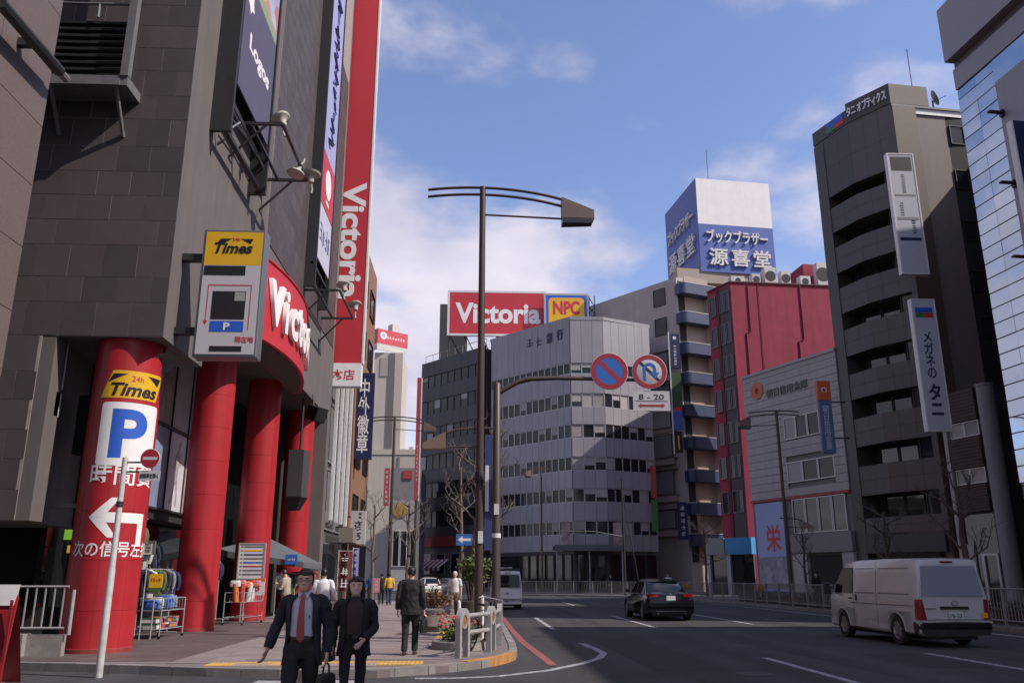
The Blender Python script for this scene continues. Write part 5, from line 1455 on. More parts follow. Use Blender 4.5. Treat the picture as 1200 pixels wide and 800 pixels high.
ocb = thing('ochre_building', 'ochre tiled narrow building behind the navy sign', 'building', (-6.6, 49, 0))
ob('wall', MB().box(-14, -6.6, 45.7, 53, 0.1, 20.5), M_OCH, ocb, I4)
for z in (4.2, 7.4, 10.6, 13.8, 17):
    for k in range(2): window(ocb, T(-6.6, 47.5+3.4*k, z) @ RZ(R(90)), 2.0, 1.7, M_DSTEEL, M_GLASS_D)
ob('shop_front', MB().box(-6.6,-6.52,46,52.8,0.15,3.3), M_GLASS_D, ocb, I4)
wlb2 = thing('shop_house', 'low grey shop house before the street bends away', 'building', (-8.9, 56, 0))
ob('wall', MB().box(-16, -8.9, 53.1, 60, 0.1, 9), M_GREYB, wlb2, I4)
for z in (3.8, 6.4):
    for k in range(3): window(wlb2, T(-8.9, 54.4+2.0*k, z) @ RZ(R(90)), 1.6, 1.6, M_ALU, M_GLASS_D)
ob('shop_front', MB().box(-8.9,-8.82,53.3,59.8,0.15,3.2), M_GLASS_D, wlb2, I4)
ss, c, W_, H_ = psign('projecting_sign', 'white hanging sign with black brush characters', 411, 598, 428, 637, 44.6, mat('sign_paper', (0.46,0.43,0.42), rough=0.6), 0.3)
lettering('さとう', W_*0.52, H_*0.58, M_BLACK, ss, T(c + Vector((0,-0.004,-H_*0.1))), vertical=True, bold=0.03)
glyph_blocks(2, W_*0.3, H_*0.22, M_BLACK, ss, T(c + Vector((W_*0.12,-0.004,H_*0.36))), vertical=True, seed=61)
ob('wall_arm', MB().box(-W_/2-1.2,-W_/2,0.1,0.16,H_*0.3,H_*0.34), M_DSTEEL, ss, T(c))

# far beige block with the red rooftop sign
M_FBE = mat('far_beige', (0.50,0.44,0.38), rough=0.8, var=0.05, vscale=0.3, streak=0.05)
fbb = thing('far_beige_building', 'large pale beige building rising behind the low shops', 'building', (-14,118,0))
FY = 118.0
def fx(px, py): return PY(px, py, FY)
zt1 = fx(460, 530).z
ob('wall', MB().box(-40, fx(487,560).x, FY, FY+20, 0.1, zt1), M_FBE, fbb, I4)
ob('joint', MB().box(fx(467,560).x-0.12, fx(467,560).x+0.12, FY-0.15, FY, 2, zt1-0.5), mat('joint_brown', (0.24,0.20,0.17), rough=0.8), fbb, I4)
tw0, tw1 = fx(436, 470).x, fx(470, 470).x
ob('tower', MB().box(tw0, tw1, FY+0.5, FY+9, zt1, fx(450,412).z), M_FBE, fbb, I4)
ob('tower_recess', MB().box(tw1-1.9, tw1-1.1, FY+0.35, FY+0.55, zt1, fx(450,413).z), mat('recess_grey', (0.16,0.14,0.13), rough=0.8), fbb, I4)
ob('tower_panel', MB().box(tw0+0.9, tw1-2.1, FY+0.4, FY+0.5, fx(450,440).z, fx(450,418).z), mat('panel_khaki', (0.36,0.33,0.28), rough=0.8), fbb, I4)
for k in range(7):
    ob('roof_unit', MB().box(tw0+0.6+0.95*k, tw0+(1.0,1.25,1.1,1.3,1.0,1.2,1.1)[k]+0.95*k, FY+0.6, FY+1.2, zt1+0.2, zt1+(0.7,1.1,0.8,1.2,0.6,0.9,1.0)[k]), M_UNIT, fbb, I4)
ob('roof_parapet', MB().box(-40, fx(487,560).x, FY-0.1, FY+0.1, zt1-0.3, zt1+0.45), M_FBE, fbb, I4)
rs = thing('rooftop_sign', 'red rooftop sign box with white emblem on the far beige tower', 'sign', (tw0+2, FY, fx(450,412).z))
za, zb_ = fx(450,410).z, fx(450,386).z
wrs = Wall((fx(443,395).x, FY-0.6), (fx(476,395).x, FY+2.6)); wrl = Wall((fx(443,395).x-4, FY+5.0), (fx(443,395).x, FY-0.6))
M_RSG = mat('rooftop_red', (0.50,0.055,0.075), rough=0.5, var=0.05)
ob('sign_face', MB().box(0, wrs.L, -0.05, 0.1, za+0.9, zb_), M_RSG, rs, wrs.M)
ob('sign_face', MB().box(0, wrl.L, -0.05, 0.1, za+0.9, zb_), M_RSG, rs, wrl.M)
ob('base_band', MB().box(0, wrs.L, -0.05, 0.1, za, za+0.88), M_UNIT, rs, wrs.M)
ob('base_band', MB().box(0, wrl.L, -0.05, 0.1, za, za+0.88), M_UNIT, rs, wrl.M)
hz_ = (zb_+za+0.9)/2
ob('emblem', MB().lathe([(0.55,0),(0.55,0.04),(0.28,0.04),(0.28,0)], 16), M_WHITE, rs, wrs.m(0.95,-0.06,hz_+0.15) @ RX(R(90)))
glyph_blocks(7, wrs.L*0.62, 0.62, M_WHITE, rs, wrs.m(wrs.L*0.60,-0.055,hz_), seed=71)
glyph_blocks(2, wrl.L*0.4, 1.0, M_WHITE, rs, wrl.m(wrl.L*0.75,-0.055,hz_), seed=72)
ob('tank', MB().box(wrs.L*0.6, wrs.L*0.85, 1.0, 2.2, zb_, zb_+1.5), M_UNIT, rs, wrs.M)
# grey building with the tall red signs, across the bend
gs = thing('grey_sign_building', 'low grey building with round gold emblem and red vertical sign', 'building', (-8,88,0))
gy = 90.0
def gx(px, py): return PY(px, py, gy)
ob('wall', MB().box(gx(456,600).x, gx(492,600).x, gy, gy+10, 0.1, gx(470,548).z), mat('mid_grey_wall', (0.20,0.19,0.195), rough=0.8, var=0.06), gs, I4)
ob('pale_front', MB().box(gx(459,600).x, gx(487,600).x, gy-0.15, gy, 0.2, gx(470,586).z), M_PALE, gs, I4)
for k in range(3): window(gs, T(gx(464+9*k,640).x, gy-0.18, 2.6), 0.7, 3.6, M_WPAINT, M_GLASS_D)
ob('gold_emblem', MB().lathe([(0.75,0),(0.75,0.08),(0.0,0.10)], 20), mat('gold', (0.34,0.21,0.05), rough=0.5), gs, T(gx(469,598).x, gy-0.16, gx(469,598).z) @ RX(R(90)))
ob('red_square', MB().box(-0.45,0.45,-0.1,0,-0.45,0.45), M_RFR, gs, T(gx(478,556).x, gy-0.02, gx(478,556).z))
r1s, c, W_, H_ = psign('projecting_sign', 'short red vertical sign with white writing on the low grey building', 450, 548, 456, 592, 84, M_RFR, 0.25)
glyph_blocks(7, W_*0.6, H_*0.9, M_WPAINT, r1s, T(c + Vector((0,-0.004,0))), vertical=True, seed=81)
r2s, c, W_, H_ = psign('tall_pole_sign', 'very tall narrow red sign rising beside the grey office', 487, 441, 492, 585, 86, M_RFR, 0.3)
glyph_blocks(9, W_*0.5, H_*0.3, M_WPAINT, r2s, T(c + Vector((0,-0.004,-H_*0.2))), vertical=True, seed=82)
ob('white_edge', MB().box(W_/2, W_/2+0.09, 0, 0.25, -H_/2, H_/2), M_WPAINT, r2s, T(c))
ob('post', MB().tube([(0,0.15,-H_/2),(0,0.15,-c.z+0.1)], 0.12, 8), M_DSTEEL, r2s, T(c))
# signs on the beige building's street wall
gcol = 'narrow signs stacked on the beige building'
for (nm, a, b, y0, y1, m, lb) in (('navy', 785,797,391,431, M_NAVY, 'navy vertical sign with white crest, topmost on the beige wall'), ('green', 786,799,436,476, mat('dark_green_sign',(0.035,0.075,0.035),rough=0.6), 'dark green vertical panel under the navy crest sign'), ('multi', 789,800,477,503, MATS['roof_sign_blue'], 'small pale blue sign with red head below the green panel'), ('black', 791,800,505,530, M_BLACK, 'black sign with yellow bar, lowest of the stack on the beige wall'), ('low', 795,806,588,632, M_NAVY, 'blue vertical sign with white characters beside the ground floor bay')):
    t, c, W_, H_ = psign('projecting_sign', lb, a, y0, b, y1, 85.6, m, 0.25, None, 'sign', gcol)
    if nm == 'navy':
        glyph_blocks(7, W_*0.4, H_*0.62, M_WPAINT, t, T(c + Vector((0,-0.004,-H_*0.12))), vertical=True, seed=91)
        ob('crest', MB().lathe([(0.2,0),(0.2,0.01),(0,0.01)], 8), M_WPAINT, t, T(c + Vector((0,-0.004,H_*0.38))) @ RX(R(90)))
        ob('rail', MB().box(-W_/2-0.12,-W_/2-0.02,-0.05,0.2,-H_/2-9.0,H_/2+0.2), M_WPAINT, t, T(c))
    if nm == 'multi': ob('red_head', MB().box(-W_/2,W_/2,-0.01,0,H_*0.34,H_/2), M_REDP, t, T(c))
    if nm == 'black': ob('yellow_bar', MB().box(-0.08,0.08,-0.01,0,-H_*0.35,H_*0.3), M_YEL, t, T(c))
    if nm == 'low': glyph_blocks(5, W_*0.6, H_*0.85, M_WPAINT, t, T(c + Vector((0,-0.004,0))), vertical=True, seed=95)
t, c, W_, H_ = psign('projecting_sign', 'red over green narrow vertical sign at the bank end', 763, 545, 769, 583, 83.5, M_RFR, 0.25)
t2, c, W_, H_ = psign('projecting_sign', 'green vertical sign below the red one at the bank end', 764, 585, 771, 622, 83.3, mat('leaf_green_sign',(0.05,0.14,0.04),rough=0.6), 0.25)
# ------------------------------------------------------------------ street lamps and sign poles
M_LBRN = mat('lamp_brown', (0.075,0.052,0.045), rough=0.45, metal=0.2, var=0.12, vscale=4)
M_LHEAD = mat('lamp_head', (0.13,0.095,0.08), rough=0.5, var=0.1, vscale=3)
M_LENS = mat('lamp_lens', (0.03,0.03,0.032), rough=0.25)
M_LTAN = mat('lamp_tan', (0.22,0.145,0.10), rough=0.55, var=0.1)
def street_lamp(label, x, y, z0, h, rz=0.0, R1=2.95, L1=1.45, low=None):
    """pole, a pair of bowed rods carrying a wedge lamp head on +x, a thin strut below"""
    t = thing('street_lamp', label, 'street lamp', (x, y, z0), rz, 'brown street lamps with bowed arms')
    Mx = T(x, y, z0) @ RZ(rz)
    ob('pole', MB().lathe([(0.14,0),(0.14,0.06),(0.105,0.1),(0.10,2.0),(0.078,h-0.2),(0.078,h+0.02)], 16), M_LBRN, t, Mx)
    for k, dz in enumerate((0.0, -0.20)):
        pts = []
        for i in range(15):
            u = i/14; X = -L1 + (L1+R1*0.72)*u
            pts.append((X, 0, h + dz - 0.055*(X+0.15)**2 - (0.02*(X-1.2)**2 if X > 1.2 else 0)))
        ob('bowed_rod', MB().tube(pts, 0.038, 7), M_LBRN, t, Mx)
    ob('strut', MB().tube([(0.05,0,h-0.78),(R1*0.74,0,h-0.86)], 0.026, 6), M_LBRN, t, Mx)
    a, b = R1*0.71, R1
    zt, zt2, zb = h-0.30, h-0.64, h-0.88
    hw = 0.17
    hd = ob('lamp_head', MB().loft([[(a,-hw,zb),(a,hw,zb),(a,hw,zt),(a,-hw,zt)],[(b,-hw*0.8,zb),(b,hw*0.8,zb),(b,hw*0.8,zt2),(b,-hw*0.8,zt2)]][::-1], smooth=False), M_LHEAD, t, Mx)
    ob('lens', MB().loft([[(a,-hw,zb-0.15),(a,hw,zb-0.15),(a,hw,zb-0.004),(a,-hw,zb-0.004)],[(b-0.06,-hw*0.75,zb-0.13),(b-0.06,hw*0.75,zb-0.13),(b-0.01,hw*0.8,zb-0.004),(b-0.01,-hw*0.8,zb-0.004)]][::-1], smooth=False), M_LENS, hd, Mx)
    if low:
        zl = low
        pts = [(0.3,0,zl+0.02),(-0.2,0,zl+0.02),(-0.6,0,zl-0.02),(-1.0,0,zl-0.16)]
        ob('low_rod', MB().tube(pts, 0.03, 7), M_LBRN, t, Mx)
        ob('low_strut', MB().tube([(-0.05,0,zl-0.42),(-1.0,0,zl-0.46)], 0.018, 6), M_LBRN, t, Mx)
        ob('low_head', MB().loft([[(-0.85,-0.12,zl-0.5),(-0.85,0.12,zl-0.5),(-0.85,0.12,zl-0.1),(-0.85,-0.12,zl-0.1)],[(-1.4,-0.1,zl-0.5),(-1.4,0.1,zl-0.5),(-1.4,0.1,zl-0.36),(-1.4,-0.1,zl-0.36)]], smooth=False), M_LTAN, t, Mx)
    return t, Mx
LY = 20.6
pb0 = PY(561.5, 640, LY); ptop = PY(565, 220, LY)
lt, LM = street_lamp('tall brown street lamp at the planted corner beside the round traffic signs', pb0.x, LY, 0.115, ptop.z-0.115, low=PY(560,508,LY).z)
ob('pole_band', MB().lathe([(0.115,0),(0.12,0.02),(0.12,0.26),(0.115,0.28)], 16), M_DSTEEL, lt, LM @ T(0,0,PY(560,562,LY).z-0.2))
ob('notice_plate', MB().box(-0.06,0.06,-0.115,-0.1,0,0.28), M_WPAINT, lt, LM @ T(0.03,0,PY(562,632,LY).z-0.2))
nb2 = ob('narrow_banner', MB().box(0.12,0.30,-0.02,0.02,0,2.75), mat('banner_blue', (0.03,0.05,0.16), rough=0.7), lt, LM @ T(0,0,PY(572,640,LY).z-0.2))
ob('banner_text_panel', MB().box(0.13,0.22,-0.025,-0.02,0.9,2.0), M_WPAINT, nb2, LM @ T(0,0,PY(572,640,LY).z-0.2))
# one-way arrow plate
ar_ = thing('arrow_sign', 'small blue plate with white arrow on the lamp post', 'traffic sign', tuple(PY(544,632,LY-0.1)))
ca = PY(544,632,LY-0.12); 
ob('plate', MB().box(-0.19,0.19,0,0.01,-0.13,0.13), mat('traffic_blue', (0.03,0.14,0.42), rough=0.4), ar_, T(ca))
lamina([(-0.15,0),(-0.04,0.085),(-0.04,0.03),(0.15,0.03),(0.15,-0.03),(-0.04,-0.03),(-0.04,-0.085)], M_WHITE, 'arrow', ar_, T(ca), out=0.002)
ob('bracket', MB().tube([(ca.x+0.1,ca.y+0.02,ca.z),(pb0.x,LY,ca.z)], 0.015, 5), M_STEEL, ar_, I4)
# lamps further on
p2 = PY(457, 640, 51.0)
street_lamp('brown street lamp farther along the shop pavement', p2.x, 51.0, 0.115, PY(459,488,51).z-0.115, R1=2.5, L1=1.3)
p3 = PX(926, 660, 16.25)
street_lamp('brown street lamp on the pavement before the credit union, arm over the road', 16.25, 44.4, 0.115, PX(913,479,16.25).z-0.115, rz=R(180), R1=2.1, L1=1.25, low=PX(920,610,16.25).z)
p4 = PY(634, 640, 82.0)
street_lamp('brown street lamp before the bank windows', p4.x, 81.0, 0.115, PY(634,548,81).z-0.115, rz=R(215), R1=1.9, L1=1.0)
def wire_post(label, px, ytop, Y):
    p = PY(px, 640, Y); t = thing('traffic_pole', label, 'pole', (p.x, Y, 0.115))
    zt = PY(px-3, ytop, Y).z
    ob('pole', MB().tube([(p.x,Y,0.1),(p.x,Y,zt)], [0.12,0.08], 8), M_DSTEEL, t, I4)
    ob('outrigger', MB().tube([(p.x,Y,zt-4.8),(p.x-2.5,Y-0.5,zt-4.4),(p.x-7.2,Y-1,zt-4.4)], 0.05, 6), M_DSTEEL, t, I4)
    ob('stay', MB().tube([(p.x,Y,zt-0.8),(p.x+1.3,Y,0.1)], 0.04, 6), M_DSTEEL, t, I4)
wire_post('dark pole with long outrigger before the bank entrance', 731, 561, 72.0)

# pole with the round prohibition signs
SY = 19.6
pp = PY(581.5, 640, SY)
zt_p = PY(581, 450, SY).z
sp_ = thing('sign_pole', 'brown pole with bent arm holding two round signs and a time plate', 'sign pole', (pp.x, SY, 0.115))
ob('pole', MB().lathe([(0.105,0.115),(0.10,0.2),(0.088,zt_p),(0.075,zt_p+0.02),(0.0,zt_p+0.04)], 16), M_LBRN, sp_, T(pp.x,SY,0))
arm_end = PY(775, 441, SY)
pts = [Vector((pp.x,SY,zt_p-0.25))]
for k in range(8):
    a = k/7; pts.append(Vector((pp.x+0.12+0.75*a, SY, zt_p-0.16 + 0.30*math.sin(a*math.pi/2))))
pts += [Vector((pp.x+1.4, SY, zt_p+0.165)), Vector((arm_end.x, SY, zt_p+0.13))]
ob('arm', MB().tube(pts, [0.06]*9+[0.05,0.04], 10), M_LBRN, sp_, I4)
ob('pole_tag', MB().box(-0.055,0.055,-0.115,-0.095,0,0.24), M_WPAINT, sp_, T(pp.x,SY,PY(582,603,SY).z))
ob('pole_tag', MB().lathe([(0.103,0),(0.103,0.1)], 16), M_WPAINT, sp_, T(pp.x,SY,PY(582,630,SY).z))
M_SRED = mat('traffic_red', (0.33,0.02,0.035), rough=0.4); M_SBL = mat('traffic_sky_blue', (0.025,0.13,0.45), rough=0.4); M_SWH = mat('traffic_white', (0.52,0.50,0.52), rough=0.4)
def ring(r0, r1, m, name, parent, M, out):
    n = 40; mb_ = MB(); o_ = [(r1*math.cos(2*math.pi*k/n), -out-0.004, r1*math.sin(2*math.pi*k/n)) for k in range(n)]; i_ = [(r0*math.cos(2*math.pi*k/n), -out-0.004, r0*math.sin(2*math.pi*k/n)) for k in range(n)]
    mb_.add(o_ + i_, [(k, (k+1)%n, n+(k+1)%n, n+k) for k in range(n)]); return ob(name, mb_, m, parent, M)
def round_sign(name, label, px, py, rpx, Y):
    c = PY(px, py, Y); r = PY(px+rpx, py, Y).x - c.x
    t = thing(name, label, 'traffic sign', tuple(c))
    ob('disc', MB().lathe([(r,0),(r,0.02),(r-0.004,0.022),(0,0.022)], 40), M_SWH, t, T(c) @ RX(R(90)))
    return t, c, r
t, c, r = round_sign('no_parking_sign', 'round no parking sign, blue with red ring and slash', 714, 435, 22, SY-0.1)
Mc = T(c + Vector((0,-0.024,0)))
ring(r*0.72, r*0.97, M_SRED, 'red_ring', t, Mc, 0.001); lamina(disc_pts(r*0.72,36), M_SBL, 'blue_field', t, Mc, 0.002, 0.0005)
w_ = r*0.09; q = r*0.74*math.sqrt(0.5)
lamina([(-q-w_,q-w_),(-q+w_,q+w_),(q+w_,-q+w_),(q-w_,-q-w_)], M_SRED, 'slash', t, Mc, 0.003, 0.001)
t, c, r = round_sign('no_uturn_sign', 'round no U-turn sign, blue arrow in red ring', 761, 435.5, 20.5, SY-0.1)
Mc = T(c + Vector((0,-0.024,0)))
ring(r*0.74, r*0.97, M_SRED, 'red_ring', t, Mc, 0.001)
w_ = r*0.055; q = r*0.74*math.sqrt(0.5)
lamina([(-q-w_,q-w_),(-q+w_,q+w_),(q+w_,-q+w_),(q-w_,-q-w_)], M_BLACK, 'slash', t, Mc, 0.002, 0.0005)
ua = []
for k in range(9): a = R(180-180*k/8); ua.append((r*0.30*math.cos(a), r*0.14 + r*0.30*math.sin(a)))
outl = [(x*1.28, (z-r*0.14)*1.28+r*0.14) for x, z in ua]; inl = [(x*0.72, (z-r*0.14)*0.72+r*0.14) for x, z in ua]
lamina([(-r*0.384,-r*0.52)] + outl + [(r*0.384,-r*0.05),(r*0.56,-r*0.05),(r*0.30,-r*0.42),(r*0.04,-r*0.05),(r*0.216,-r*0.05)] + inl[::-1] + [(-r*0.216,-r*0.52)], M_SBL, 'u_arrow', t, Mc, 0.003, 0.001)
t = thing('time_plate', 'white plate reading 8 - 20 above a red double arrow', 'traffic sign', tuple(PY(763,470,SY-0.1)))
c = PY(763.5,469.5,SY-0.1); W_ = PY(785,470,SY).x-PY(742,470,SY).x; H_ = PY(763,458,SY).z-PY(763,481,SY).z
ob('plate', MB().box(-W_/2,W_/2,0,0.015,-H_/2,H_/2), M_SWH, t, T(c))
lettering('8 - 20', W_*0.68, H_*0.27, M_BLACK, t, T(c+Vector((0,-0.002,H_*0.2))), bold=0.006)
ob('divider', MB().box(-W_*0.44,W_*0.44,-0.004,0,-H_*0.03,0.0), M_BLACK, t, T(c))
lamina([(-W_*0.37,-H_*0.24),(-W_*0.28,-H_*0.13),(-W_*0.28,-H_*0.19),(W_*0.28,-H_*0.19),(W_*0.28,-H_*0.13),(W_*0.37,-H_*0.24),(W_*0.28,-H_*0.35),(W_*0.28,-H_*0.29),(-W_*0.28,-H_*0.29),(-W_*0.28,-H_*0.35)], M_SRED, 'double_arrow', t, T(c), out=0.002)

# no entry sign on its white pole
NY = 14.4
pn = G(115, 795, 0.115); pn = Vector((pn.x, 14.55, 0.115)); pn.x = PY(117,780,14.55).x
tp = PY(145, 536, 14.55)
npole = thing('sign_pole', 'thin white pole at the kerb before the parking column', 'sign pole', (pn.x, 14.55, 0.0))
ob('pole', MB().lathe([(0.058,0.0),(0.058,1.65),(0.05,1.67),(0.045,tp.z),(0.0,tp.z+0.02)], 12), mat('pole_white', (0.46,0.44,0.43), rough=0.5, var=0.2, vscale=7), npole, T(pn.x,14.55,0))
for zz in (PY(140,590,14.55).z, PY(140,585,14.55).z-0.12): ob('clamp', MB().lathe([(0.056,0),(0.06,0.02),(0.056,0.04)], 12), M_DSTEEL, npole, T(pn.x,14.55,zz))
cs_ = PY(176,537,14.5)
ob('sign_arm', MB().tube([(pn.x,14.55,cs_.z-0.06),(cs_.x,14.53,cs_.z-0.06)], 0.018, 6).tube([(pn.x,14.55,cs_.z-0.22),(cs_.x,14.53,cs_.z-0.22)], 0.018, 6), M_STEEL, npole, I4)
t, c, r = round_sign('no_entry_sign', 'round red no entry sign with pale bar', 176.5, 537, 11.5, 14.48)
Mc = T(c + Vector((0,-0.024,0)))
lamina(disc_pts(r*0.95,36), M_SRED, 'red_field', t, Mc, 0.002, 0.0005)
lamina(rect_pts(-r*0.72,r*0.72,-r*0.15,r*0.15), M_SWH, 'bar', t, Mc, 0.003, 0.001)
t = thing('sub_plate', 'small white plate with black characters under the no entry sign', 'traffic sign', tuple(PY(175,557,14.48)))
c = PY(175,557,14.48)
ob('plate', MB().box(-0.175,0.175,0,0.012,-0.085,0.085), M_SWH, t, T(c))
lettering('自転車を除く', 0.30, 0.08, M_BLACK, t, T(c+Vector((0,-0.002,0))), bold=0.01)

# ------------------------------------------------------------------ corner guard fence
M_GF = mat('guard_paint', (0.30,0.285,0.28), rough=0.6, var=0.15, vscale=5, bump=0.05)
gf = thing('guard_fence', 'pale grey guard fence with arched posts round the pavement corner', 'fence', (0.2,17.2,0.115))
gp = [((-0.28,16.25), (-0.10,16.66)), ((0.30,17.55),(0.42,17.98)), ((0.56,19.2),(0.60,19.65))]
M_MED = mat('medallion_brown', (0.30,0.11,0.05), rough=0.6)
def arch_post(a, b):
    a, b = Vector((a[0],a[1],0)), Vector((b[0],b[1],0))
    u = (b-a); L = u.length; u.normalize()
    Mx = T(a.x,a.y,0.115) @ RZ(math.atan2(u.y,u.x))
    mb_ = MB(); h = 0.86; rad = L/2; th = 0.09; dp = 0.10
    n = 14
    outer = [(0,0),(0,h-rad)] + [(rad-rad*math.cos(math.pi*k/n), h-rad+rad*math.sin(math.pi*k/n)) for k in range(1,n)] + [(L,h-rad),(L,0)]
    inner = [(th,0),(th,h-rad)] + [(rad-(rad-th)*math.cos(math.pi*k/n), h-rad+(rad-th)*math.sin(math.pi*k/n)) for k in range(1,n)] + [(L-th,h-rad),(L-th,0)]
    m_ = len(outer)
    vs = [(x,-dp/2,z) for x,z in outer] + [(x,-dp/2,z) for x,z in inner] + [(x,dp/2,z) for x,z in outer] + [(x,dp/2,z) for x,z in inner]
    fs = []
    for k in range(m_-1):
        fs += [(k,m_+k,m_+k+1,k+1), (2*m_+k,2*m_+k+1,3*m_+k+1,3*m_+k), (k,k+1,2*m_+k+1,2*m_+k), (m_+k,3*m_+k,3*m_+k+1,m_+k+1)]
    mb_.add(vs, fs)
    p_ = ob('arched_post', mb_, M_GF, gf, Mx)
    ob('medallion', MB().lathe([(rad-th-0.02,-0.02),(rad-th-0.02,0.02),(rad-th-0.05,0.03),(0,0.03)], 20), M_MED, p_, Mx @ T(rad,0,h-rad) @ RX(R(90)))
    ob('medallion_ring', MB().lathe([(rad-th+0.004,-0.04),(rad-th+0.004,0.045),(rad-th-0.03,0.045),(rad-th-0.03,-0.04)], 20), M_GF, p_, Mx @ T(rad,0,h-rad) @ RX(R(90)))
for a, b in gp: arch_post(a, b)
for (a, b) in ((gp[0][1], gp[1][0]), (gp[1][1], gp[2][0])):
    for z in (0.42, 0.72):
        ob('rail', MB().tube([(a[0],a[1],z+0.115),(b[0],b[1],z+0.115)], 0.04, 8), M_GF, gf, I4)

# ------------------------------------------------------------------ railing of the side entrance, low plinth, red board
M_GALV = mat('galvanised', (0.42,0.41,0.42), rough=0.45, metal=0.3, var=0.1)
rl = thing('steel_railing', 'galvanised upright bar railing beside the parking column', 'railing', (-9,16.9,0.5))
ry = 16.9
xr = PY(80, 725, ry).x
for z in (0.62, 1.36): ob('rail', MB().tube([(-12,ry,z),(xr-0.06,ry,z)], 0.022, 6), M_GALV, rl, I4)
x = xr-0.14
while x > -11.9:
    ob('bar', unit_box('bar', 0.022, 0.022, 0.72, M_GALV), M_GALV, rl, T(x, ry-0.011, 0.63)); x -= 0.17
ob('end_post', MB().tube([(xr+0.04,ry,0.5),(xr+0.04,ry,1.30)], 0.035, 8), M_GALV, rl, I4)
ab = thing('red_board', 'red sandwich board with white notice clipped on top', 'sign board', (-7.6,13.3,0))
bxp = PY(0,740,13.4).x-0.12
ob('board', MB().add([(-0.42,-0.02,0.05),(0.22,-0.02,0.05),(0.22,0.16,1.26),(-0.42,0.16,1.26),(-0.42,0.02,0.05),(0.22,0.02,0.05),(0.22,0.20,1.26),(-0.42,0.20,1.26)], [(0,1,2,3),(5,4,7,6),(1,5,6,2),(4,0,3,7),(3,2,6,7),(0,4,5,1)]), mat('board_red', (0.26,0.015,0.02), rough=0.5), ab, T(bxp,13.4,0))
ob('notice', MB().add([(-0.30,0.11,1.12),(0.20,0.11,1.12),(0.24,0.155,1.42),(-0.30,0.155,1.42),(-0.30,0.115,1.12),(0.20,0.115,1.12),(0.24,0.16,1.42),(-0.30,0.16,1.42)], [(0,1,2,3),(5,4,7,6),(1,5,6,2),(4,0,3,7),(3,2,6,7),(0,4,5,1)]), M_WPAINT, ab, T(bxp,13.4,0))
ob('leg', MB().box(0.19,0.225,0.0,0.03,0,1.2), mat('board_red2', (0.22,0.015,0.02), rough=0.5), ab, T(bxp,13.42,0))
ob('back_leg', MB().add([(-0.42,0.62,0.0),(0.22,0.62,0.0),(0.22,0.22,1.24),(-0.42,0.22,1.24)], [(0,1,2,3)]), MATS['board_red2'], ab, T(bxp,13.4,0))
# lit signs deep in the passage
for (px, py, w, h, m, lb) in ((87,626,0.40,0.20, mat('lime_sign', (0.22,0.50,0.05), rough=0.5, emit=0.55), 'glowing lime green sign in the dark side passage'), (85,643,0.22,0.15, mat('amber_sign', (0.75,0.34,0.04), rough=0.5, emit=0.5), 'glowing amber sign in the dark side passage')):
    c = PY(px, py, 17.95); t = thing('lit_sign', lb, 'sign', tuple(c))
    ob('light_box', MB().box(-w/2,w/2,0,0.08,-h/2,h/2), m, t, T(c))
    ob('box_frame', MB().box(-w/2-0.02,w/2+0.02,0.02,0.1,-h/2-0.02,-h/2).box(-w/2-0.02,w/2+0.02,0.02,0.1,h/2,h/2+0.02), M_DSTEEL, t, T(c))
    ob('hanger', MB().tube([(0,0.05,h/2),(0,0.05,2.6-c.z)], 0.01, 5), M_DSTEEL, t, T(c))
    if 'amber' in lb: lettering('5', 0.08, 0.11, M_BLACK, t, T(c+Vector((0,-0.003,0))), bold=0.03)

# ------------------------------------------------------------------ shop goods under the overhang
CL = [mat('cloth_'+n, c_, rough=0.9, var=0.15, vscale=8) for n, c_ in (('navy',(0.02,0.03,0.10)),('white',(0.55,0.53,0.52)),('green',(0.05,0.10,0.03)),('charcoal',(0.03,0.03,0.035)),('blue',(0.04,0.11,0.36)),('red',(0.42,0.05,0.04)),('orange',(0.55,0.14,0.03)),('grey',(0.20,0.20,0.21)),('pink',(0.45,0.18,0.20)),('olive',(0.10,0.11,0.05)))]
CN = ['navy','white','green','charcoal','blue','red','orange','grey','pink','olive']
def jacket_mesh(seed):
    """a garment on a hanger: sloping shoulders, sleeves hanging unevenly, folds down the front, open hem"""
    g = random.Random(seed); mb_ = MB()
    L = g.uniform(0.62,0.86); ph = g.uniform(0,6); n = 24
    rings = []
    for z, hx, hy, fd in ((0.02,0.05,0.04,0),(-0.02,0.13,0.05,0),(-0.07,0.205,0.062,0.02),(-0.2,0.195,0.075,0.05),(-0.4,0.185,0.08,0.11),(-L*0.8,0.20,0.085,0.17),(-L,0.205,0.085,0.2),(-L+0.02,0.17,0.06,0.2)):
        rings.append([((hx*(1+fd*0.35*math.sin(3*a+ph)))*math.cos(a), hy*(1+fd*math.sin(7*a+ph)+fd*0.6*math.sin(11*a-ph))*math.sin(a), z + 0.02*fd*math.sin(5*a)) for a in [2*math.pi*k/n for k in range(n)]])
    mb_.loft(rings[::-1])
    for s in (-1,1):
        sw_ = g.uniform(-0.05,0.07); l2 = g.uniform(0.5,0.66)
        mb_.tube([(s*0.165,0,-0.055),(s*0.225,0.01,-0.14),(s*0.255,sw_*0.5,-0.3),(s*0.25,sw_,-l2*0.8),(s*0.235,sw_+0.02,-l2)], [0.045,0.058,0.052,0.045,0.040], 9)
    mb_.tube([(0,0,0.0),(0,0,0.07),(0.03,0,0.1),(0.0,0,0.125)], 0.006, 5)
    return mb_.mesh('jacket')
def ell_(cx, cy, cz, rx, ry, n=14): return [(cx+rx*math.cos(2*math.pi*k/n), cy+ry*math.sin(2*math.pi*k/n)*(1+0.12*math.sin(5*k)), cz) for k in range(n)]
JMS = [jacket_mesh(k) for k in range(5)]
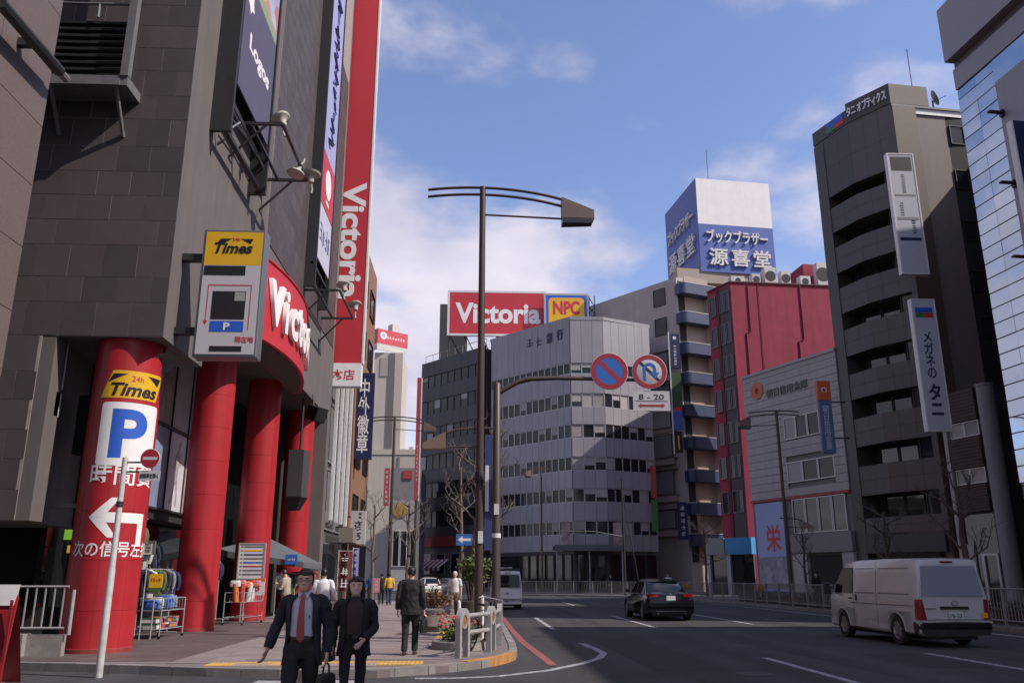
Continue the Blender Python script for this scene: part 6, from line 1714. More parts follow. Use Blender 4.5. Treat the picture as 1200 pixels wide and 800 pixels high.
def hang(ci, loc, rz, where, s=1.0):
    me = rnd.choice(JMS).copy(); me.materials.append(CL[ci])
    o = ob('jacket', me, CL[ci], None, T(*loc) @ RZ(rz) @ RX(R(rnd.uniform(-5,5))) @ RY(R(rnd.uniform(-4,4))) @ Matrix.Scale(s*rnd.uniform(0.86,1.05),4))
    return tag(o, CN[ci] + ' jacket on a hanger, ' + where, 'jacket', 'clothes hung out before the store')
def clothes_rack(label, x, y, L, rz, h=1.6):
    t = thing('clothes_rack', label, 'clothes rack', (x,y,0.125), rz)
    Mx = T(x,y,0.125) @ RZ(rz)
    for s in (-1,1):
        ob('upright', MB().tube([(s*L/2,0,0.06),(s*L/2,0,h)], 0.016, 6), M_GALV, t, Mx)
        ob('foot', MB().tube([(s*L/2,-0.28,0.03),(s*L/2,0.28,0.03)], 0.02, 6), M_GALV, t, Mx)
    ob('top_bar', MB().tube([(-L/2,0,h),(L/2,0,h)], 0.016, 6), M_GALV, t, Mx)
    ob('low_bar', MB().tube([(-L/2,0,0.12),(L/2,0,0.12)], 0.014, 6), M_GALV, t, Mx)
    return Mx
def wire_cart(label, x, y, rz, w, d, h):
    t = thing('display_cart', label, 'display cart', (x,y,0.125), rz)
    Mx = T(x,y,0.125) @ RZ(rz)
    for sx in (-1,1):
        for sy in (-1,1):
            lg = ob('leg', MB().tube([(sx*w/2,sy*d/2,0.07),(sx*w/2,sy*d/2,h)], 0.014, 6), M_GALV, t, Mx)
            ob('caster', MB().lathe([(0.035,-0.012),(0.035,0.012)], 10), M_BLACK, lg, Mx @ T(sx*w/2,sy*d/2,0.035) @ RY(R(90)))
    b = MB()
    for z in (h, h-0.28, 0.22):
        for sy in (-1,1): b.tube([(-w/2,sy*d/2,z),(w/2,sy*d/2,z)], 0.01, 5)
        for sx in (-1,1): b.tube([(sx*w/2,-d/2,z),(sx*w/2,d/2,z)], 0.01, 5)
    for k in range(9):
        xx = -w/2 + w*k/8
        for sy in (-1,1): b.tube([(xx,sy*d/2,h-0.28),(xx,sy*d/2,h)], 0.004, 4)
        b.tube([(xx,-d/2,h-0.28),(xx,d/2,h-0.28)], 0.004, 4)
    ob('basket_wires', b, M_GALV, t, Mx)['kind'] = 'stuff'
    return Mx
def pack(name, label, cat, Mx, x, y, z, w, d, h, m, grp):
    """soft rounded packet"""
    rings = []
    for zz, f in ((0,0.8),(0.12,1),(0.8,1),(1,0.75)):
        rings.append([(x + w/2*f*math.copysign(abs(math.cos(a))**0.5, math.cos(a)), y + d/2*f*math.copysign(abs(math.sin(a))**0.5, math.sin(a)), z + h*zz) for a in [2*math.pi*(k+0.5)/12 for k in range(12)]])
    o = ob(name, MB().loft(rings), m, None, Mx); return tag(o, label, cat, grp)
# between the first two columns
Mx = wire_cart('wire cart of blue and white packs between the parking column and the next column', -7.62, 22.0, R(85), 1.3, 0.6, 0.92)
rg = random.Random(3)
for k in range(7):
    m = rg.choice((CL[1], CL[4], CL[1], CL[7]))
    pack('packet', {CL[1].name:'white',CL[4].name:'blue',CL[7].name:'grey'}[m.name] + ' sportswear packet lying in the wire cart', 'packet', Mx, -0.55+0.18*k, rg.uniform(-.1,.1), 0.66, 0.17, 0.4, rg.uniform(0.2,0.36), m, 'packets in the wire cart')
clothes_rack('clothes rack with jackets behind the wire cart', -8.2, 22.6, 2.2, R(80))
for k, ci in enumerate((3,0,1,2,9,3,7,0)):
    hang(ci, (-8.12+0.02*k, 21.7+0.26*k, 1.70), R(80)+R(90)+rg.uniform(-.15,.15), 'on the rack behind the wire cart', 0.95)
clothes_rack('tall clothes rack standing before the shop glass', -9.1, 23.6, 2.6, R(85), 2.3)
for k, ci in enumerate((5,3,6,0,2,1,3,4)):
    hang(ci, (-9.05+0.02*k, 22.5+0.3*k, 2.42), R(175)+rg.uniform(-.2,.2), 'on the tall rack by the shop glass', 1.0)
BOXC = [(1,'white'),(5,'red'),(0,'navy'),(6,'orange'),(7,'grey')]
for k in range(10):
    ci, cn = BOXC[k % 5]
    Mb = T(-7.62,22.0,0.125) @ RZ(R(85)) @ T(-0.5+0.25*(k % 5), rg.uniform(-.05,.05), 0.23+0.13*(k//5)) @ RZ(rg.uniform(-.12,.12))
    o = thing('shoe_box', cn + (' shoe box on the bottom tier of the wire cart' if k < 5 else ' shoe box stacked second on the wire cart tier'), 'shoe box', tuple(Mb.to_translation()), 0, 'shoe boxes under the wire cart')
    ob('box', MB().box(-0.105,0.105,-0.17,0.17,0,0.085), CL[ci], o, Mb); ob('lid', MB().box(-0.11,0.11,-0.175,0.175,0.086,0.118), CL[(ci+1) % 10], o, Mb)
hrail = thing('goods_rail', 'steel rail of bags hung across the gap behind the parking column', 'rail', (-8.6,20.6,2.75))
ob('bar', MB().tube([(-9.4,20.7,2.85),(-7.7,20.7,2.85)], 0.018, 6), M_GALV, hrail, I4)
for x in (-9.35,-7.75): ob('hanger', MB().tube([(x,20.7,2.85),(x,20.7,6.3)], 0.008, 5), M_DSTEEL, hrail, I4)
for k, ci in enumerate((5,1,2,6,3,4,8,1,9)):
    x = -9.25+0.18*k; w = rg.uniform(.12,.17); h = rg.uniform(.32,.5)
    o = thing('sports_bag', CN[ci] + ' drawstring bag hanging from the steel rail' + (', nearer the shop glass' if k < 5 else ', nearer the street'), 'bag', (x,20.7,2.3), 0, 'bags on the steel rail')
    ob('sack', MB().loft([ell_(0,0,z,w*f,0.07*f) for z, f in ((-h,0.55),(-h*0.95,0.95),(-h*0.5,1.05),(-h*0.15,0.8),(0,0.3))]), CL[ci], o, T(x,20.7,2.68) @ RZ(rg.uniform(-.5,.5)))
    ob('cord', MB().tube([(x,20.7,2.68),(x,20.7,2.87)], 0.006, 5), CL[3], o, I4)
def board(name, label, px0, py0, px1, py1, Y, m, frame=None, cat='notice'):
    t, c, W_, H_ = psign(name, label, px0, py0, px1, py1, Y, m, 0.03, frame, cat)
    ob('stand_post', MB().tube([(0,0.03,-H_/2),(0,0.03,-c.z+0.13)], 0.015, 6), M_GALV, t, T(c))
    return t, c, W_, H_
t, c, W_, H_ = board('framed_notice', 'white framed notice on a post beside the parking column', 167, 634, 181, 649, 21.0, M_WPAINT, M_STEEL)
glyph_blocks(5, W_*0.7, H_*0.7, M_STEEL, t, T(c+Vector((0,-0.003,0))), vertical=True, seed=101)
t, c, W_, H_ = board('price_card', 'yellow and green price card above the wire cart', 175, 672, 190, 688, 21.2, M_YEL, None)
ob('green_strip', MB().box(-W_/2,W_*0.3,-0.005,0.03,-H_/2-0.14,-H_/2), CL[2], t, T(c))
glyph_blocks(4, W_*0.8, H_*0.4, M_REDP, t, T(c+Vector((0,-0.003,0.02))), seed=102)
# between the second and third columns
Mx = wire_cart('wire cart of red, white and orange rolls beyond the second column', -7.25, 28.3, R(84), 1.7, 0.6, 0.95)
for k in range(9):
    m = (CL[6],CL[1],CL[5],CL[7],CL[1],CL[5],CL[6],CL[1],CL[8])[k]
    o = ob('rolled_mat', MB().lathe([(0.0,0),(0.085,0.01),(0.085,0.55),(0.05,0.57),(0,0.57)], 12), m, None, Mx @ T(-0.8+0.2*k, rg.uniform(-.12,.12), 0.66) @ RX(R(rg.uniform(-8,8))))
    tag(o, ['orange','white','red','grey','white','red','orange','white','pink'][k] + ' rolled mat upright in the cart beyond the second column', 'rolled mat', 'rolled mats in the cart')
for k in range(8):
    m = (CL[1],CL[5],CL[8],CL[6],CL[7],CL[1],CL[5],CL[8])[k]
    pack('bundle', ('white','red','pink','orange','grey','white','red','pink')[k] + ' soft bundle heaped over the rolled mats', 'bundle', Mx, -0.75+0.21*k, rg.uniform(-.1,.15), 1.05+rg.uniform(0,.1), 0.24, 0.3, 0.2, m, 'bundles on the cart of rolls')
clothes_rack('clothes rack with blue jackets behind the cart of rolls', -8.5, 28.4, 2.0, R(85), 1.9)
for k, ci in enumerate((4,0,4,4,0,3)):
    hang(ci, (-8.45, 27.6+0.3*k, 2.0), R(175)+rg.uniform(-.2,.2), 'on the rack behind the cart of rolls', 0.95)
# price list board on the third column, five sign
t, c, W_, H_ = psign('price_list_board', 'white price list board with coloured rows before the third red column', 280, 637, 309, 677, 29.7, M_WPAINT, 0.05, M_GALV, 'notice')
for k in range(8):
    m = (M_STEEL, M_YEL, CL[0], M_STEEL, M_SBL, M_REDP, M_STEEL, M_STEEL)[k]
    ob('list_row', MB().box(-W_*0.32,W_*0.44,-0.006,0,H_*(0.42-0.115*k)-0.025,H_*(0.42-0.115*k)+0.02), m, t, T(c))
    ob('row_mark', MB().box(-W_*0.45,-W_*0.37,-0.006,0,H_*(0.42-0.115*k)-0.02,H_*(0.42-0.115*k)+0.02), M_STEEL, t, T(c))
ob('stand', MB().tube([(-W_*0.3,0.08,-H_/2),(-W_*0.3,0.08,-c.z+0.12)], 0.02, 6), M_GALV, t, T(c))
t, c, W_, H_ = board('price_card', 'white price card with red five and orange header', 297, 677, 310, 697, 29.4, M_WPAINT)
ob('header', MB().box(-W_/2,W_/2,-0.006,0,H_*0.32,H_/2), CL[6], t, T(c))
lettering('5', W_*0.4, H_*0.45, M_REDP, t, T(c+Vector((-W_*0.12,-0.004,-H_*0.05))), bold=0.03)
# awning tent before the last column
tn = thing('awning_tent', 'grey sloping awning tent over a sale stand before the last column', 'tent', (-6.6,33.6,0.125))
ob('canopy', MB().add([(-9.3,31.6,2.5),(-6.1,31.6,2.05),(-6.1,35.4,2.05),(-9.3,35.4,2.5),(-7.9,33.5,3.0)], [(0,1,4),(1,2,4),(2,3,4),(3,0,4)]), mat('tent_grey', (0.10,0.11,0.125), rough=0.8), tn, I4)
ob('valance', MB().add([(-9.3,31.59,2.5),(-6.1,31.59,2.05),(-6.1,31.59,1.85),(-9.3,31.59,2.28)], [(0,3,2,1)]).add([(-6.09,31.6,2.05),(-6.09,35.4,2.05),(-6.09,35.4,1.85),(-6.09,31.6,1.85)], [(0,3,2,1)]), MATS['tent_grey'], tn, I4)
for x, y in ((-6.15,31.65),(-6.15,35.35),(-9.25,31.65),(-9.25,35.35)): ob('leg', MB().tube([(x,y,0.12),(x,y,2.1)], 0.022, 6), M_GALV, tn, I4)
bt = thing('tent_banner', 'small blue banner pinned to the grey tent', 'banner', (-5.9,31.5,2.1))
ob('cloth', MB().box(-6.75,-6.32,31.52,31.56,1.98,2.32), M_SBL, bt, I4)
glyph_blocks(2, 0.3, 0.16, M_WPAINT, bt, T(-6.53,31.515,2.15), seed=104)
clothes_rack('clothes rack under the grey tent', -6.9, 32.6, 1.8, R(80), 1.55)
for k, ci in enumerate((1,4,0,3,2,7)):
    hang(ci, (-6.85, 31.9+0.26*k, 1.66), R(170)+rg.uniform(-.2,.2), 'under the grey tent', 0.95)
dr = thing('covered_stand', 'red cloth covered stand under the tent', 'stand', (-5.6,34.6,0.125))
ob('cloth', MB().box(-7.0,-6.2,34.3,34.9,0.125,1.7), CL[5], dr, I4, bevel=0.04)
ob('top', MB().box(-7.05,-6.15,34.25,34.95,1.7,1.75), CL[5], dr, I4)
# tall nobori banners, pink board further on
def nobori(label, px0, py0, px1, py1, Y, m, n, seed, mt):
    c = PY((px0+px1)/2,(py0+py1)/2,Y); W_ = PY(px1,py0,Y).x-PY(px0,py0,Y).x; H_ = PY(px0,py0,Y).z-PY(px0,py1,Y).z
    t = thing('street_banner', label, 'banner', (c.x,Y,0.125))
    pts = []
    cl = MB(); nn = 6
    vs = [(-W_/2+W_*i/nn, 0.05*math.sin(i*1.3), s*H_/2) for i in range(nn+1) for s in (-1,1)]
    cl.add(vs, [(2*i,2*i+2,2*i+3,2*i+1) for i in range(nn)])
    ob('cloth', cl, m, t, T(c))
    ob('pole', MB().tube([(-W_/2,0,-c.z+0.125),(-W_/2,0,H_/2+0.05)], 0.015, 6).tube([(-W_/2,0,H_/2),(W_/2,0,H_/2)], 0.01, 5), M_WPAINT, t, T(c))
    ob('base', MB().lathe([(0.2,0.125),(0.2,0.2),(0.05,0.24)], 12), M_STEEL, t, T(c.x-W_/2,Y,0))
    glyph_blocks(n, W_*0.7, H_*0.95, mt, t, T(c+Vector((0,-0.07,0))), vertical=True, seed=seed)
nobori('dark maroon cloth banner with white characters on the shop pavement', 396, 645, 412, 692, 38.5, mat('maroon_cloth', (0.10,0.03,0.03), rough=0.9), 3, 111, M_WHITE)
nobori('narrow violet cloth banner beside the maroon one', 413, 642, 420, 682, 39.5, mat('violet_cloth', (0.16,0.15,0.36), rough=0.9), 5, 112, M_WPAINT)
t, c, W_, H_ = board('pink_sign', 'pink and white standing sign far along the pavement', 437, 677, 445, 694, 44, mat('pink_sign', (0.55,0.22,0.26), rough=0.6))
glyph_blocks(3, W_*0.7, H_*0.8, M_WPAINT, t, T(c+Vector((0,-0.003,0))), vertical=True, seed=113)

# ------------------------------------------------------------------ bare street trees
M_BARK = mat('pale_bark', (0.15,0.118,0.095), rough=0.9, var=0.35, vscale=7, bump=0.4, bscale=18)
M_BARKD = mat('dark_bark', (0.075,0.058,0.05), rough=0.9, var=0.3, vscale=8, bump=0.4, bscale=18)
def bare_tree(label, x, y, h, seed, m, lean=(0,0), r0=0.13, twigs=0.9, crown_from=0.42):
    rg = random.Random(seed)
    t = thing('bare_tree', label, 'tree', (x,y,0.115), 0, 'bare pollarded street trees')
    tr = MB(); pts = []; n = 9
    for k in range(n):
        u = k/(n-1); pts.append(Vector((lean[0]*u + rg.uniform(-.06,.06)*h*0.12, lean[1]*u + rg.uniform(-.06,.06)*h*0.12, h*0.78*u)))
    rr = [r0*(1-0.62*k/(n-1)) for k in range(n)]; rr[0] *= 1.3
    tr.tube(pts, rr, 9)
    ob('trunk', tr, m, t, T(x,y,0.115))
    cr_ = MB()
    def branch(p, d, L, r, lev):
        seg = 4; q = [p]; dd = d.copy()
        for k in range(seg):
            dd = (dd + Vector((rg.uniform(-.3,.3), rg.uniform(-.3,.3), rg.uniform(-.06,.26)))).normalized()
            q.append(q[-1] + dd*L/seg)
        cr_.tube(q, [r*(1-0.55*k/seg) for k in range(seg+1)], 5 if lev < 2 else 4)
        if lev >= 3: return
        # pollard knuckle and fans of twigs
        for _ in range(rg.choice((4,5,6))):
            i = rg.choice((2,3,4,4)); e = Vector((rg.uniform(-1,1), rg.uniform(-1,1), rg.uniform(-.15,1.0))).normalized()
            branch(q[i], (dd*0.5+e).normalized(), L*rg.uniform(.42,.68), r*0.46, lev+1)
    for k in range(7):
        u = crown_from + (1-crown_from)*k/6.5
        i = min(int(u*(n-1)), n-2); p = pts[i].lerp(pts[i+1], u*(n-1)-i)
        a = k*2.4 + rg.uniform(-.4,.4)
        branch(p, Vector((math.cos(a), math.sin(a), rg.uniform(.35,.9))).normalized(), h*0.24*(1.15-0.5*u)*twigs, r0*0.36, 1)
    ob('crown', cr_, m, t, T(x,y,0.115))
def at_px(px, py, Y): p = PY(px, py, Y); return p.x
bare_tree('pale bare tree just behind the brown lamp post at the planted corner', at_px(555,660,29), 29.0, 8.2, 3, M_BARK, lean=(0.25,0.2), r0=0.12, twigs=0.62)
bare_tree('slender pale bare tree before the red framed shop floors', at_px(540,660,35), 35.0, 7.4, 8, M_BARK, r0=0.10, twigs=0.7)
bare_tree('pale bare tree at the end of the shop pavement', at_px(478,670,58), 58.0, 8.0, 12, M_BARK, r0=0.16)
bare_tree('pale bare tree beside the hanging brush sign', at_px(436,670,50), 50.0, 7.0, 17, M_BARK, r0=0.12)
bare_tree('dark bare tree before the low brown building', 17.2, PX(1131,650,17.2).y, 5.8, 21, M_BARKD, r0=0.15)
bare_tree('dark bare tree before the charcoal tower entrance', 17.2, PX(1040,650,17.2).y, 5.2, 25, M_BARKD, r0=0.12)
bare_tree('thin dark bare tree before the credit union windows', 17.0, PX(942,650,17.0).y, 4.6, 29, M_BARKD, r0=0.09)
bare_tree('dark bare tree before the blue balconies', 18.0, PX(826,650,18.0).y, 7.0, 33, M_BARKD, r0=0.13)

# ------------------------------------------------------------------ planted corner
M_LEAF = mat('shrub_leaf', (0.085,0.115,0.03), rough=0.6, rndv=0.1, var=0.35, vscale=9)
M_LEAFD = mat('hedge_leaf', (0.035,0.045,0.018), rough=0.7, var=0.35, vscale=6)
def leaf_cloud(c, rx, ry, rz_, n, size, rg, shell=0.35):
    mb_ = MB()
    for _ in range(n):
        d = Vector((rg.gauss(0,1), rg.gauss(0,1), rg.gauss(0,1))).normalized()
        f = shell + (1-shell)*rg.random()
        lump = 0.75 + 0.35*math.sin(5*d.x+1.3)*math.cos(4*d.y+0.4) + 0.2*math.sin(7*d.z)
        p = Vector((c[0]+d.x*rx*f*lump, c[1]+d.y*ry*f*lump, c[2]+d.z*rz_*f*lump))
        a = Vector((rg.uniform(-1,1), rg.uniform(-1,1), rg.uniform(-.4,.8))).normalized(); b = a.cross(Vector((rg.uniform(-1,1),rg.uniform(-1,1),rg.uniform(-1,1)))).normalized()
        L = size*rg.uniform(.6,1.3); w = L*0.28
        mb_.add([p, p+a*L*0.5+b*w, p+a*L, p+a*L*0.5-b*w], [(0,1,2,3)])
    return mb_
rgp = random.Random(9)
shc = PY(557, 664, 22.4)
sh = thing('corner_shrub', 'tall green leafy shrub at the foot of the brown lamp post', 'shrub', (shc.x,22.4,0.115))
st = MB()
for k in range(7): st.tube([(shc.x+rgp.uniform(-.15,.15),22.4+rgp.uniform(-.15,.15),0.115),(shc.x+rgp.uniform(-.3,.3),22.4+rgp.uniform(-.3,.3),1.3),(shc.x+rgp.uniform(-.5,.5),22.4+rgp.uniform(-.4,.4),2.0)], [0.025,0.018,0.008], 5)
ob('stems', st, M_BARKD, sh, I4)
ob('foliage', leaf_cloud((shc.x,22.4,1.75), 0.50, 0.5, 0.48, 1900, 0.10, rgp), M_LEAF, sh, I4)
pt = thing('dark_planter', 'dark timber planter tub below the corner shrub', 'planter', (shc.x-0.1,22.3,0.115))
ob('tub', MB().loft([[(0.36*math.cos(a),0.36*math.sin(a),0.115) for a in [2*math.pi*k/16 for k in range(16)]],[(0.44*math.cos(a),0.44*math.sin(a),0.95) for a in [2*math.pi*k/16 for k in range(16)]]]), M_BARKD, pt, T(shc.x-0.1,22.3,0))
ob('soil', MB().lathe([(0.41,0.9),(0,0.93)], 16), M_BARKD, pt, T(shc.x-0.1,22.3,0))
# flower bed by the guard fence
fbx, fby = -0.25, 18.6
bed = thing('flower_bed', 'small bed of flowers and low leaves behind the guard fence', 'flower bed', (fbx,fby,0.115))
ob('edging', MB().loft([[(0.62*math.cos(a),0.9*math.sin(a),0.115) for a in [2*math.pi*k/20 for k in range(20)]],[(0.60*math.cos(a),0.88*math.sin(a),0.27) for a in [2*math.pi*k/20 for k in range(20)]]]), M_KERB, bed, T(fbx,fby,0))
ob('foliage', leaf_cloud((fbx,fby,0.42), 0.55, 0.8, 0.32, 700, 0.11, rgp), M_LEAF, bed, I4)
fw = MB()
for _ in range(60):
    p = (fbx+rgp.uniform(-.45,.45), fby+rgp.uniform(-.7,.7), 0.62+rgp.uniform(-.08,.14))
    fw.lathe([(0.0,0),(0.035,0.01),(0.03,0.03),(0,0.035)], 6, M=T(*p))
ob('flowers', fw, mat('flower_pink', (0.48,0.12,0.10), rough=0.7, var=0.5, vscale=12), bed, I4)['kind'] = 'stuff'
rk = thing('stone_planter', 'round stone planter with dry brown plants farther on the pavement', 'planter', (-1.4,31,0.115))
ob('bowl', MB().lathe([(0.5,0.115),(0.75,0.2),(0.8,0.5),(0.72,0.52),(0.68,0.45),(0,0.45)], 20), M_KERB, rk, T(-1.3,30,0))
ob('dry_plants', leaf_cloud((-1.3,30,0.8), 0.7, 0.7, 0.42, 700, 0.12, rgp), mat('dry_leaf', (0.16,0.09,0.045), rough=0.8, var=0.3, vscale=8), rk, I4)
for k, (x, y) in enumerate(((-0.9,24.5),(-0.2,26.2))):
    mo = thing('boulder_planter', ('low boulder edging stone beside the tactile paving','larger edging boulder behind the corner shrub')[k], 'boulder', (x,y,0.115))
    rings = []
    for z, f in ((0,1),(0.15,1.06),(0.32,0.8),(0.42,0.35)):
        rings.append([((0.55+0.1*math.sin(3*a+k))*f*math.cos(a), (0.7+0.12*math.cos(2*a))*f*math.sin(a), z) for a in [2*math.pi*i/16 for i in range(16)]])
    ob('stone', MB().loft(rings), mat('boulder', (0.15,0.12,0.10), rough=0.9, var=0.3, vscale=5, bump=0.5, bscale=12), mo, T(x,y,0.115))
    ob('moss_tuft', leaf_cloud((x,y,0.5), 0.3, 0.4, 0.12, 200, 0.08, rgp), MATS['dry_leaf'], mo, I4)
# white marker posts
for k, (px, py0, py1, Y) in enumerate(((565,697,745,19.9),(538,703,716,18.9))):
    c = PY(px,py1,Y); zt = PY(px,py0,Y).z
    t = thing('marker_post', ('slim white marker post inside the guard fence','short white marker stake in the flower bed')[k], 'post', (c.x,Y,0.115))
    ob('shaft', MB().lathe([(0.035,0.115),(0.035,zt-0.03),(0.0,zt)], 10), M_WHITE, t, T(c.x,Y,0))
    ob('foot', MB().lathe([(0.06,0.115),(0.06,0.16),(0.036,0.18)], 10), M_WHITE, t, T(c.x,Y,0))

# bicycle lying behind the fence: wheels, frame, handlebar
by = thing('bicycle', 'dark bicycle leaning inside the guard fence', 'bicycle', (0.0,17.9,0.115))
def wheel_ring(r, t_, n=24):
    mb_ = MB(); mb_.tube([(r*math.cos(2*math.pi*k/n), 0, r*math.sin(2*math.pi*k/n)) for k in range(n+1)], t_, 6, caps=False); return mb_
BM_ = T(0.12,18.1,0.115) @ RZ(R(68)) @ RX(R(10))
for x in (-0.52, 0.52):
    w = ob('wheel', wheel_ring(0.31,0.017), M_BLACK, by, BM_ @ T(x,0,0.33))
    sp = MB()
    for k in range(12): sp.tube([(0,0,0),(0.3*math.cos(2*math.pi*k/12),0,0.3*math.sin(2*math.pi*k/12))], 0.002, 3)
    ob('spokes', sp, M_GALV, w, BM_ @ T(x,0,0.33))
ob('frame', MB().tube([(-0.52,0,0.33),(-0.08,0,0.32),(0.36,0,0.82),(-0.2,0,0.78),(-0.08,0,0.32)],0.016,6).tube([(-0.52,0,0.33),(-0.2,0,0.78)],0.012,6).tube([(0.36,0,0.88),(0.52,0,0.33)],0.014,6), mat('bike_silver', (0.30,0.30,0.31), rough=0.35, metal=0.6), by, BM_)
ob('saddle', MB().loft([[(-0.34,-0.08,0.88),(-0.34,0.08,0.88),(-0.34,0.08,0.92),(-0.34,-0.08,0.92)],[(-0.08,-0.02,0.88),(-0.08,0.02,0.88),(-0.08,0.02,0.91),(-0.08,-0.02,0.91)]]), M_BLACK, by, BM_)
ob('handlebar', MB().tube([(0.22,-0.27,0.98),(0.36,-0.2,1.0),(0.36,0.2,1.0),(0.22,0.27,0.98)],0.012,6).tube([(0.36,0,0.86),(0.36,0,1.0)],0.012,6), M_GALV, by, BM_)

# ------------------------------------------------------------------ railing and hedge along the far kerb
M_FR = mat('far_rail', (0.23,0.215,0.21), rough=0.55, var=0.15)
fl_ = offset_line(RK, -0.45) if False else [(p[0]+0.45, p[1]) for p in RK if p[1] <= 60] 
far_f = thing('kerb_railing', 'long grey pedestrian railing along the far kerb', 'railing', (16,40,0.115))
lpts = [Vector((p[0]+0.5, p[1]+0.1, 0.115)) for p in RK if 15 < p[1] <= 90 or abs(p[1]-20) < 1]
def resample(pts, step):
    out = [pts[0]]; acc = 0
    for a, b in zip(pts, pts[1:]):
        L = (b-a).length; d = step-acc
        while d <= L: out.append(a.lerp(b, d/L)); d += step
        acc = (acc+L) % step
    return out
rp = resample(lpts, 2.0)
for i, p in enumerate(rp):
    ob('post', unit_box('post', 0.07, 0.07, 1.12, M_FR), M_FR, far_f, T(p.x, p.y-0.035, 0.115))
    if i+1 < len(rp):
        q = rp[i+1]
        for z in (0.16, 1.08):
            ob('rail', MB().tube([(p.x,p.y,z+0.115),(q.x,q.y,z+0.115)], 0.024, 6), M_FR, far_f, I4)
        b = MB()
        for k in range(1,12):
            w = p.lerp(q, k/12); b.box(w.x-0.009,w.x+0.009,w.y-0.009,w.y+0.009,0.28,1.19)
        ob('picket_panel', b, M_FR, far_f, I4)['kind'] = 'stuff'
M_YREF = mat('reflector_yellow', (0.30,0.14,0.03), rough=0.5)
for k, (px, lb) in enumerate(((806,'faded yellow round reflector on the far railing by the blue balconies'),(893,'faded yellow round reflector on the far railing before the poster'))):
    Yp = PX(px, 680, 16.1).y; Yp = min(Yp, 58)
    p = PY(px, 681, Yp)
    t = thing('round_reflector', lb, 'reflector', (p.x-0.1,Yp,0.6))
    ob('disc', MB().lathe([(0.20,0),(0.20,0.04),(0.15,0.06),(0,0.06)], 16), M_YREF, t, T(p.x-0.1,Yp,0.95) @ RZ(R(-20)) @ RX(R(90)))
    ob('clip', MB().box(p.x-0.14,p.x-0.06,Yp,Yp+0.12,0.5,0.9), M_FR, t, I4)
for k, (y0, y1) in enumerate(((41,55),(30.5,38),(21,28))):
    hx_ = 16.9
    t = thing('clipped_hedge', ('dark clipped hedge behind the far railing before the credit union','dark clipped hedge behind the far railing before the tower','dark clipped hedge behind the far railing beside the van')[k], 'hedge', (hx_,(y0+y1)/2,0.115))
    mb_ = MB()
    for _ in range(int((y1-y0)*330)):
        p = Vector((hx_+rgp.uniform(-.35,.4), rgp.uniform(y0,y1), 0.15+0.62*rgp.random()**0.6+0.05*math.sin(3*y0)))
        a = Vector((rgp.uniform(-1,1), rgp.uniform(-1,1), rgp.uniform(-.3,.8))).normalized(); b_ = a.cross(Vector((rgp.uniform(-1,1),rgp.uniform(-1,1),rgp.uniform(-1,1)))).normalized()
        L = rgp.uniform(.05,.12); mb_.add([p,p+a*L*.5+b_*L*.3,p+a*L,p+a*L*.5-b_*L*.3],[(0,1,2,3)])
    ob('foliage', mb_, M_LEAFD, t, I4)
    ob('stems', MB().box(hx_-0.2,hx_+0.25,y0+0.1,y1-0.1,0.1,0.55), M_BARKD, t, I4)
# ------------------------------------------------------------------ vehicles: x right, y forwards, z up, origin on the ground
M_TYRE = mat('tyre', (0.018,0.017,0.017), rough=0.85)
M_RIM = mat('wheel_rim', (0.33,0.33,0.34), rough=0.35, metal=0.7)
M_CGLASS = glass_mat('car_glass', (0.012,0.013,0.016), rough=0.03, rndv=0.0)
M_CGLASS.node_tree.nodes['Principled BSDF'].inputs['Specular IOR Level'].default_value = 0.35
M_BUMP = mat('black_plastic', (0.02,0.019,0.02), rough=0.6)
M_TAIL = mat('tail_lamp', (0.22,0.008,0.012), rough=0.15, coat=0.6)
M_PLATE = mat('plate_white', (0.60,0.60,0.58), rough=0.5)
M_PLATEY = mat('plate_yellow', (0.55,0.36,0.03), rough=0.5)
M_VWHITE = mat('van_white', (0.50,0.49,0.49), rough=0.30, coat=0.7, var=0.06, vscale=1.3)
M_KWHITE = mat('kei_white', (0.66,0.65,0.63), rough=0.32, coat=0.5)
M_CBLACK = mat('car_black', (0.006,0.006,0.008), rough=0.18, coat=0.25, spec=0.3)
M_CHROME = mat('chrome', (0.6,0.6,0.62), rough=0.12, metal=1.0)
def wheel(parent, Mx, r, w):
    tw_ = ob('wheel', MB().lathe([(r*0.62,-w/2),(r*0.93,-w/2),(r,-w/2+0.03),(r,w/2-0.03),(r*0.93,w/2),(r*0.62,w/2)], 28, caps=False), M_TYRE, parent, Mx @ RY(R(90)))
    rim = MB(); rim.lathe([(r*0.63,-w/2+0.02),(r*0.63,w/2-0.012),(r*0.58,w/2-0.004),(r*0.5,w/2-0.04),(r*0.2,w/2-0.02),(0,w/2-0.015)], 20)
    for k in range(7):
        a = 2*math.pi*k/7; rim.box(r*0.12, r*0.56, -0.028, 0.028, w/2-0.03, w/2-0.004, M=RZ(a))
    ob('rim', rim, M_RIM, tw_, Mx @ RY(R(90)))
def section(y, wb, wm, wt, zf, zs, zr, r=0.10):
    """closed ring across the body at y: floor, sill, shoulder, roof edge"""
    half = [(0,zf),(wb*0.9,zf),(wb,zf+0.06),(wm,zf+0.25),(wm+0.005,(zs+zf)/2+0.1),(wm,zs),(wt+(wm-wt)*0.35, zs+(zr-zs)*0.6),(wt,zr-r),(wt-r*0.35,zr-r*0.3),(wt-r*1.4,zr-0.012),(0,zr)]
    ring_ = [(x,y,z) for x,z in half] + [(-x,y,z) for x,z in half[-2:0:-1]]
    return ring_
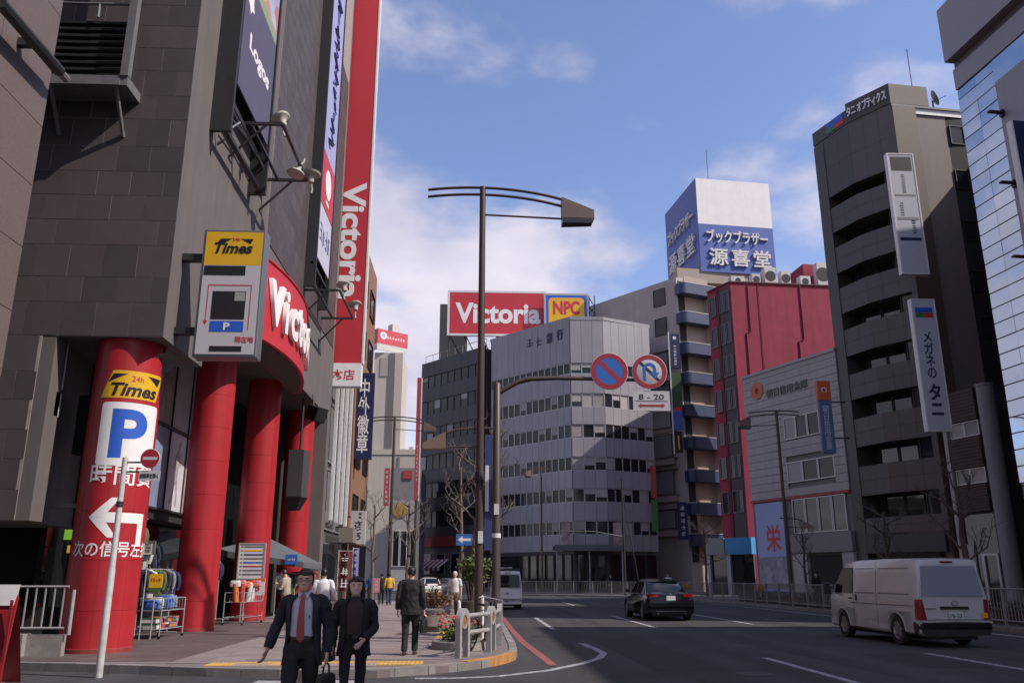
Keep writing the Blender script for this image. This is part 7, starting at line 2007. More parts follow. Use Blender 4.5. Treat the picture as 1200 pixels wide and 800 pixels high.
def van(label, M, L, W, H, paint, name='delivery_van', nose=0.32, glass_rear=True, plate=M_PLATE, wr=0.33, number=None, kei=False):
    t = thing(name, label, 'van'); t.matrix_world = M; WM[t.name] = M.copy()
    b = -L/2; f = L/2; hw = W/2; zf = 0.26
    zs = H*0.55
    st = [(b,0.93,0.95,0.80,H*0.93),(b+0.05,0.97,0.985,0.86,H*0.975),(b+0.25,1,1,0.885,H*0.992),(b+L*0.3,1,1,0.89,H),(b+L*0.62,1,1,0.885,H*0.995),(f-L*0.235,1,1,0.86,H*0.965),(f-L*0.18,1,0.995,0.83,H*0.90),(f-nose*0.72,0.985,0.97,0.80,H*0.60),(f-nose*0.35,0.97,0.94,0.80,H*0.53),(f-0.04,0.93,0.90,0.78,H*0.44),(f,0.88,0.85,0.74,H*0.36)]
    rings = []
    for (y, wb, wm, wt, zr) in st:
        zz = min(zs, zr-0.12)
        rings.append(section(y, hw*wb, hw*wm, hw*wt, zf, zz, zr, 0.09 if zr > H*0.7 else 0.05))
    lean = 0.10
    def sh(p):
        x, y, z = p
        if y < b+0.3 and z > 1.0: y += (z-1.0)*lean*(1 if y < b+0.06 else 0.7)
        return (x, y, z)
    rings = [[sh(p) for p in rg_] for rg_ in rings]
    bdy = ob('body', MB().loft(rings[::-1]), paint, t, M)
    cut_ = MB()
    for y in (b + L*0.225, f - L*0.19):
        for s in (-1, 1): cut_.lathe([(wr+0.07,-0.16),(wr+0.07,0.16)], 28, M=T(s*(hw-0.04), y, wr) @ RY(R(90)))
    carve(bdy, cut_)
    # arches, wheels
    ax = (b + L*0.225, f - L*0.19)
    for y in ax:
        for s in (-1, 1):
            n = 14; ro = wr+0.07
            lip = MB().tube([((ro+0.012)*math.cos(math.pi*k/n),(ro+0.012)*math.sin(math.pi*k/n),0) for k in range(n+1)], 0.018, 6)
            ob('arch_lip', lip, paint, t, M @ T(s*(hw-0.006), y, wr) @ RZ(R(90)) @ RX(R(90)))
            wheel(t, M @ T(s*(hw-0.105), y, wr) @ (I4 if s > 0 else RZ(R(180))), wr, 0.18)
    ob('underbody', MB().box(-hw*0.70,hw*0.70,b+0.2,f-0.3,0.17,zf+0.42), M_BUMP, t, M)
    # rear hatch glass, follows the lean
    gz0, gz1 = H*0.565, H*0.90
    def ry_(z): return b + max(0,(z-1.0))*lean - 0.012
    def hatch(x0, x1, z0, z1, inset=0.08):
        return [(x0,ry_(z0),z0),(x1,ry_(z0),z0),(x1-inset,ry_(z1),z1),(x0+inset,ry_(z1),z1)]
    q = hatch(-hw*0.86, hw*0.86, gz0, gz1, hw*0.10)
    q2 = [(x,y+0.014,z) for x,y,z in q]
    ob('rear_window', MB().add(q+q2, [(0,1,2,3),(5,4,7,6),(0,4,5,1),(1,5,6,2),(2,6,7,3),(3,7,4,0)]), M_CGLASS if glass_rear else mat('film_sky_glass', (0.27,0.275,0.34), rough=0.22, coat=0.6, var=0.05, vscale=1.5), t, M)  # pale film, with the bluish sky reflection put into its colour
    hgt_ = H*0.06
    ob('stop_lamp', MB().box(-0.14,0.14,ry_(H*0.945)-0.01,ry_(H*0.945)+0.03,H*0.935,H*0.955), M_TAIL, t, M)
    for s in (-1,1):
        xs = s*hw*0.93
        lz0, lz1 = (H*0.30, H*0.53) if not kei else (H*0.20, H*0.27)
        lw = 0.09 if not kei else 0.11
        xa, xb = (hw*0.965-lw*1.6, hw*0.985)
        r0_ = [(s*xa,b-0.014,lz0),(s*(hw*0.97),b-0.004,lz0),(s*(hw+0.006),b+0.06,lz0),(s*(hw+0.006),b+0.17,lz0+0.03),(s*xa,b+0.15,lz0)]
        r1_ = [(s*(xa+0.06),ry_(lz1)-0.004,lz1),(s*(hw*0.955),ry_(lz1)+0.004,lz1),(s*(hw-0.004),b+0.08,lz1),(s*(hw-0.004),b+0.13,lz1-0.02),(s*(xa+0.06),b+0.15,lz1)]
        lf = [r0_, r1_] if s > 0 else [r0_[::-1], r1_[::-1]]
        ob('tail_lamp', MB().loft(lf, smooth=False), M_TAIL, t, M)
    ob('rear_bumper', MB().loft([section(b-0.05, hw*0.93, hw*0.95, hw*0.93, 0.27, 0.40, 0.56, 0.03), section(b+0.24, hw*1.025, hw*1.027, hw*1.02, 0.27, 0.40, 0.56, 0.03)][::-1]), M_BUMP if not kei else paint, t, M)
    pz = H*0.355 if not kei else H*0.22
    px_ = 0.0 if not kei else -0.05
    pl_o = ob('number_plate', MB().box(px_-0.165,px_+0.165,b-0.045,b-0.03 if not kei else b-0.02,pz-0.082,pz+0.082), plate, t, M)
    if number: lettering(number, 0.27, 0.085, mat('plate_green', (0.03,0.10,0.05), rough=0.5) if plate is M_PLATE else M_BLACK, pl_o, M @ T(px_, b-0.047, pz-0.015), bold=0.01)
    ob('plate_garnish', MB().box(-0.33,0.33,b-0.03,b+0.02,pz+0.13,pz+0.19) if not kei else MB().box(-0.08,0.08,b-0.03,b,H*0.40,H*0.425), M_BUMP, t, M)
    if not kei:
        e = MB(); n = 20
        e.tube([(0.075*math.cos(2*math.pi*k/n), 0, 0.05*math.sin(2*math.pi*k/n)) for k in range(n+1)], 0.008, 5, caps=False)
        ob('emblem', e, M_CHROME, t, M @ T(0.02, b-0.02, H*0.485))
        ob('sticker', MB().box(hw*0.74,hw*0.90,b-0.022,b-0.012,pz-0.06,pz+0.05), M_YEL, t, M)
        ob('hatch_seam', MB().box(-hw*0.88,hw*0.88,b-0.012,b-0.004,0.60,0.612), M_BUMP, t, M)
        ob('name_badge', MB().box(-hw*0.8,-hw*0.52,b-0.02,b-0.01,pz+0.13,pz+0.155), M_STEEL, t, M)
    # side windows and seams
    for s in (-1,1):
        y0, y1 = f-L*0.335, f-nose*1.05
        zt_, zb_ = H*0.90, H*0.57
        k0 = hw*0.9
        def sx(z): return s*(hw*1.0 - max(0,(z-zs))*(hw*0.115)/(H-zs) + 0.004)
        w4 = [(sx(zb_), y0, zb_),(sx(zb_), y1-0.02, zb_),(sx(zt_)*0.985, f-L*0.215, zt_),(sx(zt_)*0.985, y0, zt_)]
        if s > 0: w4 = w4[::-1]
        ob('side_window', MB().add(w4, [(0,1,2,3)]), M_CGLASS, t, M)
        sm = MB(); 
        for yy in (y0-0.02, b+L*0.40): 
            for za, zb2 in ((0.35,zs),(zs,H*0.93)): sm.add([(sx(za)*1.0008,yy,za),(sx(za)*1.0008,yy+0.014,za),(sx(zb2)*1.0008,yy+0.014,zb2),(sx(zb2)*1.0008,yy,zb2)], [(0,1,2,3) if s < 0 else (3,2,1,0)])
        ob('door_seam', sm, M_BUMP, t, M)
        if not kei:
            for (ya_, yb_) in ((b+0.35, b+L*0.385),(b+L*0.415, f-L*0.36)):
                pl4 = MB()
                for (za, zb2) in ((H*0.575,H*0.59),(H*0.875,H*0.885)):
                    pl4.add([(sx(za)*1.001,ya_,za),(sx(za)*1.001,yb_,za),(sx(zb2)*1.001,yb_,zb2),(sx(zb2)*1.001,ya_,zb2)], [(0,1,2,3) if s < 0 else (3,2,1,0)])
                ob('panel_crease', pl4, mat('crease_grey', (0.20,0.185,0.185), rough=0.5), t, M)
        ob('rub_line', MB().box(s*(hw+0.002)-0.006, s*(hw+0.002)+0.006, b+0.25, f-L*0.30, zs-0.20, zs-0.185), M_BUMP, t, M)
        ob('door_handle', MB().box(s*(hw+0.012)-0.015, s*(hw+0.012)+0.015, y0+0.06, y0+0.2, zs-0.10, zs-0.06), M_BUMP, t, M)
        if not kei: ob('door_handle', MB().box(s*(hw+0.012)-0.015, s*(hw+0.012)+0.015, y0-0.22, y0-0.17, zs-0.14, zs+0.02), M_BUMP, t, M)
        ob('wing_mirror', MB().box(s*(hw+0.06), s*(hw+0.24) if s > 0 else s*(hw+0.24), y1-0.12, y1-0.04, zs+0.0, zs+0.30) if s > 0 else MB().box(-(hw+0.24), -(hw+0.06), y1-0.12, y1-0.04, zs, zs+0.30), M_BUMP, t, M, bevel=0.03)
    # windscreen
    wy0, wz0, wy1, wz1 = f-nose*0.80, H*0.615, f-L*0.185, H*0.905
    ob('windscreen', MB().add([(-hw*0.80,wy0+0.02,wz0),(hw*0.80,wy0+0.02,wz0),(hw*0.74,wy1+0.02,wz1),(-hw*0.74,wy1+0.02,wz1)], [(3,2,1,0)]), M_CGLASS, t, M)
    return t
hm = T(10.8, 21.95, 0) @ RZ(R(2))
van('white cargo van with black rear bumper driving away on the far lane', hm, 4.7, 1.70, 1.98, M_VWHITE, glass_rear=False, number='18-53')
km = T(1.62, 45.2, 0) @ RZ(R(2))
kv = van('small white van with roof ladder and yellow plate ahead along the near kerb', km, 3.4, 1.48, 1.86, M_KWHITE, name='small_van', plate=M_PLATEY, number='480', wr=0.28, kei=True)
ld = thing('roof_ladder', 'aluminium ladder strapped on the small white van roof', 'ladder', tuple(km @ Vector((0,0,1.95))))
for s in (-0.2,0.2): ob('rail', MB().box(s-0.03,s+0.03,-1.6,1.2,1.95,2.03), M_GALV, ld, km)
for k in range(8): ob('rung', MB().tube([(-0.2,-1.4+0.35*k,1.99),(0.2,-1.4+0.35*k,1.99)], 0.014, 5), M_GALV, ld, km)
for yy in (-1.1,0.9): ob('rack_bar', MB().box(-0.66,0.66,yy-0.03,yy+0.03,1.86,1.95), M_DSTEEL, ld, km)

def sedan(label, M, paint, L=4.8, W=1.84, H=1.47, name='saloon_car', hatch=False, plate=M_PLATE, cat='car'):
    t = thing(name, label, cat); t.matrix_world = M; WM[t.name] = M.copy()
    b, f, hw = -L/2, L/2, W/2
    zb = 0.90 if not hatch else 0.95
    st = [(b,0.80,0.86,0.60,0.82),(b+0.05,0.88,0.93,0.72,0.95),(b+0.22,0.95,0.985,0.80,zb+0.10),(b+0.9,1,1,0.86,zb+0.12),(b+L*0.5,1,1,0.88,zb+0.06),(f-1.25,1,1,0.86,zb+0.02),(f-0.7,0.98,0.98,0.80,0.84),(f-0.2,0.92,0.93,0.70,0.72),(f-0.03,0.84,0.86,0.6,0.60),(f,0.8,0.8,0.5,0.5)]
    bdy = ob('body', MB().loft([section(y, hw*a_, hw*b_, hw*c_, 0.20, min(0.72,zr-0.14), zr, 0.10) for y,a_,b_,c_,zr in st][::-1]), paint, t, M)
    cut_ = MB()
    for y in (b+0.92, f-0.90):
        for s in (-1,1): cut_.lathe([(0.375,-0.17),(0.375,0.17)], 28, M=T(s*(hw-0.04), y, 0.33) @ RY(R(90)))
    carve(bdy, cut_)
    # greenhouse
    g0 = [(b+(0.62 if not hatch else 0.12), 0.80, zb+0.05),(b+(1.15 if not hatch else 0.45),0.70,H-0.10),(b+(1.75 if not hatch else 1.1),0.66,H-0.02),(b+L*0.52,0.66,H),(b+L*0.60,0.66,H-0.05),(f-1.30,0.78,zb+0.05)]
    rr = []
    for y, w_, zt2 in g0:
        rr.append([(-hw*0.86,y,zb),(hw*0.86,y,zb),(hw*(w_+0.02),y,max(zb+0.02,zt2-0.07)),(hw*(w_-0.10),y,zt2),(-hw*(w_-0.10),y,zt2),(-hw*(w_+0.02),y,max(zb+0.02,zt2-0.07))])
    ob('greenhouse', MB().loft(rr[::-1], smooth=True), M_CGLASS, t, M)
    roof = []
    for y, w_, zt2 in g0[1:5]: roof.append([(-hw*(w_+0.03),y,zt2-0.075),(-hw*(w_-0.10),y,zt2+0.012),(0,y,zt2+0.022),(hw*(w_-0.10),y,zt2+0.012),(hw*(w_+0.03),y,zt2-0.075)])
    ob('roof_panel', MB().loft([r_[::-1] for r_ in roof][::-1], closed=False), paint, t, M)
    for s in (-1,1):
        for i, j in ((0,1),(4,5)):
            (ya,wa_,za_),(yb,wb2,zb2) = g0[i], g0[j]
            ob('pillar', MB().tube([(s*hw*(wa_+0.02),ya,max(zb,za_-0.08)),(s*hw*(wb2+0.02),yb,max(zb,zb2-0.08))], 0.045, 6), paint, t, M)
        ob('pillar', MB().tube([(s*hw*0.865,b+L*0.47,zb),(s*hw*0.69,b+L*0.47,H-0.08)], 0.035, 6), paint if hatch else M_BUMP, t, M)
        ob('window_trim', MB().tube([(s*hw*0.885,b+0.75,zb+0.03),(s*hw*0.885,f-1.35,zb+0.03)], 0.012, 5), M_CHROME, t, M)
        ob('wing_mirror', MB().box(s*hw*0.93 if s > 0 else s*hw*1.12, s*hw*1.12 if s > 0 else s*hw*0.93, f-1.55, f-1.42, zb+0.06, zb+0.2), paint, t, M, bevel=0.03)
        # tail lamp wraps the corner
        q = [(s*hw*0.50,b+0.012,0.84),(s*hw*0.86,b+0.05,0.82),(s*hw*0.94,b+0.22,0.86),(s*hw*0.92,b+0.22,0.95),(s*hw*0.83,b+0.04,0.965),(s*hw*0.52,b+0.015,0.945)]
        q = [(x,y-0.02,z) for x,y,z in q]
        ob('tail_lamp', MB().add(q, [(0,1,4,5),(1,2,3,4)] if s > 0 else [(5,4,1,0),(4,3,2,1)]), M_TAIL, t, M)
    wr = 0.33
    for y in (b+0.92, f-0.90):
        for s in (-1,1):
            wheel(t, M @ T(s*(hw-0.125),y,wr) @ (I4 if s > 0 else RZ(R(180))), wr, 0.21)
    ob('number_plate', MB().box(-0.165,0.165,b-0.03,b-0.005,0.72,0.885), plate, t, M)
    ob('rear_bumper', MB().loft([section(b-0.06,hw*0.84,hw*0.88,hw*0.86,0.26,0.42,0.64,0.05), section(b+0.3,hw*0.99,hw*1.0,hw*0.98,0.22,0.42,0.66,0.05)][::-1]), paint, t, M)
    ob('bumper_trim', MB().box(-hw*0.62,hw*0.62,b-0.075,b-0.05,0.33,0.36), M_CHROME, t, M)
    for s in (-1,1): ob('exhaust', MB().tube([(s*hw*0.55,b-0.06,0.27),(s*hw*0.55,b+0.2,0.27)], 0.035, 8), M_CHROME, t, M)
    if not hatch: ob('emblem', MB().lathe([(0.035,0),(0.035,0.006),(0,0.006)], 12), M_CHROME, t, M @ T(0,b-0.004,0.96) @ RX(R(90)))
    ob('underbody', MB().box(-hw*0.68,hw*0.68,b+0.2,f-0.3,0.15,0.6), M_BUMP, t, M)
    return t
sedan('glossy black saloon driving away in the middle lane', T(7.15, 34.3, 0) @ RZ(R(1)), M_CBLACK)
sedan('white estate car parked before the striped awning', T(PY(500,690,80).x, 82.0, 0) @ RZ(R(14)), M_KWHITE, L=4.4, W=1.72, H=1.52, name='estate_car', hatch=True)
sedan('silver car parked behind the white estate car', T(PY(524,690,86).x, 88.0, 0) @ RZ(R(40)), mat('car_silver', (0.30,0.30,0.32), rough=0.3, metal=0.6, coat=0.5), L=4.4, W=1.7, H=1.45, name='silver_car')
# ------------------------------------------------------------------ people
M_SKIN = mat('skin', (0.56,0.345,0.25), rough=0.55, var=0.06, vscale=14)
M_SKINP = mat('skin_pale', (0.64,0.43,0.335), rough=0.55, var=0.05, vscale=14)
M_HAIR = mat('black_hair', (0.012,0.010,0.010), rough=0.45, var=0.3, vscale=60)
M_SUIT = mat('navy_suit', (0.014,0.014,0.021), rough=0.85, var=0.25, vscale=9, bump=0.5, bscale=14)
M_SUITB = mat('black_suit', (0.012,0.012,0.013), rough=0.85, var=0.25, vscale=9, bump=0.5, bscale=14)
M_TROU = mat('black_trousers', (0.011,0.011,0.013), rough=0.85, var=0.15, vscale=20)
M_SHIRT = mat('pale_shirt', (0.46,0.47,0.58), rough=0.8, var=0.06, vscale=16, bump=0.6, bscale=12)
M_WSHIRT = mat('white_shirt', (0.62,0.61,0.63), rough=0.8, var=0.06, vscale=16)
M_TIE = mat('red_tie', (0.32,0.055,0.06), rough=0.6, var=0.12, vscale=30)
M_KNIT = mat('brown_knit', (0.045,0.030,0.027), rough=0.9, var=0.2, vscale=30)
M_SHOE = mat('black_shoe', (0.012,0.011,0.011), rough=0.3)
M_BEIGE = mat('beige_jacket', (0.36,0.30,0.24), rough=0.85, var=0.1, vscale=14)
M_KHAKI = mat('khaki_trousers', (0.24,0.19,0.145), rough=0.85, var=0.1, vscale=14)
M_YJACK = mat('yellow_jacket', (0.60,0.36,0.03), rough=0.8)
M_DENIM = mat('denim', (0.03,0.045,0.10), rough=0.9, var=0.2, vscale=16)
M_EYE = mat('eye_dark', (0.02,0.015,0.013), rough=0.3)
M_LIP = mat('lips', (0.30,0.12,0.10), rough=0.5)
HAIR_TEX = bpy.data.textures.new('hair_tufts', 'CLOUDS'); HAIR_TEX.noise_scale = 0.028; HAIR_TEX.noise_depth = 3
FOLD_TEX = bpy.data.textures.new('cloth_folds', 'CLOUDS'); FOLD_TEX.noise_scale = 0.10; FOLD_TEX.noise_depth = 2
def folds(o, k=0.022):
    d = o.modifiers.new('folds', 'DISPLACE'); d.texture = FOLD_TEX; d.strength = k; d.mid_level = 0.5; d.texture_coords = 'LOCAL'
def ell(cx, cy, cz, rx, ry, n=16, p=1.0, a0=0.0, a1=2*math.pi, open_=False):
    m_ = n if not open_ else n+1
    out = []
    for k in range(m_):
        a = a0 + (a1-a0)*k/n
        out.append((cx + rx*math.copysign(abs(math.cos(a))**p, math.cos(a)), cy + ry*math.copysign(abs(math.sin(a))**p, math.sin(a)), cz))
    return out
def limb(mb, pts, rr, seg=10): mb.tube(pts, rr, seg)
def remesh(o, vox, smooth=4):
    md = o.modifiers.new('remesh', 'REMESH'); md.mode = 'VOXEL'; md.voxel_size = vox; md.use_smooth_shade = True
    sm = o.modifiers.new('smooth', 'SMOOTH'); sm.factor = 0.5; sm.iterations = smooth
def hand_parts(mb, wr, d, side, curl=0.5):
    """palm and five curled fingers from the wrist WR along D; SIDE is the outward direction of the thumb"""
    d = d.normalized(); s = side.normalized(); nrm = d.cross(s).normalized()
    L = 0.085
    mb.loft([[tuple(wr + d*u*L + s*(w*math.cos(a)) + nrm*(t*math.sin(a))) for a in [2*math.pi*k/10 for k in range(10)]] for u, w, t in ((-0.15,0.024,0.021),(0.15,0.032,0.018),(0.6,0.041,0.016),(1.0,0.040,0.014))])
    for i, (off, ln) in enumerate(((0.030,0.070),(0.010,0.080),(-0.011,0.075),(-0.031,0.058))):
        p = wr + d*L*0.95 + s*off; q = [p]; dd = d.copy()
        for k in range(3):
            dd = (dd + nrm*curl*0.55).normalized(); q.append(q[-1] + dd*ln/3)
        mb.tube(q, [0.0098,0.0095,0.0088,0.0072], 7)
    p = wr + d*L*0.3 + s*0.030
    mb.tube([p, p+(d*0.5+s*0.75).normalized()*0.032, p+(d*0.5+s*0.75).normalized()*0.030+(d+nrm*curl*0.5).normalized()*0.032], [0.0125,0.011,0.009], 7)
def person(label, loc, rz, h, P, near=True):
    """P: pose and clothing. Local frame: y forwards, x to the person's right, built 1.70 tall then scaled"""
    S = h/1.70
    M = T(*loc) @ RZ(rz) @ Matrix.Scale(S, 4)
    t = thing('person', label, 'person', loc, rz, P.get('group'))
    skin = P.get('skin', M_SKIN)
    lean = P.get('lean', 0.0)
    hipz = 0.90
    sw = P.get('stride', 0.0)
    legs = P.get('legs')
    if legs is None:
        legs = {}
        for s, k in ((1, sw), (-1, -sw)):
            hip = Vector((s*0.095, 0, hipz)); an = Vector((s*0.09, k, 0.075 + (0.05 if k < -0.12 else 0)))
            kn = hip.lerp(an, 0.5) + Vector((0, 0.035 + abs(k)*0.16, 0)); legs[s] = (hip, kn, an)
    arms = {}
    for s in (1, -1):
        a = P.get('arm_r' if s > 0 else 'arm_l', {})
        sh = Vector((s*0.185, 0.0 + lean*0.3, 1.385)); el = Vector(a.get('elbow', (s*0.25, -0.02, 1.10))); wr = Vector(a.get('wrist', (s*0.27, 0.06, 0.86)))
        arms[s] = (sh, el, wr, a.get('curl', 0.5), a.get('thumb'))
    hx, hy = P.get('head', (0.0, 0.02)); tilt = P.get('tilt', 0.0); turn = P.get('turn', 0.0)
    HM = T(hx, hy + lean*0.4, 1.465) @ RZ(turn) @ RX(tilt)
    # body: one surface
    b = MB(); sl = P.get('slim', 1.0)
    b.loft([ell(0,0,0.86,0.12*sl,0.085*sl),ell(0,0,0.98,0.125*sl,0.085*sl),ell(0,lean*0.1,1.10,0.12,0.08),ell(0,lean*0.2,1.25,0.14,0.09),ell(0,lean*0.3,1.37,0.145,0.075),ell(0,lean*0.35,1.43,0.065,0.055),ell(hx*0.6,hy*0.6+lean*0.35,1.46,0.056,0.058),ell(hx,hy*0.7+lean*0.4,1.53,0.053,0.056)])
    for s in (1,-1):
        hip, kn, an = legs[s]
        limb(b, [hip+Vector((0,0,0.03)), hip.lerp(kn,0.4), kn, kn.lerp(an,0.4), an], [0.075*sl,0.065*sl,0.05*sl,0.046*sl,0.034*sl])
        limb(b, [an+Vector((0,-0.05,-0.03)), an+Vector((0,0.03,-0.04)), an+Vector((0,0.15,-0.055))], [0.035,0.04,0.028])
        sh, el, wr, cu_, th = arms[s]
        limb(b, [sh+Vector((-s*0.03,0,0.0)), sh.lerp(el,0.3), el, el.lerp(wr,0.4), wr], [0.058,0.05,0.042,0.038,0.026])
        d = (wr-el).normalized()
        side = Vector(th) if th else Vector((0,1,0)) - d*d.y
        hand_parts(b, wr + d*0.012, d, side, cu_)
    # head
    hd = []
    for z, rx, ry, cy_ in ((0.006,0.016,0.014,0.058),(0.014,0.040,0.034,0.047),(0.036,0.058,0.060,0.030),(0.064,0.068,0.080,0.012),(0.095,0.075,0.090,0.004),(0.13,0.078,0.095,-0.002),(0.16,0.077,0.095,-0.006),(0.188,0.068,0.084,-0.008),(0.208,0.048,0.058,-0.008),(0.219,0.014,0.016,-0.008)):
        hd.append([tuple(HM @ Vector(p)) for p in ell(0, cy_, z+0.005, rx, ry, 20, 0.92)])
    b.loft(hd)
    b.loft([[tuple(HM @ Vector(p)) for p in q] for q in ([(-0.006,0.086,0.125),(0.006,0.086,0.125),(0.004,0.094,0.125),(-0.004,0.094,0.125)],[(-0.012,0.082,0.095),(0.012,0.082,0.095),(0.007,0.106,0.095),(-0.007,0.106,0.095)],[(-0.015,0.080,0.083),(0.015,0.080,0.083),(0.009,0.108,0.085),(-0.009,0.108,0.085)],[(-0.012,0.08,0.076),(0.012,0.08,0.076),(0.007,0.095,0.077),(-0.007,0.095,0.077)])][::-1])
    for s in (1,-1): b.loft([[tuple(HM @ Vector((s*(0.070+0.008*i), -0.008+0.014*math.cos(a)*(1-0.15*i), 0.105+0.028*math.sin(a)*(1-0.1*i)))) for a in [2*math.pi*k/8 for k in range(8)]] for i in range(2)])
    bo = ob('body', b, skin, t, M); remesh(bo, 0.0075 if near else 0.014, 3 if near else 4)
    # face details
    if near:
        for s in (1,-1):
            ob('eye', MB().lathe([(0.0,-0.004),(0.009,-0.002),(0.009,0.002),(0,0.004)], 10), M_EYE, bo, M @ HM @ T(s*0.030, 0.0905, 0.120) @ RX(R(90)) @ Matrix.Diagonal((1,0.45,1,1)))
            ob('eyebrow', MB().tube([(s*0.014,0.0965,0.141),(s*0.03,0.095,0.146),(s*0.046,0.083,0.141)], 0.0035, 5), M_HAIR, bo, M @ HM)
        ob('mouth', MB().tube([(-0.022,0.079,0.050),(0,0.086,0.051),(0.022,0.079,0.050)], [0.002,0.0045,0.002], 6), M_LIP, bo, M @ HM)
    if P.get('glasses'):
        g = MB()
        for s in (1,-1):
            g.tube([(s*0.032+0.021*math.cos(2*math.pi*k/14), 0.100-0.006*abs(math.cos(2*math.pi*k/14)), 0.120+0.015*math.sin(2*math.pi*k/14)) for k in range(15)], 0.0016, 5, caps=False)
            g.tube([(s*0.053,0.095,0.124),(s*0.075,0.0,0.122)], 0.002, 4)
        g.tube([(-0.011,0.101,0.123),(0.011,0.101,0.123)], 0.002, 4)
        ob('spectacles', g, M_DSTEEL, t, M @ HM)
    # hair
    hm_ = P.get('hair_mat', M_HAIR)
    hr = MB(); long_ = P.get('hair') == 'long'
    NS = 24
    rings = []
    for z, rx, ry, cy_, fr in ((0.070,0.079,0.096,-0.016,0.0),(0.12,0.085,0.106,-0.014,0.0),(0.158,0.087,0.108,-0.011,0.25),(0.182,0.084,0.106,-0.008,0.85),(0.212,0.068,0.088,-0.006,1),(0.234,0.040,0.054,-0.008,1),(0.242,0.006,0.007,-0.010,1)):
        r_ = []
        for k in range(NS):
            a = 2*math.pi*k/NS
            x, y = rx*math.cos(a), cy_ + ry*math.sin(a)
            if math.sin(a) > 0.15 and fr < 1:           # pull the front back inside the head below the hairline
                f_ = min(1,(math.sin(a)-0.15)/0.35)*(1-fr); x *= 1-0.22*f_; y = y*(1-0.30*f_)
            jit = 1+0.018*math.sin(7*a+z*90)
            r_.append((x*jit, y*jit, z))
        rings.append(r_)
    hr.loft(rings)
    if long_:
        for s in (1,-1):
            for i in range(6):
                a0 = R(100+22*i) if s > 0 else R(80-22*i)
                x0, y0 = 0.078*math.cos(a0+R(180))*-1, 0.10*math.sin(a0)
                ang = R(-8 - 17*i)
                x0, y0 = s*0.074*math.cos(ang), -0.012+0.098*math.sin(ang)
                hr.tube([(x0,y0,0.19),(x0*1.14,y0*1.06,0.10),(x0*1.22,y0*1.05,0.0),(x0*1.28+s*0.004*i,y0*0.95+0.012,-0.09),(x0*1.15,y0*0.9+0.02,-0.15)], [0.026,0.028,0.028,0.022,0.007], 7)
    ho = ob('hair', hr, hm_, t, M @ HM)
    remesh(ho, 0.007 if near else 0.012, 1)
    dp_ = ho.modifiers.new('tufts', 'DISPLACE'); dp_.texture = HAIR_TEX; dp_.strength = 0.020; dp_.mid_level = 0.45; dp_.texture_coords = 'LOCAL'
    # trousers
    tr_ = MB(); trm = P.get('trousers', M_TROU); slim = P.get('slim', 1.0)
    tr_.loft([ell(0,0,0.80,0.165*slim,0.115*slim),ell(0,0,0.90,0.175*slim,0.122*slim),ell(0,0,1.0,0.160,0.112),ell(0,0,1.03,0.158,0.110)])
    for s in (1,-1):
        hip, kn, an = legs[s]
        low = an + Vector((0,-0.01,0.0))
        limb(tr_, [hip+Vector((0,0,0.02)), hip.lerp(kn,0.35), kn.lerp(hip,0.15), kn, kn.lerp(low,0.5), low], [0.105*slim,0.097*slim,0.078*slim,0.074*slim,0.068*slim,0.066*slim], 12)
    to = ob('trousers', tr_, trm, t, M); remesh(to, 0.013, 5); folds(to)
    # shoes
    for s in (1,-1):
        hip, kn, an = legs[s]
        o_ = an + Vector((0,0,-0.075))
        sh_ = MB(); sh_.loft([[tuple(o_ + Vector((w*math.cos(a), y, max(0.0, hh*(0.5+0.5*math.sin(a)))))) for a in [2*math.pi*k/10 for k in range(10)]] for y, w, hh in ((-0.085,0.025,0.05),(-0.07,0.037,0.085),(0.0,0.041,0.085),(0.08,0.046,0.055),(0.15,0.040,0.04),(0.185,0.012,0.02))][::-1])
        ob('shoe', sh_, P.get('shoe', M_SHOE), t, M)
    # tops
    top = P.get('top', 'suit')
    def sleeves(mb, r0, r1, short=False):
        for s in (1,-1):
            sh, el, wr, _, _ = arms[s]
            if short: limb(mb, [sh+Vector((-s*0.05,0,0.0)), sh, sh.lerp(el,0.45), sh.lerp(el,0.85)], [r0,r0*0.98,r0*0.95,r0*0.95], 12)
            else: limb(mb, [sh+Vector((-s*0.10,0,-0.005)), sh+Vector((-s*0.045,0,0.003)), sh+Vector((s*0.004,0,-0.012)), sh.lerp(el,0.25)+Vector((s*0.008,0,0)), sh.lerp(el,0.6), el, el.lerp(wr,0.5), el.lerp(wr,0.97)], [r0*0.55,r0*0.86,r0*0.98,r0*1.0,r0*0.92,r0*0.84,r1*1.12,r1], 12)
    tm_ = P['top_mat']
    if top == 'suit':
        jk = MB()
        prof = [(P.get('hem',0.76),0.212,0.150,0),(0.88,0.196,0.140,0),(1.0,0.186,0.134,0),(1.12,0.184,0.130,lean*0.1),(1.25,0.200,0.134,lean*0.2),(1.34,0.205,0.122,lean*0.3),(1.405,0.185,0.100,lean*0.35),(1.435,0.115,0.080,lean*0.35),(1.455,0.078,0.070,lean*0.35+0.003)]
        openw = P.get('open', None)
        rings = []
        N = 30
        for i, (z, rx, ry, cy_) in enumerate(prof):
            if openw is not None:
                g = openw[i]
                r_ = ell(0, cy_, z, rx, ry, N, 0.92, R(90)+g, R(450)-g, True)
            else:
                r_ = ell(0, cy_, z, rx, ry, N, 0.92)
            r_ = [(x*(1+0.012*math.sin(13*k)), y*(1+0.02*math.sin(11*k+z*7)), z) for k, (x,y,z) in enumerate(r_)]
            rings.append(r_)
        jk.loft(rings, closed=openw is None, caps=openw is None)
        if openw is None: sleeves(jk, 0.072, 0.052)
        jo = ob('jacket', jk, tm_, t, M)
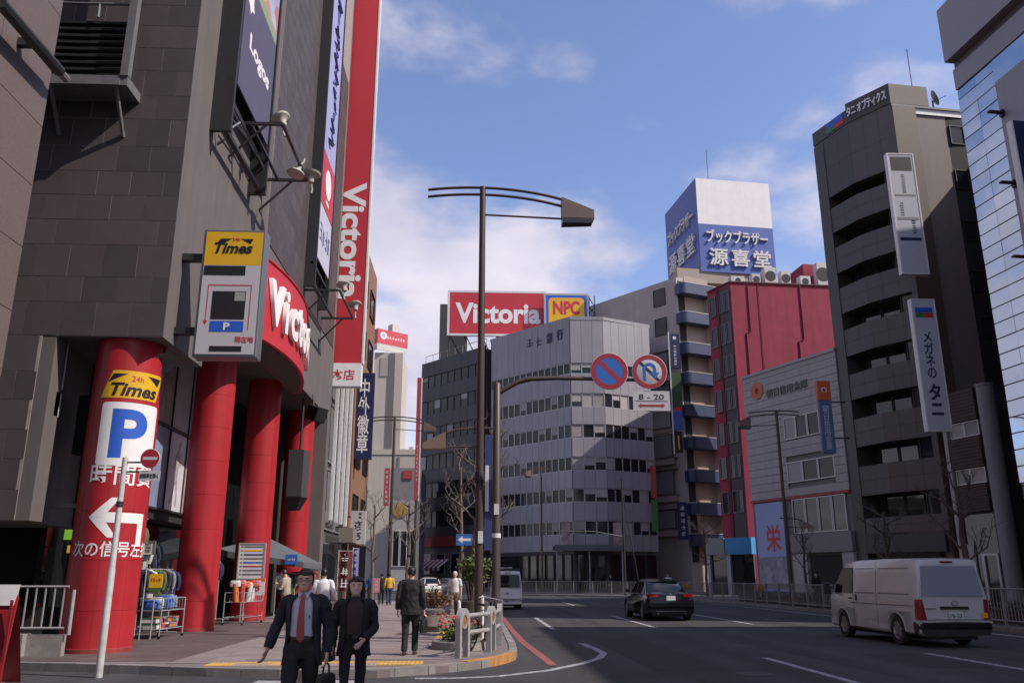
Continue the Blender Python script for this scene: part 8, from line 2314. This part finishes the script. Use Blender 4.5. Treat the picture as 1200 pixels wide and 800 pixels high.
        if openw is None: remesh(jo, 0.012, 4); folds(jo, 0.026)
        else:
            sb = jo.modifiers.new('fine', 'SUBSURF'); sb.levels = sb.render_levels = 2
            folds(jo, 0.020)
            sv = MB(); sleeves(sv, 0.072, 0.052); so2 = ob('sleeves', sv, tm_, jo, M); remesh(so2, 0.011, 4); folds(so2, 0.028)
            sd = jo.modifiers.new('solid', 'SOLIDIFY'); sd.thickness = 0.012; sd.offset = -1
        if openw is not None:
            st_ = MB(); shm = P.get('shirt_mat', M_SHIRT)
            st_.loft([ell(0,0,0.95,0.135*P.get('slim',1),0.09*P.get('slim',1),20),ell(0,0,1.005,0.150,0.102,20),ell(0,0,1.05,0.157,0.113,20),ell(0,lean*0.1,1.15,0.160,0.114,20),ell(0,lean*0.2,1.26,0.172,0.118,20),ell(0,lean*0.3,1.36,0.165,0.098,20),ell(0,lean*0.35,1.43,0.075,0.066,20),ell(0,lean*0.36+0.004,1.468,0.062,0.064,20)])
            so_ = ob('shirt', st_, shm, t, M)
            if P.get('tie'):
                for s in (1,-1): ob('collar', MB().add([(s*0.006,0.078+lean*.35,1.452),(s*0.062,0.03+lean*.35,1.485),(s*0.066,0.055+lean*.35,1.452),(s*0.045,0.098+lean*.35,1.405)], [(0,1,2,3)]), shm, so_, M)
                ti = MB(); pts = [(1.445,0.020,0.085+lean*.35),(1.415,0.016,0.098+lean*.34),(1.40,0.022,0.104+lean*.33),(1.30,0.030,0.128+lean*.26),(1.18,0.037,0.128+lean*.15),(1.06,0.042,0.124),(1.00,0.040,0.122),(0.965,0.004,0.122)]
                ti.loft([[(-w,y-0.004,z),(0,y+0.006,z),(w,y-0.004,z),(0,y-0.008,z)] for z, w, y in pts][::-1])
                ob('tie', ti, M_TIE, t, M)
                # lapels: strips folded back from the front edges
                for s in (1,-1):
                    ins, outs = [], []
                    for (z, rx, ry, cy_), g, d_ in list(zip(prof, openw, (0,0,0,0.05,0.30,0.46,0.52,0.40,0.30)))[3:]:
                        for lst, aa in ((ins, g), (outs, g+d_)):
                            a_ = R(90) - s*aa
                            lst.append((rx*math.copysign(abs(math.cos(a_))**0.92, math.cos(a_))*1.035, cy_ + ry*math.copysign(abs(math.sin(a_))**0.92, math.sin(a_))*1.05+0.004, z))
                    n_ = len(ins)
                    ob('lapel', MB().add(ins+outs, [(i,i+1,n_+i+1,n_+i) if s < 0 else (n_+i,n_+i+1,i+1,i) for i in range(n_-1)], smooth=True), mat('lapel_navy', (0.020,0.020,0.029), rough=0.8), jo, M)
                ob('pocket_pen', MB().box(s*0.0-0.09,-0.082,0.122,0.128,1.20,1.235), M_BLACK, so_, M)
            ob('belt', MB().loft([ell(0,0,0.985,0.164,0.117,20),ell(0,0,1.02,0.163,0.117,20)]), M_SHOE, t, M)
    else:
        tp_ = MB()
        tp_.loft([ell(0,0,P.get('hem',0.90),0.175,0.128,20),ell(0,0,1.0,0.172,0.128,20),ell(0,lean*0.1,1.12,0.168,0.124,20),ell(0,lean*0.2,1.26,0.184,0.124,20),ell(0,lean*0.3,1.36,0.182,0.108,20),ell(0,lean*0.35,1.425,0.11,0.078,20),ell(0,lean*0.36+0.003,1.455,0.068,0.066,20)])
        sleeves(tp_, 0.068, 0.046, top == 'short')
        remesh(ob('shirt' if top in ('shirt','short') else 'jacket', tp_, tm_, t, M), 0.012, 5); folds(t.children[-1], 0.026)
    return t, M, arms
def bag(name, label, M, loc, w, d, h, m, cat='bag', rz=0.0, handle=0.12):
    L = M @ T(*loc) @ RZ(rz)
    wl_ = L.to_translation()
    t = thing(name, label, cat, tuple(wl_))
    r = []
    for z, f in ((0,0.92),(0.03,1),(0.8,0.98),(0.96,0.9),(1,0.7)):
        r.append([(x*f,y*f*(1.15-0.35*z),z*h) for x,y,_ in ell(0,0,0,w/2,d/2,20,0.35)])
    ob('case', MB().loft(r), m, t, L @ T(0,0,-h))
    ob('flap', MB().loft([[(x*1.01,y*1.02,zz*h) for x,y,_ in ell(0,0,0,w/2,d/2*0.98,20,0.35)] for zz in (0.55,0.57)]), m, t, L @ T(0,0,-h))
    ob('handle', MB().tube([(-w*0.2,0,0),(-w*0.17,0,handle*0.7),(0,0,handle),(w*0.17,0,handle*0.7),(w*0.2,0,0)], 0.011, 7), m, t, L @ T(0,0,-0.01))
    return t
# walking man in the open dark suit
op_ = [R(62),R(54),R(46),R(38),R(33),R(31),R(30),R(36),R(48)]
man_loc = (PY(358,700,8.9).x, 8.9, 0.0)
tM, MM, aM = person('man walking in an open dark suit, pale shirt and red tie, carrying a briefcase', man_loc, R(180-4), 1.605, dict(
    top='suit', top_mat=M_SUIT, open=op_, tie=True, glasses=True, stride=0.16, lean=0.02, head=(0.0,0.03), tilt=R(-3), turn=R(4), hem=0.74,
    arm_r=dict(elbow=(0.285,-0.02,1.13), wrist=(0.345,0.07,0.90), curl=0.55), arm_l=dict(elbow=(-0.255,-0.03,1.11), wrist=(-0.265,0.02,0.855), curl=1.1, thumb=(0,1,0))))
bag('briefcase', 'black soft briefcase in the suited man\'s hand', MM, (-0.268,0.02,0.66), 0.30, 0.10, 0.31, mat('briefcase_black', (0.013,0.012,0.013), rough=0.5), 'briefcase', R(72), 0.12)
# woman beside him
wo_loc = (PY(417,700,9.9).x, 9.9, 0.0)
tW, MW, aW = person('woman with long dark hair in a black cardigan and slim trousers beside the suited man', wo_loc, R(180+6), 1.53, dict(
    top='suit', top_mat=M_SUITB, skin=M_SKINP, hair='long', open=[R(40),R(36),R(34),R(33),R(32),R(32),R(34),R(42),R(60)], shirt_mat=M_KNIT, stride=0.10, head=(0,0.015), hem=0.78, slim=0.80,
    arm_r=dict(elbow=(0.25,-0.05,1.10), wrist=(0.255,0.02,0.87), curl=0.8), arm_l=dict(elbow=(-0.245,-0.01,1.10), wrist=(-0.12,0.16,0.965), curl=0.6, thumb=(0,0.2,1))))
bag('shoulder_bag', 'black handbag at the woman\'s side', MW, (0.30,-0.02,0.98), 0.32, 0.12, 0.26, MATS['briefcase_black'], 'handbag', R(80), 0.30)
# man walking away
ba_loc = (PY(481,720,16.9).x, 16.9, 0.125)
tB, MB_, aB = person('man in a black suit walking away along the pavement with a bag', ba_loc, R(-4), 1.60, dict(
    top='suit', top_mat=M_SUITB, stride=0.10, hem=0.76, shoe=mat('brown_shoe', (0.05,0.022,0.018), rough=0.4),
    arm_r=dict(elbow=(0.25,-0.03,1.10), wrist=(0.27,0.02,0.86), curl=1.0), arm_l=dict(elbow=(-0.25,-0.05,1.10), wrist=(-0.265,0.03,0.86), curl=0.5)))
bag('hand_bag', 'black bag in the hand of the man walking away', MB_, (0.272,0.03,0.68), 0.28, 0.10, 0.26, MATS['briefcase_black'], 'bag', R(82), 0.12)
# man in white shirt, back to us
w2 = (PY(380,690,17.8).x, 21.5, 0.125); w2 = (PY(379,690,21.5).x, 21.5, 0.125)
person('man in a white shirt walking away beside the columns', w2, R(4), 1.60, dict(top='shirt', top_mat=M_WSHIRT, stride=0.12, arm_r=dict(elbow=(0.27,-0.06,1.12), wrist=(0.33,0.06,0.95)), arm_l=dict(elbow=(-0.26,-0.04,1.10), wrist=(-0.27,0.05,0.87))), near=False)
# man in beige, bent over something in his hands before the clothes
person('man in beige jacket and khaki trousers studying clothes by the tent', (PY(336,690,29).x, 29.0, 0.125), R(75), 1.66, dict(top='jacket', top_mat=M_BEIGE, trousers=M_KHAKI, lean=0.10, tilt=R(-24), head=(0,0.06), hem=0.84, stride=0.05,
    arm_r=dict(elbow=(0.24,0.05,1.12), wrist=(0.13,0.27,1.20)), arm_l=dict(elbow=(-0.24,0.05,1.12), wrist=(-0.10,0.28,1.22))), near=False)
# farther people
person('person in a bright yellow top far along the shop pavement', (PY(456,690,47).x, 47.0, 0.125), R(10), 1.62, dict(top='jacket', top_mat=M_YJACK, trousers=M_DENIM, stride=0.1), near=False)
person('person in a dark coat walking beside the yellow top', (PY(447,690,48).x, 48.0, 0.125), R(5), 1.62, dict(top='jacket', top_mat=M_SUITB, stride=0.12), near=False)
person('person in a blue top far off under the shop signs', (PY(438,680,54).x, 52.5, 0.125), R(180), 1.62, dict(top='jacket', top_mat=MATS['cloth_blue'], stride=0.08), near=False)
person('person in a white cap and shirt by the stone planter', (PY(533,690,33).x, 33.0, 0.125), R(170), 1.62, dict(top='short', top_mat=M_WSHIRT, trousers=M_KHAKI, hair_mat=M_WPAINT, stride=0.05), near=False)
person('dark dressed pedestrian on the far pavement by the bank entrance', (PY(716,680,78).x, 78.0, 0.125), R(60), 1.65, dict(top='jacket', top_mat=M_SUITB, stride=0.12), near=False)
person('pedestrian in dark coat on the far pavement before the credit union', (18.2, PX(955,668,18.2).y, 0.125), R(190), 1.65, dict(top='jacket', top_mat=M_SUITB, stride=0.12), near=False)
person('pedestrian in a pale shirt under the blue balconies', (PY(783,680,62).x, 62.0, 0.125), R(150), 1.65, dict(top='shirt', top_mat=M_WSHIRT, stride=0.1), near=False)
